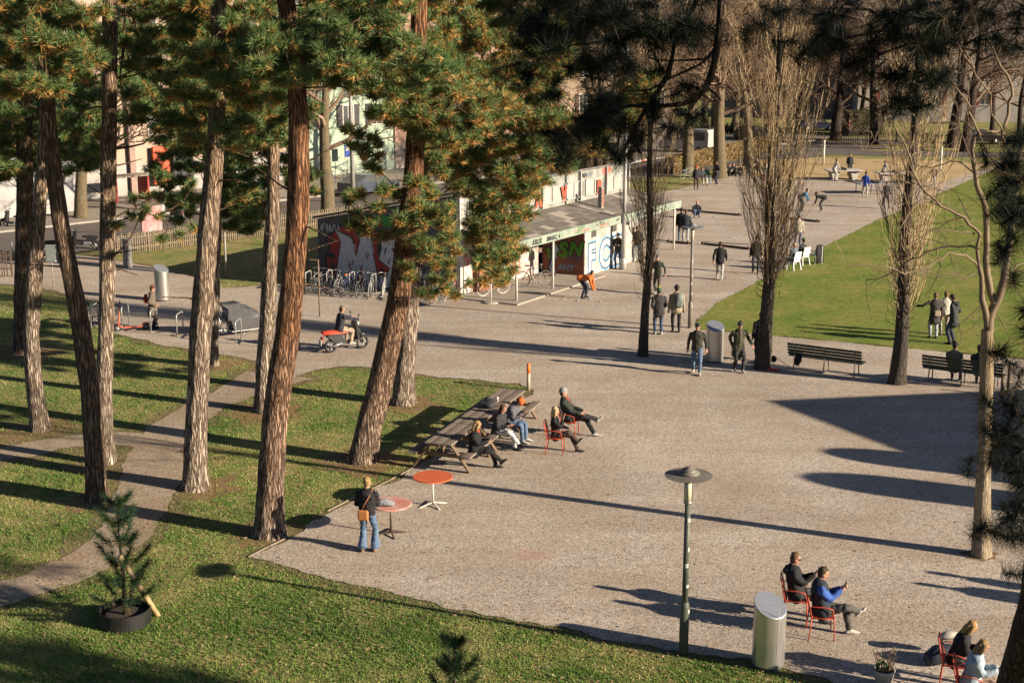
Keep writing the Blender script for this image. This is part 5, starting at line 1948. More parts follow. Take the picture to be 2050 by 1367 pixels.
wp = thing('marker_post', G(1058, 781), 0, 'round wooden post with an orange painted top at the grass corner', 'post')
MB().tube([(0, 0, 0), (0, 0, .55)], .055, 12).build('post', mat('post_pale', (.50, .40, .30), .8, (.38, .3, .22), 6), wp)
MB().tube([(0, 0, .551), (0, 0, .86)], .056, 12).build('orange_top', mat('post_orange', (.75, .20, .03), .6, (.65, .15, .03), 5), wp)
for (x, y, h, lb) in ((2018, 782, .95, 'thicker dark wooden post at the end of the occupied bench'), (2005, 792, .62, 'shorter brown wooden post beside the thicker one by the bench')):
    p = thing('wooden_post', G(x, y), 0, lb, 'post')
    MB().tube([(0, 0, 0), (0, 0, h)], .05, 10).build('shaft', mat('post_dark', (.10, .075, .05), .85, (.16, .12, .08), 6), p)


def sign_post(px, h, label, head=None, r=.022, mt=(.30, .28, .25)):
    t = thing('sign_post', G(*px), 0, label, 'post')
    MB().tube([(0, 0, 0), (.01, 0, h)], r, 8).build('pole', mat('pole_%d' % int(mt[0] * 100), mt, .6), t)
    if head == 'plate':
        MB().box((0, -.03, h + .02), (.42, .02, .75), bev=.005).build('sign', mat('sign_back', (.24, .26, .24), .6), t)
        MB().box((.2, -.043, h - .32), (.1, .004, .08)).build('sticker', PAINT['white'], t)
    if head == 'bracket':
        MB().bar((0, 0, h - .03), (-.32, .02, h - .01), .03, .04).build('bracket', MATS['pole_%d' % int(mt[0] * 100)], t)
    return t


sign_post((107, 578), 1.55, 'thin post carrying a grey sign plate seen from behind, left lawn edge', 'plate', .028)
sign_post((453, 557), 2.1, 'mossy grey post on the grass beyond the steel bin', None, .05, (.28, .27, .22))
sign_post((640, 635), 2.3, 'rusty thin post with a short arm in front of the graffiti wall', 'bracket', .03, (.20, .14, .10))
sign_post((26, 520), .9, 'short pale bollard by the fence end at the left edge', None, .045, (.42, .40, .37))
sb = thing('pole_on_base', G(983, 607), 0, 'thin white pole on a round concrete foot before the red bicycle', 'pole')
MB().lathe([(.34, 0), (.34, .05), (.3, .07)], 28).build('foot', mat('concrete_foot', (.42, .38, .32), .9), sb)
MB().tube([(0, 0, .06), (0, 0, 1.05)], .025, 8).build('pole', MATS['white_post'], sb)

# flower pot at the bottom edge
fp = thing('flower_pot', G(1768, 1372), 0, 'plastic flower pot with a withered plant at the bottom edge', 'flower pot')
MB().lathe([(.13, 0), (.175, .27), (.185, .28), (.185, .31), (.165, .31), (.16, .26)], 24).build('pot', mat('pot_clay', (.45, .40, .34), .8, (.32, .28, .24), 7), fp)
MB().lathe([(.16, .2), (.16, .265), (.02, .28)], 20).build('soil', MATS['dark_soil'], fp)
T = Twigs()
for k in range(46):
    a, b_ = rnd.uniform(0, 6.28), rnd.uniform(.1, .6)
    l = rnd.uniform(.15, .42)
    p = Vector((.08 * math.cos(a), .08 * math.sin(a), .26))
    q = p + Vector((math.cos(a) * b_, math.sin(a) * b_, 1)).normalized() * l
    T.seg([p, (p + q) / 2 + Vector((rnd.uniform(-.03, .03), rnd.uniform(-.03, .03), 0)), q, q + Vector((rnd.uniform(-.06, .06), rnd.uniform(-.06, .06), rnd.uniform(-.03, .05)))], .006, .004, 4, rnd.uniform(0, .6))
T.build('stems', TWIG, fp, (0, 0, 0))
lv = MB()
for k in range(14):
    p = Vector((-.05 + rnd.uniform(-.06, .06), rnd.uniform(-.06, .06), .34 + rnd.uniform(0, .2)))
    d = Vector((rnd.uniform(-1, 1), rnd.uniform(-1, 1), rnd.uniform(-.3, .6))).normalized()
    e = d.orthogonal().normalized() * .02
    lv.add([p, p + d * .04 + e, p + d * .09, p + d * .04 - e], [(0, 1, 2, 3)])
lv.build('leaves', mat('pot_leaf', (.05, .16, .03), .6), fp)


# ------------------------------------------------------------------ bicycle stands and bicycles
GALV = mat('galvanised', (.42, .42, .41), .45, (.32, .32, .31), 8, metal=.5)


def hoop(loc, rz, label, w=.72, h=.82, m=GALV, grp='bicycle hoops by the left lawn'):
    t = thing('bicycle_stand', loc, rz, label, 'bicycle stand', grp)
    r = .1
    pts = [Vector((-w / 2, 0, 0)), Vector((-w / 2, 0, h - r))] + arc((-w / 2 + r, 0, h - r), r, 180, 90, 4) + arc((w / 2 - r, 0, h - r), r, 90, 0, 4) + [Vector((w / 2, 0, 0))]
    MB().tube(pts, .026, 8).build('hoop_tube', m, t)
    for s in (-1, 1):
        MB().lathe([(.05, 0), (.05, .012)], 12, c=(s * w / 2, 0, .014)).build('foot_plate', m, t)
    return t


HA, HB = G(290, 655), G(1130 / 3.906, 665)
hz = math.atan2((G(328, 648) - G(293, 670)).y, (G(328, 648) - G(293, 670)).x)
for (x, y), lb in zip(((190, 652), (252, 655), (309, 662), (361, 670), (478, 685), (594, 697)),
                      ('galvanised hoop furthest left, with a dark bicycle leaning on it', 'galvanised hoop behind the orange kick scooter', 'galvanised hoop just in front of the woman with the red bag',
                       'empty galvanised hoop left of the broad pale pine', 'galvanised hoop in front of the cargo bicycle', 'last galvanised hoop, behind the thick reddish pine by the moped')):
    hoop(G(x, y), hz, lb)
WHITEH = mat('white_hoop', (.46, .44, .40), .5, (.22, .21, .19), 5)


def bicycle(loc, rz, label, frame, tyre=(.03, .03, .03), group='parked bicycles', lean=.06, mudguard=None, basket=False, saddle=(.03, .025, .02)):
    """side view along x, front wheel at +x"""
    t = thing('bicycle', loc, rz, label, 'bicycle', group)
    t.rotation_euler = (lean, 0, rz)
    fm = mat('bike_%02d%02d%02d' % tuple(int(c * 99) for c in frame), frame, .4, tuple(c * .7 for c in frame), 6)
    tm = mat('tyre_%02d' % int(tyre[0] * 99), tyre, .8)
    ch = mat('bike_metal', (.45, .45, .45), .35, metal=.8)
    wr = .335
    for x in (-.52, .53):
        wh = thing('wheel', (x, 0, wr), 0)
        wh.parent = t
        MB().tube([Vector((wr * math.cos(a), 0, wr * math.sin(a))) for a in [6.2832 * k / 28 for k in range(28)]], .019, 6, closed=True).build('tyre', tm, wh)
        s = MB()
        for k in range(14):
            a = 6.2832 * k / 14
            s.tube([(0, .02 * (-1) ** k, 0), (wr * .95 * math.cos(a), 0, wr * .95 * math.sin(a))], .0022, 3, cap=False)
        s.tube([(0, -.04, 0), (0, .04, 0)], .022, 8)
        s.tube([Vector((wr * .94 * math.cos(a), 0, wr * .94 * math.sin(a))) for a in [6.2832 * k / 24 for k in range(24)]], .008, 4, closed=True)
        s.build('rim', ch, wh)
        if mudguard:
            MB().tube([Vector((x + (wr + .03) * math.cos(R(a)), 0, wr + (wr + .03) * math.sin(R(a)))) for a in range(20, 201, 15)], .016, 4).build('mudguard', mat('mudguard', mudguard, .5), t)
    f = MB()
    bb, st, hd, hd2, ra, fa = Vector((-.08, 0, .30)), Vector((-.22, 0, .76)), Vector((.36, 0, .80)), Vector((.40, 0, .66)), Vector((-.52, 0, wr)), Vector((.53, 0, wr))
    for a, b in ((bb, st), (st, hd), (bb, hd2), (hd, hd2)):
        f.tube([a, b], .017, 6)
    for sy in (-1, 1):
        o = Vector((0, .045 * sy, 0))
        f.tube([bb, ra + o], .010, 5)
        f.tube([st, ra + o], .009, 5)
        f.tube([hd2 + o * .7, fa + o], .012, 5)
    f.build('frame', fm, t)
    MB().tube([hd, hd + Vector((-.03, 0, .12)), hd + Vector((.0, 0, .16))], .014, 6).build('stem', ch, t)
    MB().tube([hd + Vector((-.12, -.28, .15)), hd + Vector((.0, -.2, .17)), hd + Vector((.02, 0, .16)), hd + Vector((.0, .2, .17)), hd + Vector((-.12, .28, .15))], .013, 6).build('handlebar', ch, t)
    MB().loft([(-.38, 0, .91), (-.28, 0, .925), (-.1, 0, .91)], [.07, .075, .02], [.025, .03, .02], side=(0, 1, 0), n=8).build('saddle', mat('saddle_%02d' % int(saddle[0] * 99), saddle, .6), t)
    MB().tube([st, (-.25, 0, .9)], .013, 6).build('seat_post', ch, t)
    c = MB()
    c.tube([bb + Vector((.09 * math.cos(a), -.04, .09 * math.sin(a))) for a in [6.2832 * k / 14 for k in range(14)]], .008, 4, closed=True)
    c.tube([bb + Vector((0, -.06, 0)), bb + Vector((.12, -.07, -.11))], .009, 4)
    c.tube([bb + Vector((0, .06, 0)), bb + Vector((-.12, .07, .11))], .009, 4)
    c.box(bb + Vector((.12, -.11, -.11)), (.09, .07, .02))
    c.box(bb + Vector((-.12, .11, .11)), (.09, .07, .02))
    c.build('crank', ch, t)
    MB().tube([(-.24, 0, .72), (-.5, .05, .70), (-.66, .05, .70), (-.66, -.05, .70), (-.5, -.05, .70)], .008, 4).build('rack', ch, t)
    if basket:
        b = MB()
        for k in range(5):
            z = .72 + k * .05
            b.tube([(.42, -.16, z), (.68, -.16, z), (.68, .16, z), (.42, .16, z)], .006, 4, closed=True)
        for k in range(12):
            a = 6.28 * k / 12
            b.tube([(.55 + .13 * math.cos(a), .16 * math.sin(a), .70), (.55 + .14 * math.cos(a), .17 * math.sin(a), .93)], .005, 4)
        b.build('basket', mat('wicker', (.30, .20, .10), .8), t)
    return t


# along the graffiti wall: hoops and bicycles
wz = math.atan2(-BW.y, -BW.x)
for (x, y), lb in zip(((618, 585), (660, 583), (705, 587), (748, 592), (870, 600)), ('half white hoop at the dark end of the graffiti wall', 'white hoop under the silver letter M', 'white hoop with the orange saddled bicycle', 'white hoop beside the white tyred bicycle', 'white hoop close to the clubhouse corner')):
    hoop(G(x, y - 2), BA + .35, lb, .75, .86, WHITEH, 'white bicycle hoops along the graffiti wall')
bz0 = BA - .1
for (x, y, fr, ty, dz, lb) in ((648, 585, (.10, .10, .11), (.05, .05, .05), .1, 'dark bicycle under the left stroke of the silver M'),
                               (697, 590, (.05, .08, .20), (.04, .04, .04), .2, 'blue bicycle with an orange saddle at the graffiti wall'),
                               (768, 594, (.40, .40, .38), (.58, .55, .48), .55, 'grey bicycle with cream tyres nearest the crossing pine trunks'),
                               (880, 605, (.30, .40, .36), (.32, .31, .28), .05, 'pale green bicycle seen end on by the clubhouse corner'),
                               (915, 596, (.35, .04, .03), (.05, .05, .05), .0, 'dark red bicycle half hidden behind needles at the corner')):
    bicycle(G(x, y), BA + dz, lb, fr, ty, saddle=(.5, .16, .04) if 'orange' in lb else (.03, .025, .02))
for (x, y, fr, ty, dz, lb) in ((632, 583, (.32, .32, .33), (.06, .06, .06), .3, 'silver bicycle at the dark end of the graffiti wall'), (676, 588, (.40, .38, .35), (.25, .24, .22), .45, 'cream bicycle under the middle of the silver M'),
                               (722, 591, (.06, .06, .065), (.08, .08, .08), .35, 'black bicycle under the right stroke of the silver M'), (742, 594, (.26, .27, .28), (.30, .29, .26), .5, 'grey bicycle left of the cream tyred one'),
                               (852, 603, (.05, .06, .07), (.06, .06, .06), .2, 'black bicycle just right of the crossing trunks'), (898, 602, (.34, .33, .30), (.2, .2, .18), .1, 'beige bicycle beside the pale green one at the corner')):
    bicycle(G(x, y), BA + dz, lb, fr, ty)
bicycle(world_of(.6, 1.5, .08), BA - .4, 'red bicycle with a basket and cream tyres under the canopy', (.55, .045, .03), (.55, .52, .46), basket=True, mudguard=(.5, .05, .03))
bicycle(world_of(1.9, 1.7, .08), BA - .15, 'white bicycle behind the red one under the canopy', (.55, .55, .53), (.1, .1, .1))
bicycle(world_of(3.15, .95, .08), BA - .75, 'black bicycle leaning by the second canopy post', (.03, .03, .033), (.10, .095, .085), lean=-.1)
bicycle(G(196, 650), hz - .9, 'dark bicycle locked to the furthest left hoop', (.07, .07, .07), (.04, .04, .04))
bicycle(G(1375, 357), .7, 'pale green bicycle leaning at the first tree by the hedge', (.32, .42, .36), (.25, .25, .24), lean=.2)
bicycle(G(1436, 350), .4, 'dark bicycle leaning at the second tree by the hedge', (.06, .06, .06), lean=.2)
for k, (x, y) in enumerate(((665, 366), (690, 364), (712, 368))):
    bicycle(street(27.8 + k * 1.5, 17.2 + .2 * k).to_3d() + Vector((0, 0, .1)), UA + 1.2 + .2 * k, ('blue bicycle in the row before the pale green house', 'black bicycle in the row before the pale green house', 'grey bicycle in the row before the pale green house')[k], ((.06, .12, .3), (.05, .05, .05), (.3, .3, .3))[k], group='bicycles before the green house')


# electric kick scooter
def kick_scooter():
    t = thing('kick_scooter', G(262, 662), .35, 'coral red electric kick scooter parked between hoops', 'scooter')
    cm = mat('coral', (.62, .15, .09), .45, (.5, .11, .07), 5)
    dk = mat('scooter_black', (.02, .02, .02), .6)
    MB().box((.1, 0, .14), (.72, .15, .045), bev=.012).build('deck', cm, t)
    MB().bar((-.28, 0, .15), (-.42, 0, .24), .09, .05, bev=.01).build('neck', cm, t)
    MB().tube([(-.46, 0, .16), (-.40, 0, .5), (-.34, 0, 1.12)], [.032, .03, .022], 10).build('stem', cm, t)
    MB().tube([(-.34, -.24, 1.12), (-.33, 0, 1.14), (-.34, .24, 1.12)], .016, 8).build('handlebar', dk, t)
    for x in (-.48, .56):
        w = thing('wheel', (x, 0, .125))
        w.parent = t
        MB().tube([Vector((.1 * math.cos(a), 0, .1 * math.sin(a))) for a in [6.2832 * k / 18 for k in range(18)]], .028, 7, closed=True).build('tyre', dk, w)
        MB().tube([(0, -.025, 0), (0, .025, 0)], .075, 14).build('hub', mat('hub_grey', (.3, .3, .3), .4), w)
    MB().tube(arc((.56, 0, .125), .15, 30, 160, 6), .03, 5).build('mudguard', cm, t)


kick_scooter()


def cargo_bike():
    t = thing('cargo_bicycle', G(478, 672), .62, 'white cargo bicycle with a black rain cover over its box', 'cargo bicycle')
    wt = mat('cargo_white', (.60, .59, .56), .4, (.5, .49, .46), 4)
    bk = mat('cargo_black', (.035, .035, .036), .6, (.06, .06, .06), 6)
    film = mat('rain_film', (.035, .037, .04), .25, (.08, .08, .085), 8, spec=.6)
    ch = MATS['bike_metal']
    for x, wr in ((-1.05, .30), (1.02, .25)):
        w = thing('wheel', (x, 0, wr))
        w.parent = t
        MB().tube([Vector((wr * math.cos(a), 0, wr * math.sin(a))) for a in [6.2832 * k / 26 for k in range(26)]], .028, 6, closed=True).build('tyre', mat('tyre_3', (.03, .03, .03), .8), w)
        s = MB()
        for k in range(14):
            a = 6.2832 * k / 14
            s.tube([(0, .02 * (-1) ** k, 0), (wr * .95 * math.cos(a), 0, wr * .95 * math.sin(a))], .003, 3, cap=False)
        s.tube([(0, -.05, 0), (0, .05, 0)], .05, 10)
        s.build('rim', ch, w)
    f = MB()
    f.tube([(-1.05, .06, .30), (-.65, .05, .30), (-.3, 0, .25), (.75, 0, .22)], .028, 8)
    f.tube([(-1.05, -.06, .30), (-.65, -.05, .30), (-.3, 0, .25)], .02, 8)
    f.tube([(-.65, 0, .30), (-.78, 0, .85)], .022, 8)
    f.tube([(-1.05, .06, .30), (-.75, 0, .7)], .014, 6)
    f.tube([(-.6, 0, .3), (-.25, 0, .55), (-.2, 0, 1.05)], .022, 8)
    f.tube([(-.75, 0, .66), (-.28, 0, .5)], .022, 8)
    f.build('frame', wt, t)
    MB().box((.25, 0, .24), (1.2, .5, .05), bev=.01).build('sill', wt, t)
    b = MB()
    b.prism([(-.28, .27), (.72, .27), (.92, .66), (-.4, .66)], -.31, .31)
    b.build('cargo_box', bk, t)
    c = MB()
    ribs = [(-.45, .66, .18, .3), (-.5, .95, .2, .3), (-.42, 1.22, .2, .27), (-.05, 1.25, .22, .29), (.35, 1.12, .22, .28), (.7, .86, .16, .26), (.93, .66, .05, .24)]
    vs, fs = [], []
    for x, z, _, w in ribs:
        vs += [(x, -w, .66), (x, -w * .92, .66 + (z - .66) * .75), (x, -w * .55, z), (x, w * .55, z), (x, w * .92, .66 + (z - .66) * .75), (x, w, .66)]
    for i in range(len(ribs) - 1):
        for j in range(5):
            fs.append((i * 6 + j, (i + 1) * 6 + j, (i + 1) * 6 + j + 1, i * 6 + j + 1))
    fs.append((0, 1, 2, 3, 4, 5))
    c.add(vs, fs, 0, False)
    c.build('rain_cover', film, t)
    c2 = MB()
    c2.prism([(-.75, 1.3), (-.4, 1.27), (.0, 1.28), (-.08, .67), (-.42, .67), (-.5, 1.1)], -.29, .29)
    c2.build('cover_hood', bk, t)
    MB().tube([(-.35, -.3, 1.12), (-.25, -.2, 1.08), (-.2, 0, 1.06), (-.25, .2, 1.08), (-.35, .3, 1.12)], .014, 6).build('handlebar', bk, t)
    MB().loft([(-.92, 0, .88), (-.82, 0, .9), (-.66, 0, .88)], [.07, .075, .02], [.03, .03, .02], side=(0, 1, 0), n=8).build('saddle', bk, t)
    k = MB()
    k.tube([Vector((-.62 + .1 * math.cos(a), -.06, .3 + .1 * math.sin(a))) for a in [6.2832 * q / 14 for q in range(14)]], .012, 5, closed=True)
    k.tube([(-.62, -.08, .3), (-.5, -.09, .2)], .012, 5)
    k.build('crank', ch, t)
    MB().tube([(.1, -.16, .24), (.18, -.24, .02)], .014, 5).build('kickstand', ch, t)


cargo_bike()


def motor_wheel(t, x, wr, name='wheel'):
    w = thing(name, (x, 0, wr))
    w.parent = t
    MB().tube([Vector((wr * .82 * math.cos(a), 0, wr * .82 * math.sin(a))) for a in [6.2832 * k / 22 for k in range(22)]], wr * .2, 8, closed=True).build('tyre', mat('tyre_3', (.03, .03, .03), .8), w)
    s = MB()
    s.tube([(0, -.05, 0), (0, .05, 0)], .06, 12)
    for k in range(5):
        a = 6.2832 * k / 5
        s.bar((0, 0, 0), (wr * .7 * math.cos(a), 0, wr * .7 * math.sin(a)), .04, .03, up=(0, 1, 0))
    s.build('rim', mat('wheel_grey', (.42, .41, .40), .4, metal=.5), w)


def moped(loc, rz, label, panel, seatc, cover=None, ext=True):
    """front at +x"""
    t = thing('motor_scooter', loc, rz, label, 'motor scooter', 'parked motor scooters' if ext else None)
    pm = mat('panel_%02d%02d%02d' % tuple(int(c * 99) for c in panel), panel, .3, tuple(c * .8 for c in panel), 4)
    bk = mat('moped_black', (.025, .025, .026), .5)
    motor_wheel(t, -.58, .24)
    motor_wheel(t, .66, .25)
    MB().prism([(-.45, .34), (.15, .26), (.45, .30), (.5, .42), (.12, .36), (-.1, .42), (-.2, .68), (-.5, .72), (-.75, .62)], -.12, .12).build('body', bk, t)
    MB().prism([(.42, .40), (.5, .40), (.46, .80), (.40, 1.02), (.32, 1.0), (.36, .75)], -.17, .17).build('leg_shield', pm, t)
    MB().tube([(.66, .1, .25), (.55, .09, .6), (.42, .03, 1.0)], .025, 6).build('fork', bk, t)
    MB().tube([(.66, -.1, .25), (.55, -.09, .6), (.42, -.03, 1.0)], .025, 6).build('fork', bk, t)
    MB().tube([(.30, -.34, 1.10), (.38, -.15, 1.07), (.40, 0, 1.06), (.38, .15, 1.07), (.30, .34, 1.10)], .018, 6).build('handlebar', bk, t)
    for s in (-1, 1):
        MB().tube([(.36, s * .25, 1.08), (.38, s * .3, 1.26)], .008, 5).build('mirror_stem', bk, t)
        MB().ball((.38, s * .31, 1.29), (.02, .06, .045), n=8, k=5).build('mirror', bk, t)
    MB().ball((.47, 0, .93), (.08, .11, .09)).build('headlight', mat('headlight', (.5, .5, .48), .15), t)
    MB().tube([(.52, 0, .50), (.7, 0, .53), (.85, 0, .44)], .06, 6).build('mudguard', pm, t)
    if cover:
        sm = mat('seat_cover', cover, .55, tuple(c * .85 for c in cover), 5)
        b = MB()
        vs, fs = [], []
        row = [(-.92, .74, .10), (-.88, .80, .17), (-.6, .795, .19), (-.3, .775, .18), (-.05, .765, .16), (.05, .74, .12)]
        for x, z, w in row:
            vs += [(x, -w, z - .10), (x, -w * .75, z - .01), (x, 0, z + .01), (x, w * .75, z - .01), (x, w, z - .10)]
        for i in range(len(row) - 1):
            for j in range(4):
                fs.append((i * 5 + j, (i + 1) * 5 + j, (i + 1) * 5 + j + 1, i * 5 + j + 1))
        b.add(vs, fs, 0, True)
        b.build('seat_cover', sm, t)
    MB().loft([(-.8, 0, .70), (-.5, 0, .715), (-.2, 0, .695), (.02, 0, .68)], [.11, .14, .13, .08], [.05, .06, .06, .05], side=(0, 1, 0)).build('seat', mat('seat_black', seatc, .6), t)
    MB().box((-.9, 0, .55), (.06, .16, .1), bev=.01).build('tail_light', PAINT['red'], t)
    MB().box((-.98, 0, .42), (.02, .18, .2)).build('number_plate', mat('plate', (.45, .44, .4), .5), t)
    MB().box((-.2, .16, .36), (.4, .1, .14), bev=.03).build('battery_case', mat('case_grey', (.20, .20, .21), .5), t)
    MB().tube([(-.62, -.13, .24), (-.2, -.14, .32)], .035, 7).build('swing_arm', MATS['wheel_grey'], t)
    return t


MOP = G(692, 703)
moped((MOP.x, MOP.y, .018), .60, 'black electric moped with a bright red seat cover, ridden across the gravel', (.03, .03, .03), (.03, .03, .03), (.62, .06, .03), False)
moped(street(-.9, 3.2).to_3d(), UA + 2.4, 'black motor scooter parked at the kerb beside the fence pillar', (.02, .02, .022), (.02, .02, .02))
moped(street(.7, 13.2).to_3d(), UA + 2.2, 'black motor scooter at the left edge before the white annex', (.03, .03, .03), (.02, .02, .02))
moped(street(-3.4, 3.0).to_3d(), UA + 2.6, 'grey motor scooter between the two leftmost leaning trunks', (.2, .2, .2), (.03, .03, .03))
moped(street(8.2, 9.0).to_3d(), UA + 2.0, 'white motor scooter parked across the street behind the low boughs', (.5, .5, .5), (.03, .03, .03))


# ------------------------------------------------------------------ fences
PICK = mat('picket_wood', (.24, .19, .125), .9, (.13, .10, .065), 4, stretch=(4, 4, 1))
PICKD = mat('picket_wood_dark', (.11, .08, .055), .9, (.07, .05, .035), 4, stretch=(4, 4, 1))


def picket_fence(a, b, label, m=PICK, h=1.05, gap=.13, seg=2.6):
    a, b = Vector(a), Vector(b)
    d = (b - a)
    L = d.length
    t = thing('picket_fence', (a.x, a.y, 0), math.atan2(d.y, d.x), label, 'fence')
    n = int(L / gap)
    p = MB()
    for i in range(n):
        x = i * gap + rnd.uniform(-.015, .015)
        hh = h * rnd.uniform(.9, 1.06)
        p.box((x, rnd.uniform(-.006, .006), .06 + hh / 2), (.055, .022, hh), rot=Matrix.Rotation(rnd.uniform(-.04, .04), 3, 'Y'))
    q = p.build('pickets', m, t)
    q['kind'] = 'stuff'
    for z in (.32, .82):
        MB().box((L / 2, .03, z * h), (L, .035, .07)).build('rail', m, t)
    k = max(1, round(L / seg))
    for i in range(k + 1):
        MB().box((L * i / k, .07, h * .5), (.09, .09, h * 1.02), bev=.01).build('post', m, t)
    return t


f0 = FEN - UV * 1.6
picket_fence(f0, street(11, 0), 'weathered picket fence along the grass, left of the clubhouse')
picket_fence(street(11.2, 0), street(36, .3), 'weathered picket fence behind the clubhouse roof')
picket_fence(G(-120, 560).xy, G(24, 555).xy, 'dark stump of picket fence cut by the left edge', PICKD, 1.25, .1)
cab = thing('fence_pillar', G(256, 535), R(20), 'dark speckled pillar box at the end of the picket fence', 'cabinet')
MB().box((0, 0, .66), (.38, .55, 1.32), bev=.012).build('case', mat('pillar_case', (.07, .065, .065), .6, (.28, .27, .26), 10), cab)
MB().box((0, 0, 1.345), (.44, .6, .05), bev=.01).build('cover', mat('pillar_cover', (.36, .34, .31), .8), cab)
MB().box((.195, 0, .68), (.01, .46, 1.1)).build('door', mat('pillar_door', (.36, .33, .30), .7, (.22, .2, .19), 12), cab)

# timber boards around the bowls courts
TIMB = mat('court_timber', (.17, .12, .085), .9, (.10, .07, .05), 4, stretch=(1, 5, 5))
for (a, b, lb) in (((1332, 420), (1485, 433), 'long timber board across the court behind the crouching man'), ((1335, 486), (1384, 490), 'short timber board at the canopy end of the courts'),
                   ((1404, 490), (1505, 501), 'timber board across the court before the first poplar head'), ((1565, 438), (1642, 446), 'timber board under the two stooping players')):
    A, B_ = G(*a), G(*b)
    t = thing('court_board', (A.x, A.y, 0), math.atan2((B_ - A).y, (B_ - A).x), lb, 'board', 'timber boards of the bowls courts')
    L = (B_ - A).length
    MB().box((L / 2, 0, .075), (L, .10, .12), bev=.012).build('beam', TIMB, t)
    for x in (.15, L - .15):
        MB().box((x, -.09, .1), (.07, .06, .22)).build('peg', TIMB, t)
BALL = mat('steel_ball', (.40, .39, .38), .3, metal=.8)
for i, (x, y) in enumerate(((1128, 600), (1156, 604), (1179, 601), (1202, 606), (1327, 596), (1330, 590), (1460, 462), (1462, 477), (1475, 548), (1455, 559), (1428, 436), (1484, 530))):
    o = MB().ball((0, 0, .04), .045, n=10, k=6).build('bowls_ball', BALL)
    o.location = G(x, y)
    tag(o, 'small steel bowls ball lying on the gravel court', 'ball', 'bowls balls')

# ------------------------------------------------------------------ table tennis, volleyball net
def pingpong(px, rz, label, stone=True):
    p = G(*px)
    t = thing('table_tennis_table', (p.x, p.y, .02), rz, label, 'table', 'table tennis tables')
    cm = mat('pale_stone', (.50, .46, .40), .8, (.42, .38, .33), 3) if stone else mat('steel_table', (.26, .26, .27), .5)
    MB().box((0, 0, .72), (2.7, 1.5, .08), bev=.015).build('top', cm, t)
    if stone:
        for x in (-.75, .75):
            MB().prism([(x - .16, 0), (x + .16, 0), (x + .34, .68), (x - .34, .68)], -.5, .5).build('pedestal', cm, t)
    else:
        for x in (-1.1, 0, 1.1):
            for y in (-.6, .6):
                MB().tube([(x, y, 0), (x, y, .68)], .03, 6).build('leg', mat('table_leg', (.12, .12, .12), .5), t)
        MB().tube([(-1.1, -.6, .3), (1.1, -.6, .3)], .025, 6).build('stretcher', MATS['table_leg'], t)
    MB().box((0, 0, .84), (.02, 1.6, .15)).build('net_plate', mat('net_plate', (.3, .3, .3), .5), t)
    return t


pingpong((1688, 360), .05, 'stone table tennis table with two players leaning at it')
pingpong((1790, 366), .05, 'stone table tennis table half hidden behind the poplar')
pingpong((1750, 388), .12, 'dark steel table tennis table beside the player in blue', False)
nt = thing('volleyball_net', G(1648, 331), 0, 'white volleyball posts with a sagging yellow topped net over the sand', 'net')
B1 = G(1882, 347) - G(1648, 331)
for o in (Vector((0, 0, 0)), B1):
    MB().tube([o, o + Vector((0, 0, 2.1))], .09, 10).build('post', mat('net_post', (.55, .55, .50), .7, (.42, .44, .38), 3), nt)
a, b = B1 * .06 + Vector((0, 2.5, 0)), B1 * .95 + Vector((0, 2.5, 0))
MB().tube([a + Vector((0, 0, 1.95)), (a + b) / 2 + Vector((0, 0, 1.75)), b + Vector((0, 0, 1.95))], .04, 5).build('top_tape', mat('net_yellow', (.42, .33, .08), .7), nt)
MB().bar(a + Vector((0, 0, 1.0)), a + Vector((0, 0, 1.98)), .1, .1).build('red_end', PAINT['red'], nt)
g = MB()
for k in range(26):
    p = a.lerp(b, k / 25)
    g.tube([p + Vector((0, 0, 1.0)), p + Vector((0, 0, 1.85))], .006, 3, cap=False)
for z in (1.0, 1.2, 1.4, 1.6):
    g.tube([a + Vector((0, 0, z)), (a + b) / 2 + Vector((0, 0, z - .1)), b + Vector((0, 0, z))], .006, 3, cap=False)
o = g.build('mesh', mat('net_cord', (.06, .06, .05), .8), nt)
o['kind'] = 'stuff'


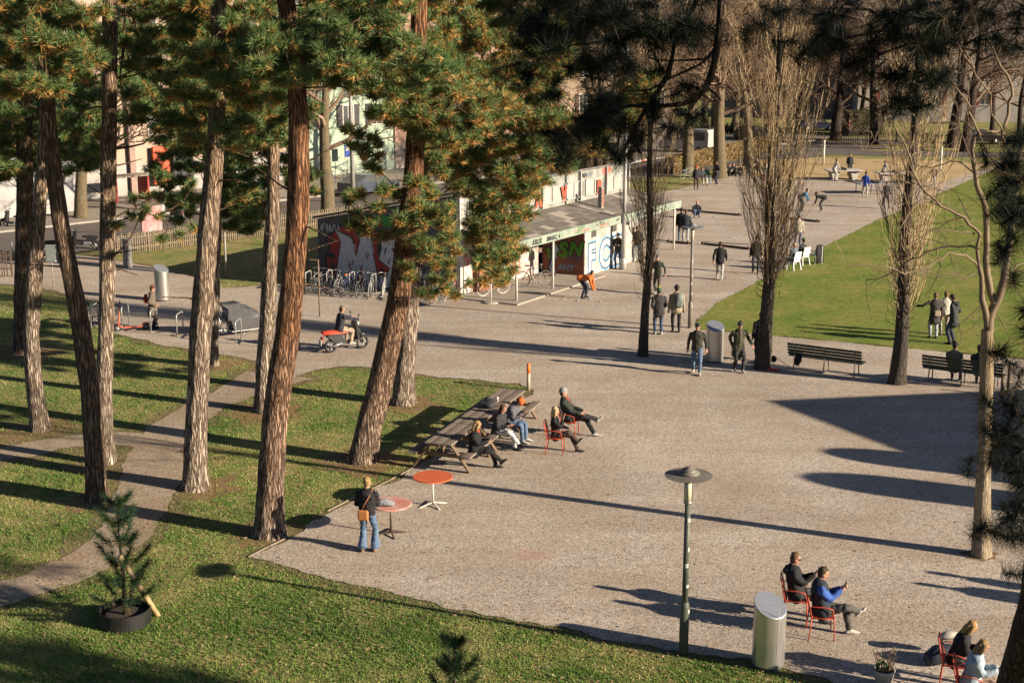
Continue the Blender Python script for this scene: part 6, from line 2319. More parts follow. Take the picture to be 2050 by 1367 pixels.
# ------------------------------------------------------------------ houses
def house(p, ang, L, H, D, label, wall, plinth, floors, wins, shutter=None, z0=2.9, dz=3.1, ww=1.1, wh=1.6, cap=None, seed=0, recess=.12, doors=()):
    """a block whose front runs from p along ang; windows are built openings with frame, pane and shutters"""
    t = thing('house', (p[0], p[1], 0), ang, label, 'building', 'houses around the park')
    wm = mat('render_' + str(int(wall[0] * 1000)) + str(int(wall[1] * 1000)), wall, .85, tuple(c * .86 for c in wall), .7)
    pm = mat('plinth_' + str(int(plinth[0] * 1000)), plinth, .85, tuple(c * .8 for c in plinth), 1.2)
    MB().box((L / 2, D / 2 + recess, H / 2), (L, D, H)).build('wall', wm, t)
    MB().box((L / 2, D / 2 + recess, 1.1), (L + .08, D + .08, 2.2)).build('plinth', pm, t)
    if cap:
        MB().prism([(-.5, H), (L + .5, H), (L - 1.5, H + 3), (1.5, H + 3)], -.3, D + .3).build('roof', mat('roof_tiles', cap, .9), t)
    fr = mat('window_frame', (.55, .52, .47), .7)
    pn = mat('window_pane', (.045, .05, .055), .12, (.09, .09, .09), .6, spec=.7)
    for f in range(floors):
        z = z0 + f * dz
        for x in wins:
            w = thing('window', (x, recess, z))
            w.parent = t
            b_ = MB()
            for s in (-1, 1):
                b_.box((s * ww / 2, -.03, 0), (.09, .1, wh + .1))
            b_.box((0, -.03, wh / 2), (ww + .1, .1, .09))
            b_.box((0, -.06, -wh / 2), (ww + .2, .18, .09))
            b_.box((0, -.02, 0), (.06, .06, wh))
            b_.build('frame', fr, w)
            MB().box((0, -.012, 0), (ww, .02, wh)).build('pane', pn, w)
            if shutter:
                sm = mat('shutter_%03d' % int(shutter[0] * 1000), shutter, .7)
                for s in (-1, 1):
                    q = MB()
                    cx = s * (ww / 2 + .33)
                    q.box((cx, -.045, 0), (.55, .05, wh + .1))
                    for k in range(7):
                        q.box((cx, -.08, -wh / 2 + .15 + k * (wh - .3) / 6), (.46, .03, .05))
                    q.build('shutter', sm, w)
    return t


HS = street(-10.5, 21.8)
house(HS, UA, 18, 14, 10, 'whitewashed house with a low annex at the left edge of the street', (.28, .23, .18), (.30, .29, .27), 4, (2.5, 6.5, 10.5, 14.5), None, 5.2)
house(street(7.7, 21.8), UA, 19.8, 15, 10, 'rose and cream rendered house behind the left pines', (.42, .30, .225), (.36, .33, .30), 4, (2.6, 8.4, 12.6, 17), None, 4.9)
house(street(27.7, 21.8), UA, 10.8, 16, 10, 'pale mint green house with dark shutters behind the clubhouse', (.34, .42, .31), (.34, .41, .31), 4, (2.2, 6.0, 9.0), (.05, .045, .045), 4.6)
house(street(38.7, 21.8), UA, 17, 15, 10, 'salmon pink house beyond the pine crown', (.38, .23, .17), (.32, .27, .24), 4, (3, 7, 11, 14.5), (.16, .06, .045), 4.5)
house(street(56, 22.4), UA, 22, 14.5, 10, 'ochre house behind the bare avenue trees', (.28, .20, .14), (.22, .19, .16), 4, (3, 7.5, 12, 16.5, 20), (.12, .06, .04), 4.5)
house((27, 186), R(-8), 30, 15, 10, 'dim brown house closing the street behind the big poplar', (.30, .22, .16), (.2, .17, .15), 4, (3, 8, 13, 18, 23, 27), (.10, .04, .03), 4.0)
house((44, 176), R(-9), 46, 17, 12, 'long grey rendered block with red brown shutters, top right', (.40, .35, .29), (.36, .32, .27), 5, (3.4, 9.5, 15.5, 21.5, 27.5, 33.5, 40), (.20, .05, .035), 2.9, 3.2, 1.3, 1.7)
an = thing('annex', street(-.5, 17.2).to_3d(), UA, 'low white annex with a small dark window and grey roof at the left edge', 'building')
MB().box((3.5, 2.4, 1.3), (8, 5, 2.6)).build('wall', mat('annex_white', (.36, .35, .34), .8, (.28, .27, .26), 1), an)
MB().prism([(-.8, 2.6), (7.8, 2.6), (7.6, 3.6), (-.6, 3.6)], -.4, 5.0).build('roof', mat('annex_roof', (.30, .30, .31), .8), an)
w = MB().box((5.4, -.12, 1.35), (.95, .06, .95)).build('window', MATS['window_frame'], an)
MB().box((5.4, -.155, 1.35), (.8, .02, .8)).build('pane', MATS['window_pane'], w)
MB().box((5.4, -.17, 1.35), (.05, .02, .8)).build('glazing_bar', MATS['window_frame'], w)
# downpipe and shop things on the street
dp = thing('drain_pipe', street(14.0, 21.6).to_3d(), UA, 'brown drain pipe down the rose house front', 'pipe')
MB().box((0, 0, 6.5), (.42, .16, 13)).build('pipe', mat('pipe_brown', (.30, .20, .16), .7), dp)
kb = thing('kerb', street(-60, 12.05).to_3d(), UA)
kb['kind'] = 'structure'
for k in range(50):
    MB().box((1.5 + k * 3, 0, .05), (2.98, .16, .14)).build('kerb_stone', mat('kerb_stone', (.34, .31, .27), .9), kb)
sh = thing('bus_shelter', street(10.8, 18.6).to_3d(), UA, 'small flat roofed shelter with a red side by the rose house', 'shelter')
MB().box((1.2, .6, 1.75), (2.8, 1.5, .1)).build('roof', mat('shelter_roof', (.26, .22, .17), .8), sh)
for x in (0, 2.4):
    MB().box((x, .6, .85), (.12, 1.2, 1.7)).build('side', PAINT['red'], sh)
ps = thing('poster_panel', street(1.9, 1.2).to_3d(), UA + .1, 'pink and white poster panel behind the low pine sprig', 'poster')
MB().box((0, 0, 1.5), (1.3, .08, 1.3)).build('panel', mat('poster_paper', (.45, .10, .10), .6, (.40, .33, .31), 1.6), ps)
for s in (-1, 1):
    MB().tube([(s * .5, 0, 0), (s * .5, 0, .86)], .03, 6).build('leg', GALV, ps)
sgn = thing('parking_sign', street(32.6, 20.8).to_3d(), UA, 'blue parking sign on the mint green house', 'sign')
MB().box((0, 0, 2.0), (.62, .04, .95)).build('plate', mat('sign_blue', (.02, .06, .30), .5), sgn)
MB().box((0, -.03, 2.18), (.34, .012, .34)).build('symbol', PAINT['white'], sgn)
MB().tube([(0, .06, .1), (0, .06, 2.4)], .03, 6).build('post', GALV, sgn)
sl_ = thing('street_pole', street(21.6, 7.8).to_3d(), 0, 'grey street pole before the mint green house', 'pole')
MB().tube([(0, 0, 0), (0, 0, 9.5)], [.16, .10], 10).build('shaft', mat('street_pole', (.34, .32, .29), .6), sl_)
rs = thing('shop_front', street(16.2, 21.5).to_3d(), UA, 'orange red shop front panels glimpsed between pine boughs', 'shop front')
MB().box((0, 0, 2.0), (1.3, .2, 2.6)).build('panel', mat('shop_red', (.60, .10, .04), .6, (.5, .08, .035), 2), rs)
MB().box((1.8, 0, 1.9), (1.6, .15, 2.2)).build('pane', MATS['window_pane'], rs)


# ------------------------------------------------------------------ vehicles far off
def car(loc, rz, label, paint_c, van=False):
    t = thing('van' if van else 'parked_car', loc, rz, label, 'van' if van else 'car', 'vehicles beyond the hedge')
    pm = mat('car_%02d%02d%02d' % tuple(int(c * 99) for c in paint_c), paint_c, .25, tuple(c * .9 for c in paint_c), 1, spec=.6)
    gm = MATS['window_pane']
    if van:
        prof = [(-2.4, .35), (2.5, .35), (2.55, .9), (2.2, 1.15), (1.5, 2.05), (1.2, 2.2), (-2.3, 2.2), (-2.45, 1.9)]
        wl, wd = [(1.45, 1.98), (2.05, 1.2), (.9, 1.2), (.9, 1.98)], .98
        side = [[(.75, 1.98), (.75, 1.25), (-.4, 1.25), (-.4, 1.98)], [(-.55, 1.98), (-.55, 1.25), (-2.1, 1.25), (-2.1, 1.98)], wl]
    else:
        prof = [(-2.1, .3), (2.1, .3), (2.15, .65), (1.9, .85), (1.0, .95), (.45, 1.42), (-.9, 1.45), (-1.7, 1.0), (-2.1, .95)]
        wd = .86
        side = [[(.82, .97), (.4, 1.36), (-.15, 1.38), (-.15, .97)], [(-.25, .97), (-.25, 1.38), (-.9, 1.38), (-1.45, 1.0)]]
    MB().prism(prof, -wd, wd).build('body', pm, t)
    for q in side:
        MB().prism(q, -wd - .012, -wd + .01).build('side_window', gm, t)
        MB().prism(q, wd - .01, wd + .012).build('side_window', gm, t)
    fw = [(1.5, 2.05), (2.2, 1.15)] if van else [(.5, 1.38), (1.0, .97)]
    b = MB()
    (x0, z0), (x1, z1) = fw
    b.add([(x0 + .02, -wd * .88, z0 + .01), (x1 + .02, -wd * .88, z1 + .02), (x1 + .02, wd * .88, z1 + .02), (x0 + .02, wd * .88, z0 + .01)], [(0, 1, 2, 3)])
    b.build('windscreen', gm, t)
    for x in ((-1.5, 1.6) if van else (-1.3, 1.35)):
        for s in (-1, 1):
            w = thing('wheel', (x, s * (wd - .08), .33))
            w.parent = t
            MB().tube([(0, -.1, 0), (0, .1, 0)], .33, 18).build('tyre', mat('tyre_3', (.03, .03, .03), .8), w)
            MB().tube([(0, -.11, 0), (0, .11, 0)], .2, 14).build('rim', MATS['wheel_grey'], w)
    for s in (-1, 1):
        MB().box(((2.5 if van else 2.1), s * wd * .7, .75), (.12, .3, .14)).build('headlight', MATS['headlight'], t)
    return t


car(G(1376, 306), R(150), 'white van with dark windows behind the hedge', (.40, .40, .38), True)
car(G(1180, 330), R(60), 'silver car glimpsed over the clubhouse roof', (.34, .35, .36))
car(G(1230, 318), R(60), 'dark blue car behind the clubhouse roof end', (.03, .035, .05))
car(G(1635, 262), R(0), 'dark car in shade left of the far fence', (.03, .035, .06))
car(G(1500, 280), R(55), 'black car behind the hedge by the third avenue tree', (.025, .025, .028))
car(G(1960, 288), R(-5), 'dark grey car behind the far fence, right side', (.03, .03, .035))
car(street(25.6, 10.7).to_3d(), UA, 'dark car parked before the mint green house', (.05, .06, .09))

# hedge beyond the courts
def hedge(a, b, h, wd, label, seed, cols):
    a, b = Vector(a), Vector(b)
    d = b - a
    L = d.length
    t = thing('clipped_hedge', (a.x, a.y, 0), math.atan2(d.y, d.x), label, 'hedge')
    k = int(L * 900)
    V0 = np.stack([npr.uniform(0, L, k), npr.uniform(-wd / 2, wd / 2, k), npr.uniform(.02, h, k)], 1)
    sel = npr.random(k)
    V0[:, 1] = np.where(sel < .45, -wd / 2 + npr.normal(0, .03, k), V0[:, 1])
    V0[:, 2] = np.where((sel > .45) & (sel < .8), h + npr.normal(0, .03, k), V0[:, 2])
    u, v = npr.normal(size=(k, 3)) * .045, npr.normal(size=(k, 3)) * .045
    V = np.stack([V0 - u, V0 + v, V0 + u], 1).reshape(-1, 3)
    q = link('foliage', np_mesh('foliage', V, np.arange(3 * k).reshape(-1, 3), [attr_mat('hedge_leaf_%d' % seed, cols, .9)], npr.random(k)), t)
    MB().box((L / 2, 0, h * .47), (L - .1, wd * .75, h * .92)).build('stems', mat('hedge_core', (.06, .045, .03), .95), t)


hedge(G(1338, 350).xy, G(1530, 305).xy, 1.35, .9, 'clipped beech hedge with brown leaves before the street', 1, [(0, (.18, .11, .055)), (.6, (.36, .24, .11)), (1, (.22, .22, .07))])
hedge(G(1150, 345).xy, G(1260, 322).xy, 1.2, .8, 'dull bramble hedge seen just over the clubhouse roof', 2, [(0, (.09, .065, .04)), (1, (.2, .14, .08))])
hedge(G(1690, 272).xy, G(1760, 268).xy, 2.6, 1.5, 'green and straw coloured shrub in front of the grey block', 3, [(0, (.04, .08, .025)), (.5, (.13, .12, .05)), (1, (.2, .14, .06))])
picket_fence(G(1500, 283).xy, G(2110, 300).xy, 'dark timber fence along the far street behind the net', PICKD, 1.3, .17, 3.0)

# ------------------------------------------------------------------ trees further off
AVN = 'bare avenue trees'
bare_tree(G(1376, 346), 15, .52, 'stout avenue tree with the pale green bicycle at its foot', 81, AVN, .8, 4, .42, nb=(5, 6, 6))
bare_tree(G(1441, 357), 15, .55, 'stout avenue tree in the middle of the sitting group', 82, AVN, .8, 4, .42, nb=(5, 6, 6))
bare_tree(G(1497, 333), 15, .42, 'avenue tree just left of the big poplar head', 83, AVN, .8, 4, .42, nb=(5, 6, 6))
bare_tree(G(1300, 365), 12, .25, 'young tree among scrub beyond the canopy end', 84, AVN, .8, 4, .3, nb=(5, 5, 5))
bare_tree(G(1215, 345), 13, .3, 'slim tree behind the window band of the clubhouse', 85, AVN, .8, 4, .3, nb=(5, 5, 5))
for i, (x, y, h, r) in enumerate(((1290, 292, 17, .4), (1345, 280, 18, .45), (1410, 275, 18, .45), (1470, 270, 18, .45), (1540, 268, 18, .45), (1600, 262, 19, .5), (1330, 262, 20, .4), (1430, 255, 20, .4), (1500, 250, 20, .4), (1580, 250, 20, .4))):
    bare_tree(G(x, y), h, r, 'bare tree of the brown far wood, %s row, %s from the mast' % (('front', 'rear')[i > 5], ('first', 'second', 'third', 'fourth', 'fifth', 'sixth')[i % 6]), 90 + i, 'trees of the far wood', .8, 4, .25, nb=(5, 6, 5), tints=(0, .8))
bare_tree(G(1672, 283), 16, .62, 'massive dark oak still holding brown leaves, left of the shrub', 101, 'old oaks before the grey block', .8, 4, .3, bark='dark', nb=(5, 5, 4), leafy=2, tints=(0, .3))
bare_tree(G(1750, 290), 15, .5, 'dark oak right of the shrub, behind the third poplar', 102, 'old oaks before the grey block', .8, 4, .3, bark='dark', nb=(5, 5, 4), tints=(0, .3))
bare_tree(G(1905, 296), 16, .6, 'twin dark oak on the left before the red shutters', 103, 'old oaks before the grey block', .8, 4, .35, bark='dark', nb=(5, 5, 4), leafy=1, tints=(0, .3))
bare_tree(G(1932, 304), 16, .55, 'twin dark oak on the right before the red shutters', 104, 'old oaks before the grey block', .8, 4, .35, bark='dark', nb=(5, 5, 4), tints=(0, .3))
for i_, (x_, y_) in enumerate(((1722, 262), (1835, 266), (1985, 272), (2040, 280))):
    bare_tree(G(x_, y_), 16, .3, 'slim bare tree against the grey block, %s from the massive oak' % ('first', 'second', 'third', 'fourth')[i_], 120 + i_, 'slim trees before the grey block', .8, 4, .2, bark='dark', nb=(5, 5, 5), tints=(0, .7))
bare_tree(street(5.4, 14.0).to_3d(), 12, .42, 'grey street tree on the pavement between the left pines', 105, 'street trees', .8, 4, .4, nb=(4, 4, 4))
bare_tree(street(14.1, 1.6).to_3d(), 14, .46, 'grey street tree rising behind the graffiti wall', 106, 'street trees', .8, 4, .4, nb=(4, 5, 5))
bare_tree(street(33, 13.8).to_3d(), 14, .4, 'grey street tree before the salmon house', 107, 'street trees', .8, 4, .35, nb=(4, 5, 5))


# stand-ins added right of the frame, forms guessed, to throw the plaza shadows
def shadow_column(loc, label, r, h):
    t = thing('domed_caster', loc, 0, label, 'column', 'domed shadow casters')
    MB().lathe([(r, 0), (r, h - r * 1.0)], 28).build('shaft', mat('caster_shaft', (.45, .42, .38), .8, (.3, .2, .18), 1.2), t)
    MB().lathe([(r * 1.0, h - r)] + [(r * math.cos(R(a)), h - r + r * math.sin(R(a))) for a in (15, 30, 45, 60, 75, 88)], 28).build('dome', mat('caster_dome', (.16, .2, .17), .6), t)


SXY = Vector((SUN_DIR.x, SUN_DIR.y)).normalized()
TE = math.tan(R(SUN_EL))


def caster(px, h, extra=0.0):
    """ground point whose top at height h drops its shadow on the given place"""
    p = G(*px).xy + SXY * (h / TE + extra)
    return p


c = caster((1648, 903), 4.6)
shadow_column((c.x, c.y, 0), 'domed stand-in out of frame, added to cast the round shadow across the gravel', .72, 4.6)
c = caster((1604, 953), 5.2)
shadow_column((c.x, c.y, 0), 'taller domed stand-in out of frame, added to cast the lower round shadow', .80, 5.2)
k = thing('gable_caster', (0, 0, 0), 0, 'gabled stand-in out of frame, shaped to cast the pointed shadow', 'building')
tip = caster((1535, 803), 6.4)
k.location = (tip.x, tip.y, 0)
ax = Vector((-SXY.y, SXY.x))
k.rotation_euler = (0, 0, math.atan2(ax.y, ax.x))
q = MB()
q.prism([(-5.4, 0), (4.6, 0), (4.6, 3.9), (2.7, 4.95), (1.2, 5.7), (.0, 6.4), (-3.4, 5.05), (-5.4, 4.2)], -3.2, 0)  # added block, its outline drawn from the shadow it has to cast
q.build('caster_gable', mat('caster_wall', (.42, .38, .32), .85), k)
q = MB()
q.add([(0, -3.4, 6.42), (4.6, -3.4, 3.95), (4.6, .05, 3.95), (0, .05, 6.42), (-5.4, -3.4, 4.25), (-5.4, .05, 4.25)], [(0, 1, 2, 3), (0, 3, 5, 4)])
q.build('roof', mat('roof_tiles', (.25, .1, .06), .9), k)


# ------------------------------------------------------------------ people
SKIN = mat('skin', (.44, .245, .165), .55, (.37, .19, .125), 12)
LIPS = mat('lips', (.36, .13, .10), .5)
EYEM = mat('eye_dark', (.03, .02, .02), .3)
GLASSD = mat('sunglasses', (.012, .012, .012), .15)
CLOTH = {}


def cloth(c, knit=False):
    c = lin(c)[:3] if isinstance(c, str) else tuple(c)
    c = tuple(x * (.55 if max(c) < .04 else .72 if max(c) < .15 else .9) for x in c)
    k = tuple(round(x, 3) for x in c)
    if k not in CLOTH:
        CLOTH[k] = mat('cloth_%d' % len(CLOTH), c, .85, tuple(x * .62 for x in c), 9, bump=.035, bscale=6, stretch=(1, 1, .55))
    return CLOTH[k]


def ik(a, t, l1, l2, pole):
    """middle joint of a two-bone limb from a to t"""
    a, t, pole = Vector(a), Vector(t), Vector(pole)
    d = t - a
    L = min(d.length, (l1 + l2) * .998)
    dn = d.normalized()
    t = a + dn * L
    x = (l1 * l1 - l2 * l2 + L * L) / (2 * L)
    h = math.sqrt(max(0, l1 * l1 - x * x))
    pv = pole - dn * pole.dot(dn)
    if pv.length < 1e-4:
        pv = dn.orthogonal()
    pv.normalize()
    return a + dn * x + pv * h, t


POSES = {
    'stand': dict(pel=(0, 0, .93), lean=2, aL=(-.11, .02, .08), aR=(.11, -.02, .08), hL=(-.27, .06, .83), hR=(.27, .04, .83)),
    'pockets': dict(pel=(0, 0, .93), lean=3, aL=(-.12, .03, .08), aR=(.11, -.03, .08), hL=(-.21, .14, .98), hR=(.21, .14, .98)),
    'walk': dict(pel=(0, 0, .91), lean=4, aL=(-.09, .30, .09), aR=(.09, -.32, .15), hL=(-.29, -.12, .86), hR=(.29, .20, .88)),
    'phone': dict(pel=(0, 0, .93), lean=4, aL=(-.11, .02, .08), aR=(.11, -.02, .08), hL=(-.08, .32, 1.14), hR=(.08, .32, 1.16), head=28),
    'bend': dict(pel=(0, -.12, .88), lean=82, aL=(-.13, .05, .08), aR=(.13, -.04, .08), hL=(-.12, .48, .36), hR=(.12, .52, .30), head=-35),
    'stoop': dict(pel=(0, -.10, .90), lean=58, aL=(-.13, .05, .08), aR=(.13, -.04, .08), hL=(-.14, .50, .62), hR=(.12, .50, .58), head=-20),
    'crouch': dict(pel=(0, -.16, .30), lean=24, aL=(-.15, .02, .08), aR=(.15, .06, .08), hL=(-.2, .34, .42), hR=(.34, .42, .26), head=-8),
    'sit': dict(pel=(0, 0, .53), lean=-4, aL=(-.12, .50, .08), aR=(.12, .48, .08), hL=(-.14, .34, .68), hR=(.14, .34, .68)),
    'sitcross': dict(pel=(0, 0, .53), lean=-10, aL=(-.10, .62, .08), aR=(-.06, .86, .38), hL=(-.16, .34, .66), hR=(.12, .34, .68)),
    'sitphone': dict(pel=(0, 0, .53), lean=14, aL=(-.12, .48, .08), aR=(.12, .46, .08), hL=(-.06, .42, .80), hR=(.06, .42, .80), head=28),
    'ride': dict(pel=(0, 0, .82), lean=6, aL=(-.20, .34, .33), aR=(.20, .34, .33), hL=(-.30, .62, 1.12), hR=(.30, .62, 1.12)),
    'floor': dict(pel=(0, 0, .16), lean=-8, aL=(-.16, .66, .08), aR=(.14, .6, .08), hL=(-.2, .4, .42), hR=(.2, .4, .42)),
}
PEOPLE = []


def person(at, face, pose, label, top, legs, shoes=(.05, .045, .04), hair=(.10, .06, .035), h=1.75, hat=None, hatc=None, hem=.10, bulk=1.0, hairstyle='short', near=False, flare=0.0,
           hood=None, scarf=None, specs=False, z=0.015, group=None, skirt=None, sleeve=True, brim=False, vest=None, **kw):
    """at: picture point or position; face: heading in degrees (0 right, 90 away, 270 to the camera)"""
    J = dict(POSES[pose])
    J.update(kw)
    loc = G(*at) if len(at) == 2 else Vector(at)
    loc = Vector((loc.x, loc.y, (loc.z if len(at) == 3 else 0) + z))
    s = h / 1.75
    mats = [cloth(top), cloth(legs), cloth(shoes), SKIN, cloth(vest) if vest else cloth(top)]
    B = MB()
    P = Vector(J['pel'])
    ln = R(J['lean'])
    d = Vector((J.get('side', 0), math.sin(ln), math.cos(ln))).normalized()
    fw = Vector((0, math.cos(ln), -math.sin(ln)))
    bk = bulk * 1.06

    def sp(k, f=0.0):
        return P + d * k + fw * f
    sc = sp(.485)
    # torso
    B.loft([sp(-hem), sp(.0), sp(.14), sp(.30), sp(.42), sp(.49), sp(.535)],
           [(.168 + .12 * max(0, hem - .12)) * bk, .166 * bk, .150 * bk, .168 * bk, .186 * bk, .135 * bk, .072 * bk],
           [(.128 + .12 * max(0, hem - .12)) * bk, .122 * bk, .108 * bk, .118 * bk, .104 * bk, .084 * bk, .066 * bk], side=(1, 0, 0), n=14, m=4)
    B.loft([sp(-.06), sp(.06)], [.155, .150], [.112, .105], n=12, m=1)
    # legs
    dirs = {}
    for sd, k in ((-1, 'aL'), (1, 'aR')):
        hip = P + Vector((sd * .088, 0, -.03))
        an = Vector(J[k])
        pole = J.get('knee', (sd * .12, 1, .25))
        kn, an = ik(hip, an, .44, .43, Vector(pole) if not isinstance(pole, dict) else Vector(pole[k]))
        B.loft([hip + (hip - kn).normalized() * .04, hip.lerp(kn, .35), kn], [.094, .088, .068], [.102, .092, .070], n=10, m=1)
        B.loft([kn, kn.lerp(an, .35), an + (kn - an).normalized() * .03], [.068, .064 + flare * .3, .054 + flare], [.070, .068 + flare * .3, .056 + flare], n=10, m=1)
        sh = (an - kn).normalized()
        ft = J.get('toe' + k[1])
        if ft is None:
            ft = Vector((sd * .12, 1, 0))
            if sh.z > -.75:
                ft = (Vector((0, sh.y, 0)) * .4 + Vector((0, .5, .75))).normalized()
        ft = Vector(ft).normalized()
        heel = an + ft * -.06 - Vector((0, 0, .035))
        B.loft([heel, an + ft * .05 - Vector((0, 0, .03)), an + ft * .13 - Vector((0, 0, .045)), an + ft * .19 - Vector((0, 0, .05))], [.038, .042, .045, .032], [.042, .046, .032, .024], side=ft.cross(Vector((0, 0, 1))), n=10, m=2)
    # arms
    wrists = {}
    for sd, k in ((-1, 'hL'), (1, 'hR')):
        so = sc + Vector((sd * .178 * (bk * .5 + .5), 0, 0)) - d * .045
        el, wr = ik(so, J[k], .285, .27, Vector((sd * .28, -.8, -.3)))
        B.loft([so, so.lerp(el, .5), el], [.062 * bk, .055 * bk, .048 * bk], [.062 * bk, .055 * bk, .048 * bk], n=10, m=0)
        B.loft([el, el.lerp(wr, .5), wr], [.048 * bk, .045 * bk, .038 * bk], [.048 * bk, .045 * bk, .038 * bk], n=10, m=0 if sleeve else 3)
        wrists[sd] = (el, wr)
    # neck and head
    hp = R(J.get('head', 4)) + ln * .35
    hy = R(J.get('turn', 0))
    hd = Vector((0, math.sin(hp), math.cos(hp)))
    hf = Vector((0, math.cos(hp), -math.sin(hp)))
    RM = Matrix.Rotation(hy, 3, 'Z')
    nb = sp(.52)
    hc = nb + hd * .155 + hf * .02
    B.loft([sp(.49), nb + hd * .05, nb + hd * .09], [.062, .056, .055], [.062, .058, .056], n=10, m=3)

    def hp3(x, y, zz):
        v = RM @ Vector((x, y, 0))
        return hc + Vector((v.x, 0, 0)) + hf * v.y + hd * zz
    B.loft([hp3(0, .025, -.105), hp3(0, .015, -.06), hp3(0, .0, .0), hp3(0, -.005, .06), hp3(0, -.005, .095)], [.040, .062, .076, .074, .05], [.045, .075, .096, .094, .06], n=14, m=3)
    B.loft([hp3(0, .088, .02), hp3(0, .108, -.018), hp3(0, .09, -.028)], [.010, .016, .014], [.012, .014, .010], n=6, m=3)
    for sd in (-1, 1):
        B.ball(hp3(sd * .078, -.005, -.01), (.014, .026, .034), m=3, n=6, k=4)
    ang = R(face) - math.pi / 2
    M = Matrix.Translation(loc) @ Matrix.Rotation(ang, 4, 'Z') @ Matrix.Scale(s, 4)
    # extras that stay crisp: hands, eyes, glasses
    E = MB()
    for sd in (-1, 1):
        el, wr = wrists[sd]
        dv = (wr - el).normalized()
        up = Vector((0, 0, 1))
        sx = dv.cross(up)
        sx = sx.normalized() if sx.length > .1 else Vector((1, 0, 0))
        nz = sx.cross(dv)
        E.loft([wr - dv * .03, wr + dv * .03, wr + dv * .085], [.026, .040, .038], [.024, .018, .014], side=sx, n=8, m=3)
        if near:
            for f in range(4):
                o = wr + dv * .085 + sx * (-.030 + .020 * f)
                l = (.062, .072, .068, .052)[f]
                cu = -nz * .022 * (1 if nz.z > 0 else -1)
                E.tube([o, o + dv * l * .5 + cu * .3, o + dv * l * .85 + cu], [.0095, .009, .0065], 5, m=3)
            o = wr + dv * .03 + sx * (-sd * .036)
            E.tube([o, o + dv * .035 - sx * sd * .02, o + dv * .065 - sx * sd * .018], [.011, .010, .007], 5, m=3)
    if near:
        for sd in (-1, 1):
            if specs:
                E.loft([hp3(sd * .012, .098, .018), hp3(sd * .034, .094, .016), hp3(sd * .058, .078, .018)], [.016, .020, .016], [.005, .006, .005], side=(0, 0, 1), n=8, m=5)
                E.tube([hp3(sd * .06, .076, .02), hp3(sd * .08, .0, .02)], .004, 4, m=5)
            else:
                E.ball(hp3(sd * .032, .086, .018), (.013, .006, .007), m=6, n=6, k=4)
                E.loft([hp3(sd * .018, .095, .040), hp3(sd * .048, .084, .042)], [.006, .004], [.004, .003], side=(0, 0, 1), n=5, m=7)
        E.loft([hp3(-.022, .09, -.055), hp3(0, .097, -.054), hp3(.022, .09, -.055)], [.004, .007, .004], [.003, .005, .003], side=(0, 0, 1), n=6, m=8)
    elif specs:
        E.loft([hp3(-.06, .08, .018), hp3(0, .1, .018), hp3(.06, .08, .018)], [.016, .018, .016], [.005, .006, .005], side=(0, 0, 1), n=8, m=5)
    mats += [GLASSD, EYEM, cloth(hair), LIPS]
    o = B.build('person', mats)
    mod = o.modifiers.new('r', 'REMESH')
    mod.mode = 'VOXEL'
    mod.voxel_size = .020 if near else (.032 if loc.y < 75 else .042)
    mod.use_smooth_shade = True
    PEOPLE.append((o, B, E, mats, M, near))
    tag(o, label, 'person', group)
    # hair and headgear are children
    hm = cloth(hair)

    def child(mb, name, m):
        me = mb.mesh(name, m)
        me.transform(M)
        link(name, me, o)
    if hairstyle != 'none':
        b = MB()
        b.loft([hp3(0, -.045, -.075), hp3(0, -.04, -.02), hp3(0, -.022, .04), hp3(0, -.012, .085), hp3(0, -.01, .108)], [.055, .078, .084, .074, .045], [.045, .068, .086, .086, .055], n=18)
        if hairstyle == 'long':
            b.loft([hp3(0, -.04, .05), hp3(0, -.065, -.05), hp3(0, -.075, -.13) - Vector((0, 0, .03)), hp3(0, -.075, -.19) - Vector((0, 0, .06))], [.082, .094, .098, .062], [.055, .055, .05, .028], n=16)
            for sd in (-1, 1):
                b.loft([hp3(sd * .07, .02, .06), hp3(sd * .09, .01, -.05), hp3(sd * .085, .0, -.16)], [.03, .032, .02], [.05, .045, .025], n=8)
        if hairstyle == 'bun':
            b.ball(hp3(0, -.115, .045), (.05, .045, .05), n=10, k=6)
        if hairstyle == 'tail':
            b.loft([hp3(0, -.1, .05), hp3(0, -.15, -.02), sp(.42, -.15)], [.03, .035, .012], [.03, .03, .012], n=8)
        b.v = [tuple(Vector(v) + noise.noise_vector(Vector(v) * 38) * .010 + noise.noise_vector(Vector(v) * 14) * .010) for v in b.v]
        child(b, 'hair', hm)
    if hat == 'beanie':
        b = MB()
        b.loft([hp3(0, .0, .028), hp3(0, -.008, .075), hp3(0, -.015, .115), hp3(0, -.02, .135)], [.092, .092, .072, .035], [.112, .110, .085, .04], n=16)
        b.loft([hp3(0, .002, .022), hp3(0, .0, .058)], [.096, .096], [.116, .116], n=16)
        child(b, 'hat', cloth(hatc))
    if hat == 'bobble':
        b = MB()
        b.loft([hp3(0, .0, .02), hp3(0, -.008, .075), hp3(0, -.012, .12), hp3(0, -.015, .135)], [.096, .094, .07, .03], [.114, .110, .08, .035], n=16)
        child(b, 'hat', cloth(hatc))
        child(MB().ball(hp3(0, -.015, .165), .042, n=10, k=6), 'bobble', cloth((.55, .45, .05)))
    if hat == 'cap':
        b = MB()
        b.loft([hp3(0, .0, .045), hp3(0, -.004, .085), hp3(0, -.008, .118)], [.090, .084, .05], [.110, .100, .06], n=16)
        b.loft([hp3(0, .08, .052), hp3(0, .13, .045), hp3(0, .17, .035)], [.075, .068, .04], [.008, .007, .006], side=(1, 0, 0), n=10)
        child(b, 'hat', cloth(hatc))
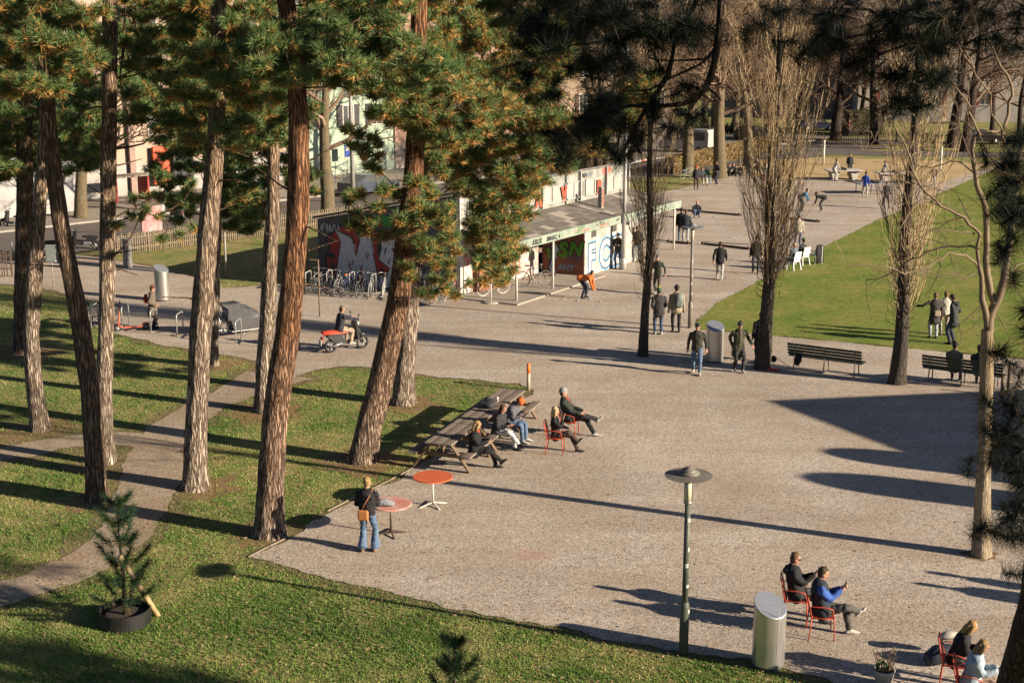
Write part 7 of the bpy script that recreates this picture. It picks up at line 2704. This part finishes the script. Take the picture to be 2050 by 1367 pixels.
    if hood:
        b = MB()
        b.loft([sp(.47, -.10) + Vector((-.11, 0, .0)), sp(.44, -.14), sp(.47, -.10) + Vector((.11, 0, .0))], [.05, .07, .05], [.05, .06, .05], side=(0, 0, 1), n=10)
        child(b, 'hood', cloth(hood))
    if scarf:
        b = MB()
        b.loft([sp(.50, .07) + Vector((-.07, 0, 0)), sp(.49, .10), sp(.50, .07) + Vector((.07, 0, 0))], [.04, .045, .04], [.03, .03, .03], side=(0, 0, 1), n=8)
        b.loft([sp(.50, .10), sp(.36, .135), sp(.2, .125), sp(.08, .13)], [.05, .05, .055, .05], [.02, .018, .018, .015], n=8)
        child(b, 'scarf', cloth(scarf))
    return o, J, M, sp


def finish_people():
    """grow one continuous skin over each figure, then give it its clothes"""
    dg = bpy.context.evaluated_depsgraph_get()
    for o, B, E, mats, M, near in PEOPLE:
        ev = o.evaluated_get(dg)
        me = bpy.data.meshes.new_from_object(ev)
        o.modifiers.clear()
        bvh = BVHTree.FromPolygons([Vector(v) for v in B.v], B.f)
        bm = bmesh.new()
        bm.from_mesh(me)
        bmesh.ops.smooth_vert(bm, verts=bm.verts, factor=.5, use_axis_x=True, use_axis_y=True, use_axis_z=True)
        bmesh.ops.smooth_vert(bm, verts=bm.verts, factor=.4, use_axis_x=True, use_axis_y=True, use_axis_z=True)
        for f in bm.faces:
            r = bvh.find_nearest(f.calc_center_median())
            f.material_index = B.m[r[2]]
            f.smooth = True
        bm.normal_update()
        for v in bm.verts:
            if v.link_faces and all(f.material_index in (0, 1, 4) for f in v.link_faces):
                q = Vector((v.co.x, v.co.y, v.co.z * 1.7))
                v.co += v.normal * (noise.noise(q * 8) * .016 + noise.noise(q * 17 + Vector((3, 1, 2))) * .010)
        vv = [bm.verts.new(v) for v in E.v]
        for f, m in zip(E.f, E.m):
            try:
                nf = bm.faces.new([vv[i] for i in f])
                nf.material_index = m
                nf.smooth = True
            except ValueError:
                pass
        bm.to_mesh(me)
        bm.free()
        me.transform(M)
        old = o.data
        o.data = me
        bpy.data.meshes.remove(old)
        # set the origin at the feet
        c = M.translation.copy()
        me.transform(Matrix.Translation(-c))
        o.location = c
        for ch in o.children:
            ch.data.transform(Matrix.Translation(-c))


def carried(name, mb, m, M, label, cat):
    me = mb.mesh(name, m)
    c = M.translation.copy()
    me.transform(M)
    me.transform(Matrix.Translation(-c))
    o = link(name, me)
    o.location = c
    tag(o, label, cat)
    return o


def seat_fix(px, pelvis=.53):
    """ground point under somebody whose seat shows at a picture point"""
    return G(px[0], px[1], pelvis)


BLK, NAVY, DGREY = (.022, .022, .024), (.03, .038, .055), (.07, .07, .075)
JEANS, LJEANS, BJEANS = (.12, .19, .30), (.42, .46, .50), (.055, .09, .16)
BLOND, BRN, LBRN = (.36, .23, .10), (.06, .035, .02), (.17, .10, .05)
WHT = (.62, .60, .56)

# --- the woman at the round tables
o, J, M, sp = person((737, 1106), 82, 'stand', 'woman with a blond bun, black jacket and flared jeans at the round tables', BLK, JEANS, (.30, .17, .09), BLOND, 1.70, hem=.02, hairstyle='bun', near=True, flare=.055,
                     aL=(-.13, .0, .08), aR=(.15, .05, .08), hL=(-.17, .28, 1.12), hR=(.14, .34, 1.08), hood=BLK, bulk=1.12, head=14)
b = MB()
b.box((-.05, -.16, .91), (.24, .08, .24), bev=.03)
b.tube([(-.1, -.15, 1.0), (.0, -.15, 1.2), (.12, -.12, 1.4), (.13, .02, 1.47)], .011, 5)
carried('shoulder_bag', b, mat('tan_leather', (.42, .17, .05), .5, (.34, .13, .04), 5), M, 'tan leather bag hanging on the back of the woman in jeans', 'bag')

# --- three on the picnic bench (they face the plaza)
pf = math.degrees(PA) - 90
pv = Vector((PD.x, PD.y, 0))
pn = Vector((PD.y, -PD.x, 0))
seat0 = pt0 + pn * .74


def bench_at(k):
    p = seat0 + pv * k
    return (p.x, p.y, .0)


o, J, M, sp = person(bench_at(-.28), pf + 8, 'sitcross', 'woman with sunglasses, red scarf and fur trimmed black coat on the picnic bench', BLK, (.018, .018, .018), (.02, .018, .016), BLOND, 1.68, near=True, specs=True, hem=.14, bulk=1.34, hairstyle='long',
                     scarf=(.62, .05, .025), hood=(.40, .26, .13), lean=2, aL=(-.10, .56, .08), aR=(-.02, .74, .22), hL=(-.10, .38, .78), hR=(.08, .38, .78), head=18, turn=12)
carried('phone', MB().box((-.01, .46, .80), (.075, .13, .012), rot=Matrix.Rotation(.4, 3, 'X'), bev=.003), mat('phone_black', (.015, .015, .016), .2), M, 'phone in the hands of the woman with the red scarf', 'phone')
person(bench_at(1.42), pf - 8, 'sitcross', 'woman with long brown hair, dark jacket and white jeans on the picnic bench', (.05, .048, .05), (.58, .58, .58), (.025, .022, .02), (.14, .07, .035), 1.70, near=True, hem=.10, bulk=1.28, hairstyle='long', lean=12,
       aL=(-.10, .50, .08), aR=(-.02, .66, .24), hL=(-.08, .36, .74), hR=(.10, .36, .74), head=14)
o, J, M, sp = person(bench_at(2.25), pf - 2, 'sitphone', 'man in an orange knit hat and grey padded jacket bent over his phone', (.13, .13, .15), JEANS, WHT, BRN, 1.78, 'beanie', (.72, .16, .03), near=True, bulk=1.3, lean=24, head=34)
carried('phone', MB().box((0, .49, .82), (.075, .13, .012), rot=Matrix.Rotation(.5, 3, 'X'), bev=.003), MATS['phone_black'], M, 'phone held by the man in the orange hat', 'phone')
bpk = thing('backpack', pt0 + pv * 2.75 + Vector((0, 0, .78)), PA + .4, 'black backpack lying on the middle picnic table', 'backpack')
MB().loft([(-.24, 0, .07), (-.1, 0, .11), (.1, 0, .12), (.24, .02, .07)], [.12, .17, .17, .1], [.07, .1, .1, .05], side=(0, 1, 0), n=12).build('sack', mat('backpack_black', (.02, .021, .025), .7, (.04, .04, .05), 10, bump=.02, bscale=9), bpk)
MB().tube([(-.2, .1, .12), (-.05, .16, .22), (.15, .14, .18), (.22, .06, .1)], .016, 5).build('strap', MATS['backpack_black'], bpk)
MB().tube([(.1, -.1, .18), (.3, -.12, .1), (.42, -.04, .03)], .014, 5).build('strap', MATS['backpack_black'], bpk)
cp = thing('paper_cup', pt0 + pv * 3.35 + pn * .02 + Vector((0, 0, .78)), 0, 'white paper cup on the furthest picnic table', 'cup')
MB().lathe([(.03, 0), (.042, .11), (.044, .115)], 14).build('cup_wall', mat('paper_white', (.68, .66, .62), .7), cp)
MB().lathe([(.046, .115), (.044, .128), (.02, .13)], 14).build('lid', mat('paper_white', (.68, .66, .62), .7), cp)


# --- pairs on red chairs; the chair faces +y, the sitter too
def on_chair(px, face, clabel, plabel, **kw):
    p = seat_fix(px, .50)
    red_chair((p.x, p.y, .018), R(face) - math.pi / 2, clabel)
    return person((p.x, p.y, 0), face, kw.pop('pose', 'sitcross'), plabel, **kw)


on_chair((1112, 870), -8, 'red chair under the blond woman by the picnic tables', 'blond woman in black with patterned tights on a red chair', top=BLK, legs=(.10, .065, .055), shoes=(.03, .03, .03), hair=(.50, .36, .19), h=1.66, near=True,
         hairstyle='long', hem=.12, lean=-4, aL=(-.08, .62, .08), aR=(-.06, .62, .34), hL=(-.12, .36, .68), hR=(.10, .22, 1.02), head=4)
on_chair((1140, 838), -14, 'red chair under the person in the grey knit hat', 'person in a grey knit hat, dark green jacket and black trousers, legs crossed', top=(.035, .048, .04), legs=(.024, .023, .024), shoes=(.55, .54, .50), hair=BRN, h=1.82, near=True,
         hat='beanie', hatc=(.32, .32, .32), scarf=(.50, .10, .06), lean=-18, aL=(-.08, .66, .08), aR=(-.12, .74, .47), hL=(-.2, .3, .66), hR=(.16, .32, .68), bulk=1.25, head=-4)
o, J, M, sp = on_chair((1594, 1190), -12, 'red chair under the boy in the black hoodie', 'boy in a black hoodie and dark glasses holding up a phone on a red chair', top=BLK, legs=(.09, .09, .085), shoes=(.10, .1, .09), hair=(.17, .10, .045), h=1.78, near=True, specs=True, hood=BLK,
                       lean=-10, aL=(-.12, .52, .08), aR=(.12, .50, .08), hL=(-.05, .30, .90), hR=(.07, .31, .93), bulk=1.28, head=14)
carried('phone', MB().box((.01, .37, 1.0), (.075, .014, .15), rot=Matrix.Rotation(-.35, 3, 'X'), bev=.003), MATS['phone_black'], M, 'phone held up by the boy in the black hoodie', 'phone')
o, J, M, sp = on_chair((1645, 1222), -6, 'red chair under the boy in the blue and black jacket', 'boy in a blue and black jacket, one ankle on his knee, with a phone', top=(.05, .13, .46), legs=(.105, .10, .09), shoes=(.60, .57, .50), hair=(.10, .058, .03), h=1.80, near=True,
                       vest=(.03, .035, .05), lean=-8, aL=(-.10, .52, .08), aR=(-.10, .66, .44), hL=(-.05, .31, .90), hR=(.07, .31, .91), bulk=1.34, head=22)
carried('phone', MB().box((.01, .38, .98), (.075, .014, .15), rot=Matrix.Rotation(-.35, 3, 'X'), bev=.003), MATS['phone_black'], M, 'phone held by the boy in the blue and black jacket', 'phone')
cu = thing('coffee_cup', G(1655, 1232), 0, 'small paper cup standing under the boy in blue', 'cup')
MB().lathe([(.03, 0), (.042, .11)], 14).build('cup_wall', mat('cup_tan', (.55, .42, .30), .7), cu)
MB().lathe([(.045, .11), (.044, .12), (.02, .122)], 14).build('lid', MATS['paper_white'], cu)
on_chair((1914, 1318), -20, 'red chair under the blond girl in black at the lower right', 'blond girl in a black jacket with her head bowed, lower right corner', top=BLK, legs=(.12, .12, .13), shoes=(.5, .5, .48), hair=(.40, .24, .085), h=1.66, near=True, hairstyle='long',
         pose='sitphone', lean=14, head=26, bulk=1.25)
on_chair((1944, 1362), -20, 'red chair under the curly girl in the pale denim jacket', 'girl with curly fair hair and a pale blue denim jacket, lower right corner', top=(.40, .50, .58), legs=(.40, .26, .20), shoes=(.5, .5, .48), hair=(.27, .17, .08), h=1.66, near=True, hairstyle='long',
         pose='sitphone', lean=8, head=20, bulk=1.3)
bpk = thing('dark_backpack', G(1880, 1330), .3, 'large navy backpack on the ground beside the girls on red chairs', 'backpack')
MB().loft([(-.22, 0, .14), (-.05, 0, .2), (.2, 0, .2), (.42, 0, .12)], [.15, .19, .2, .12], [.13, .17, .16, .1], side=(0, 1, 0), n=12).build('sack', mat('navy_nylon', (.018, .022, .035), .6, (.03, .035, .05), 9, bump=.02, bscale=8), bpk)
MB().tube([(-.2, -.1, .25), (0, -.16, .36), (.2, -.12, .3)], .016, 5).build('strap', MATS['navy_nylon'], bpk)
tb = thing('tote_bag', G(1898, 1315), .2, 'cream cloth tote bag slumped on the navy backpack', 'bag')
MB().loft([(-.16, .05, .38), (0, .03, .42), (.2, 0, .38), (.3, -.03, .3)], [.08, .12, .12, .08], [.05, .07, .07, .05], side=(0, 1, 0), n=10).build('sack', mat('cream_cloth', (.55, .51, .43), .9, (.40, .36, .28), 12, bump=.02, bscale=10), tb)
MB().tube([(.1, -.1, .42), (.22, -.14, .36), (.3, -.1, .25)], .012, 5).build('handle', MATS['cream_cloth'], tb)

# --- people on the far bench and things left on the near one
bd = Vector((math.cos(bz), math.sin(bz), 0))
for k, lb, c, hc_ in ((-.32, 'person in a beige puffer jacket and black hat on the bench, seen from behind', (.22, .18, .13), (.02, .02, .02)), (.45, 'person in a dark jacket on the bench behind the pale tree stem', (.05, .055, .06), (.05, .05, .06))):
    p = Vector((bl2.x, bl2.y + .27, 0)) + bd * k
    person((p.x, p.y, 0), math.degrees(bz) + 90, 'sit', lb, c, (.06, .06, .07), h=1.76, hat='beanie', hatc=hc_, bulk=1.2, lean=2, aL=(-.12, .40, .08), aR=(.12, .42, .08))
cl = thing('dark_jacket', (bl.x, bl.y + .25, .02), bz, 'dark blue jacket left on the end of the empty bench', 'jacket')
MB().loft([(-1.3, -.05, .50), (-1.05, .0, .53), (-.85, -.02, .50)], [.06, .14, .1], [.03, .05, .03], side=(0, 1, 0), n=10).build('folded_cloth', cloth((.03, .035, .06)), cl)
MB().loft([(-.85, -.3, .50), (-.86, -.34, .35), (-.9, -.36, .18)], [.11, .13, .06], [.04, .04, .03], n=10).build('sleeve', cloth((.03, .03, .035)), cl)
rt_ = thing('red_stretcher', G(1541, 742), bz, 'flat red carrying bag with poles lying at the poplar foot', 'bag')
MB().loft([(-.3, 0, .05), (0, 0, .06), (.28, .02, .05)], [.07, .08, .06], [.04, .05, .035], side=(0, 1, 0), n=10).build('sack', mat('red_nylon', (.55, .05, .02), .6, (.4, .035, .02), 6), rt_)
MB().tube([(-.4, .02, .03), (.42, .04, .03)], .012, 5).build('pole', GALV, rt_)
rk = thing('litter_grabber', G(1553, 730), 0, 'thin litter picker leaning from the poplar to the bench foot', 'tool')
q = G(1592, 745) - G(1553, 730)
MB().tube([(0, 0, .25), (q.x, q.y, .03)], .011, 5).build('rod', GALV, rk)
MB().ball((-.08, 0, .2), (.11, .11, .12)).build('black_bag', cloth((.02, .02, .02)), rk)

# --- walkers and standing people at the lawn corner
person((1394, 749), 262, 'walk', 'man in a dark cap, olive jacket and blue jeans walking towards the camera', (.055, .052, .036), JEANS, (.55, .50, .42), BRN, 1.76, 'cap', (.05, .05, .055), near=True, hem=.12, bulk=1.08, aL=(-.10, .20, .09), aR=(.10, -.16, .10), hR=(.30, .02, .84), hL=(-.30, .06, .84))
person((1477, 745), 280, 'walk', 'man in a cap, sunglasses and long green parka walking beside the poplar', (.075, .078, .04), (.045, .045, .05), (.55, .54, .52), BRN, 1.76, 'cap', (.12, .115, .10), near=True, specs=True, hem=.36, bulk=1.12, scarf=(.14, .12, .09), aL=(-.10, .16, .09), aR=(.10, -.10, .10), hL=(-.42, .1, .92), hR=(.22, -.06, .9))
person((1521, 725), 95, 'stand', 'person in a long black coat with a backpack half hidden by the poplar stem', BLK, BLK, BLK, BRN, 1.74, hem=.42, bulk=1.15)
person((1318, 670), 96, 'pockets', 'person in a green and yellow bobble hat seen from behind', (.05, .048, .05), BJEANS, WHT, BRN, 1.76, 'bobble', (.04, .14, .07), hem=.18, bulk=1.22, near=True)
o, J, M, sp = person((1353, 666), 90, 'stand', 'person in a beige coat with a green grey backpack and black trousers', (.38, .32, .23), (.03, .03, .032), BLK, BRN, 1.80, 'beanie', (.03, .03, .03), hem=.16, bulk=1.12, near=True)
b = MB()
b.loft([(.06, -.19, .98), (.06, -.23, 1.12), (.06, -.21, 1.36), (.05, -.17, 1.47)], [.13, .15, .14, .09], [.07, .09, .08, .05], n=12)
b.box((.06, -.31, 1.1), (.2, .06, .2), bev=.02)
carried('worn_backpack', b, mat('sage_nylon', (.17, .19, .17), .7, (.11, .13, .12), 8), M, 'green grey backpack on the person in the beige coat', 'backpack')
person((1316, 590), 250, 'walk', 'man in a cap and dark green jumper walking behind the slim poplar', (.045, .055, .04), (.11, .095, .08), (.3, .28, .25), BRN, 1.76, 'cap', (.15, .17, .18), aL=(-.1, .14, .09), aR=(.1, -.16, .1))
person((1868, 678), 88, 'stand', 'person in a long brown coat with a beige bag, arm stretched out, on the lawn', (.075, .06, .055), LJEANS, (.08, .07, .06), LBRN, 1.72, hem=.30, bulk=1.1, hL=(-.62, .2, 1.18), near=True)
carried('beige_bag', MB().box((.04, -.2, .98), (.22, .08, .2), bev=.02), mat('beige_leather', (.42, .33, .24), .6), Matrix.Translation(G(1868, 678)), 'small beige bag on the back of the person in the brown coat', 'bag')
person((1889, 672), 86, 'stand', 'person in a cream jacket and light trousers in the middle of the lawn trio', (.56, .52, .46), (.36, .33, .28), (.2, .19, .17), LBRN, 1.66, hL=(-.2, .1, .95), near=True)
person((1906, 690), 140, 'pockets', 'tall man in a dark green hooded coat and jeans on the lawn', (.045, .055, .05), (.06, .075, .11), (.05, .05, .05), BRN, 1.86, hem=.26, bulk=1.1, hood=(.045, .055, .05), near=True, head=22)

# --- players and watchers on the courts
person((1168, 598), -20, 'bend', 'person in a bright orange jacket bending down for bowls balls', (.66, .17, .035), (.06, .075, .11), (.06, .06, .06), BRN, 1.72, bulk=1.15, hairstyle='short')
person((1108, 556), 150, 'pockets', 'person in dark clothes standing under the canopy by the green letters', (.03, .035, .05), (.04, .05, .08), (.30, .16, .08), BRN, 1.78, z=.07)
person((1237, 538), 255, 'phone', 'man in a white cap and dark jacket leaning beside the steel mast', (.06, .06, .055), JEANS, (.10, .08, .06), BRN, 1.76, 'cap', (.6, .6, .6), hem=.12, bulk=1.08)
person((1274, 524), 270, 'pockets', 'man in a black jacket and pale jeans beside the steel mast', (.045, .04, .035), LJEANS, (.4, .4, .38), BRN, 1.75, bulk=1.08)
person((1264, 497), 100, 'stand', 'man in a brown jacket seen from behind beyond the mast', (.26, .18, .11), (.05, .06, .09), BLK, BRN, 1.74, bulk=1.08)
person((1440, 561), 80, 'walk', 'man in a black jacket and pale trousers walking away over the court', BLK, (.50, .49, .46), (.5, .48, .44), BRN, 1.78, hem=.14, bulk=1.14, aL=(-.1, .14, .09), aR=(.1, -.12, .1))
person((1363, 484), 80, 'stand', 'man in a black jacket and jeans, left one of the pair on the court', BLK, JEANS, (.2, .2, .2), BRN, 1.82, 'cap', (.03, .03, .03), hem=.14, bulk=1.1)
person((1372, 486), 85, 'stand', 'man in a dark blue jacket and pale jeans, right of the court pair', (.03, .035, .05), LJEANS, (.4, .4, .4), LBRN, 1.76, hem=.14, bulk=1.1)
person((1394, 437), 275, 'crouch', 'bald man in black crouching on the court before the timber board', BLK, JEANS, BLK, (.4, .25, .18), 1.78, hairstyle='none', bulk=1.1)
person((1512, 548), 260, 'stand', 'man in dark clothes standing behind the whips of the big poplar', (.04, .04, .04), (.07, .08, .1), (.1, .1, .1), BRN, 1.78, 'cap', (.1, .1, .1))
person((1597, 496), 90, 'stand', 'man in a cream shirt, blue cap and jeans at the edge of the court', (.52, .46, .36), BJEANS, BLK, BRN, 1.76, 'cap', (.05, .12, .2))
person((1603, 424), -25, 'stoop', 'man in a patterned blue shirt stooping over the court', (.06, .17, .30), (.08, .08, .08), (.2, .2, .2), BRN, 1.75)
person((1645, 424), 170, 'bend', 'person in black bending low beside the player in the blue shirt', (.03, .03, .032), (.05, .05, .055), (.3, .25, .2), BRN, 1.75)
person((1731, 395), 60, 'stand', 'table tennis player in a bright blue top and pale trousers', (.03, .09, .42), (.46, .44, .38), (.1, .1, .1), BRN, 1.76, hL=(-.3, .3, 1.0), aL=(-.16, .1, .08), aR=(.16, -.1, .08))
person((1772, 418), 280, 'walk', 'person in dark clothes striding behind the third poplar', (.05, .045, .045), (.07, .08, .11), BLK, BRN, 1.78)
person((1671, 363), 20, 'stoop', 'player in white and black leaning at the left stone table', (.50, .48, .44), (.56, .53, .48), (.5, .5, .5), BRN, 1.78, lean=25)
person((1700, 352), 270, 'stand', 'player in black behind the left stone table', (.03, .035, .045), (.05, .05, .06), BLK, BRN, 1.76)
person((1769, 367), 20, 'stoop', 'player in a grey top and dark trousers at the stone table by the poplar', (.36, .37, .34), (.04, .04, .045), BLK, BRN, 1.75, lean=20)
person((1867, 379), 262, 'pockets', 'person in a black top and pale jeans standing at the end of the courts', (.03, .03, .035), LJEANS, WHT, LBRN, 1.72)
PLAST = mat('white_plastic', (.62, .63, .62), .5, (.5, .52, .52), 4)


def garden_chair(p, rz, label):
    t = thing('garden_chair', p, rz, label, 'chair', 'white plastic chairs')
    MB().box((0, 0, .42), (.46, .44, .035), bev=.01).build('seat', PLAST, t)
    MB().box((0, -.25, .68), (.44, .03, .46), rot=Matrix.Rotation(.2, 3, 'X'), bev=.012).build('backrest', PLAST, t)
    for sx in (-1, 1):
        MB().bar((sx * .21, .18, .40), (sx * .24, .22, 0), .05, .04, up=(1, 0, 0)).build('leg', PLAST, t)
        MB().bar((sx * .21, -.18, .40), (sx * .24, -.26, 0), .05, .04, up=(1, 0, 0)).build('leg', PLAST, t)
        MB().bar((sx * .25, .18, .63), (sx * .25, -.28, .65), .05, .025).build('armrest', PLAST, t)


for i, (x, y, lb, pl, c) in enumerate(((1588, 541, 'white plastic chair furthest left at the lawn edge', 'person with fair hair and a blue jacket on a white plastic chair', (.12, .17, .24)), (1606, 531, 'white plastic chair in the middle at the lawn edge', 'person with a green cap and dark jacket on a white plastic chair', (.07, .08, .07)))):
    garden_chair(G(x, y), R(125) - math.pi / 2, lb)
    p = G(x, y)
    person((p.x, p.y, 0), 125, 'sit', pl, c, (.2, .21, .22), h=1.72, hair=(.4, .3, .2) if i == 0 else BRN, hat='cap' if i else None, hatc=(.06, .16, .1))
garden_chair(G(1630, 527), R(125) - math.pi / 2, 'white plastic chair with a black striped jacket hung over it')
jk = thing('hung_jacket', G(1630, 527), R(125) - math.pi / 2, 'black jacket with a white stripe hung over the white plastic chair', 'jacket')
MB().loft([(0, -.3, .93), (0, -.34, .6), (0, -.36, .1)], [.22, .25, .26], [.05, .06, .06], n=12).build('cloth_body', cloth((.03, .028, .03)), jk)
MB().box((.06, -.42, .5), (.03, .02, .75)).build('stripe', PAINT['white'], jk)

# --- left: woman with the red bag, and the moped rider
o, J, M, sp = person((307, 660), 8, 'pockets', 'woman in a patterned knit hat and brown padded coat with a red shoulder bag', (.16, .125, .09), (.03, .03, .032), BLK, BRN, 1.70, 'beanie', (.15, .06, .05), hem=.34, bulk=1.15, near=True)
b = MB()
b.loft([(-.12, -.22, 1.05), (-.12, -.26, 1.18), (-.10, -.22, 1.34)], [.12, .15, .10], [.07, .09, .06], n=10)
b.tube([(-.1, -.2, 1.3), (.0, -.06, 1.48), (.1, .08, 1.35)], .014, 5)
carried('red_bag', b, mat('red_canvas', (.50, .06, .04), .7, (.40, .05, .035), 8), M, 'red bag on the back of the woman in the brown coat', 'bag')
p = MOP + Vector((math.cos(.60), math.sin(.60), 0)) * -.22
person((p.x, p.y, 0), math.degrees(.60), 'ride', 'rider in a cap, dark padded jacket and beige shorts on the moped', (.04, .045, .06), (.46, .34, .23), (.45, .44, .40), BRN, 1.76, 'cap', (.24, .19, .15), hem=.08, bulk=1.15, near=True, lean=10)

# --- the group under the avenue trees and far walkers
for (x, y, f, ps_, lb, c, l_, ht, hc_) in (
        (1393, 381, 270, 'stand', 'person in black with a red cap standing before the sitting friends', (.04, .035, .04), (.07, .04, .03), 'cap', (.5, .05, .04)),
        (1405, 371, 290, 'sit', 'person in dark top and pale trousers sitting beside the red cap', (.06, .06, .07), (.5, .46, .4), None, None),
        (1414, 369, 285, 'sit', 'person in a white cap and green top sitting beside the red cap', (.08, .2, .08), (.4, .45, .5), 'cap', (.62, .62, .62)),
        (1435, 370, 200, 'pockets', 'tall person in navy standing by the second avenue tree', (.03, .035, .05), (.04, .05, .08), None, None),
        (1460, 352, 250, 'floor', 'person in pale clothes lounging on the grass, left', (.38, .33, .28), (.05, .05, .05), None, None),
        (1468, 351, 260, 'floor', 'person in dark jacket lounging on the grass, middle', (.05, .05, .06), (.09, .1, .1), None, None),
        (1482, 353, 240, 'floor', 'person in black lounging on the grass, right', (.03, .03, .03), (.06, .06, .07), None, None),
        (1497, 365, 265, 'stand', 'person in dark blue standing left of the big poplar', (.05, .06, .09), (.05, .05, .06), None, None),
        (1515, 348, 250, 'sit', 'person in pink sitting just behind the big poplar', (.45, .28, .24), (.06, .06, .07), None, None),
        (1532, 372, 270, 'stand', 'person in pale grey with a red bag behind the big poplar stem', (.42, .40, .36), (.3, .05, .04), None, None),
        (1581, 378, 250, 'sit', 'person in a neon yellow vest behind the poplar whips', (.50, .55, .04), (.1, .1, .1), None, None),
        (1432, 286, 90, 'stand', 'far walker in blue on the street beyond the hedge', (.05, .06, .12), (.04, .04, .05), None, None),
        (1455, 280, 90, 'stand', 'far walker in black, left of two on the street', (.02, .02, .025), (.03, .03, .03), None, None),
        (1463, 280, 90, 'stand', 'far walker in black, right of two on the street', (.03, .03, .035), (.03, .03, .03), None, None),
        (1698, 273, 0, 'stand', 'far walker in a red jacket behind the dark fence', (.35, .05, .04), (.2, .2, .22), None, None)):
    person((x, y), f, ps_, lb, c, l_, h=1.75, hat=ht, hatc=hc_, group=None)
# people just right of the frame: only their shadows reach the gravel
for i, (px, hh) in enumerate((((1848, 1146), 1.75), ((1825, 1167), 1.8))):
    c = G(*px).xy + SXY * (hh / TE)
    person((c.x, c.y, 0), 100 + 60 * i, 'pockets', ('bystander in grey just outside the right edge', 'bystander in navy just outside the right edge')[i], (DGREY, NAVY)[i], JEANS, h=hh, group='bystanders out of frame')

finish_people()
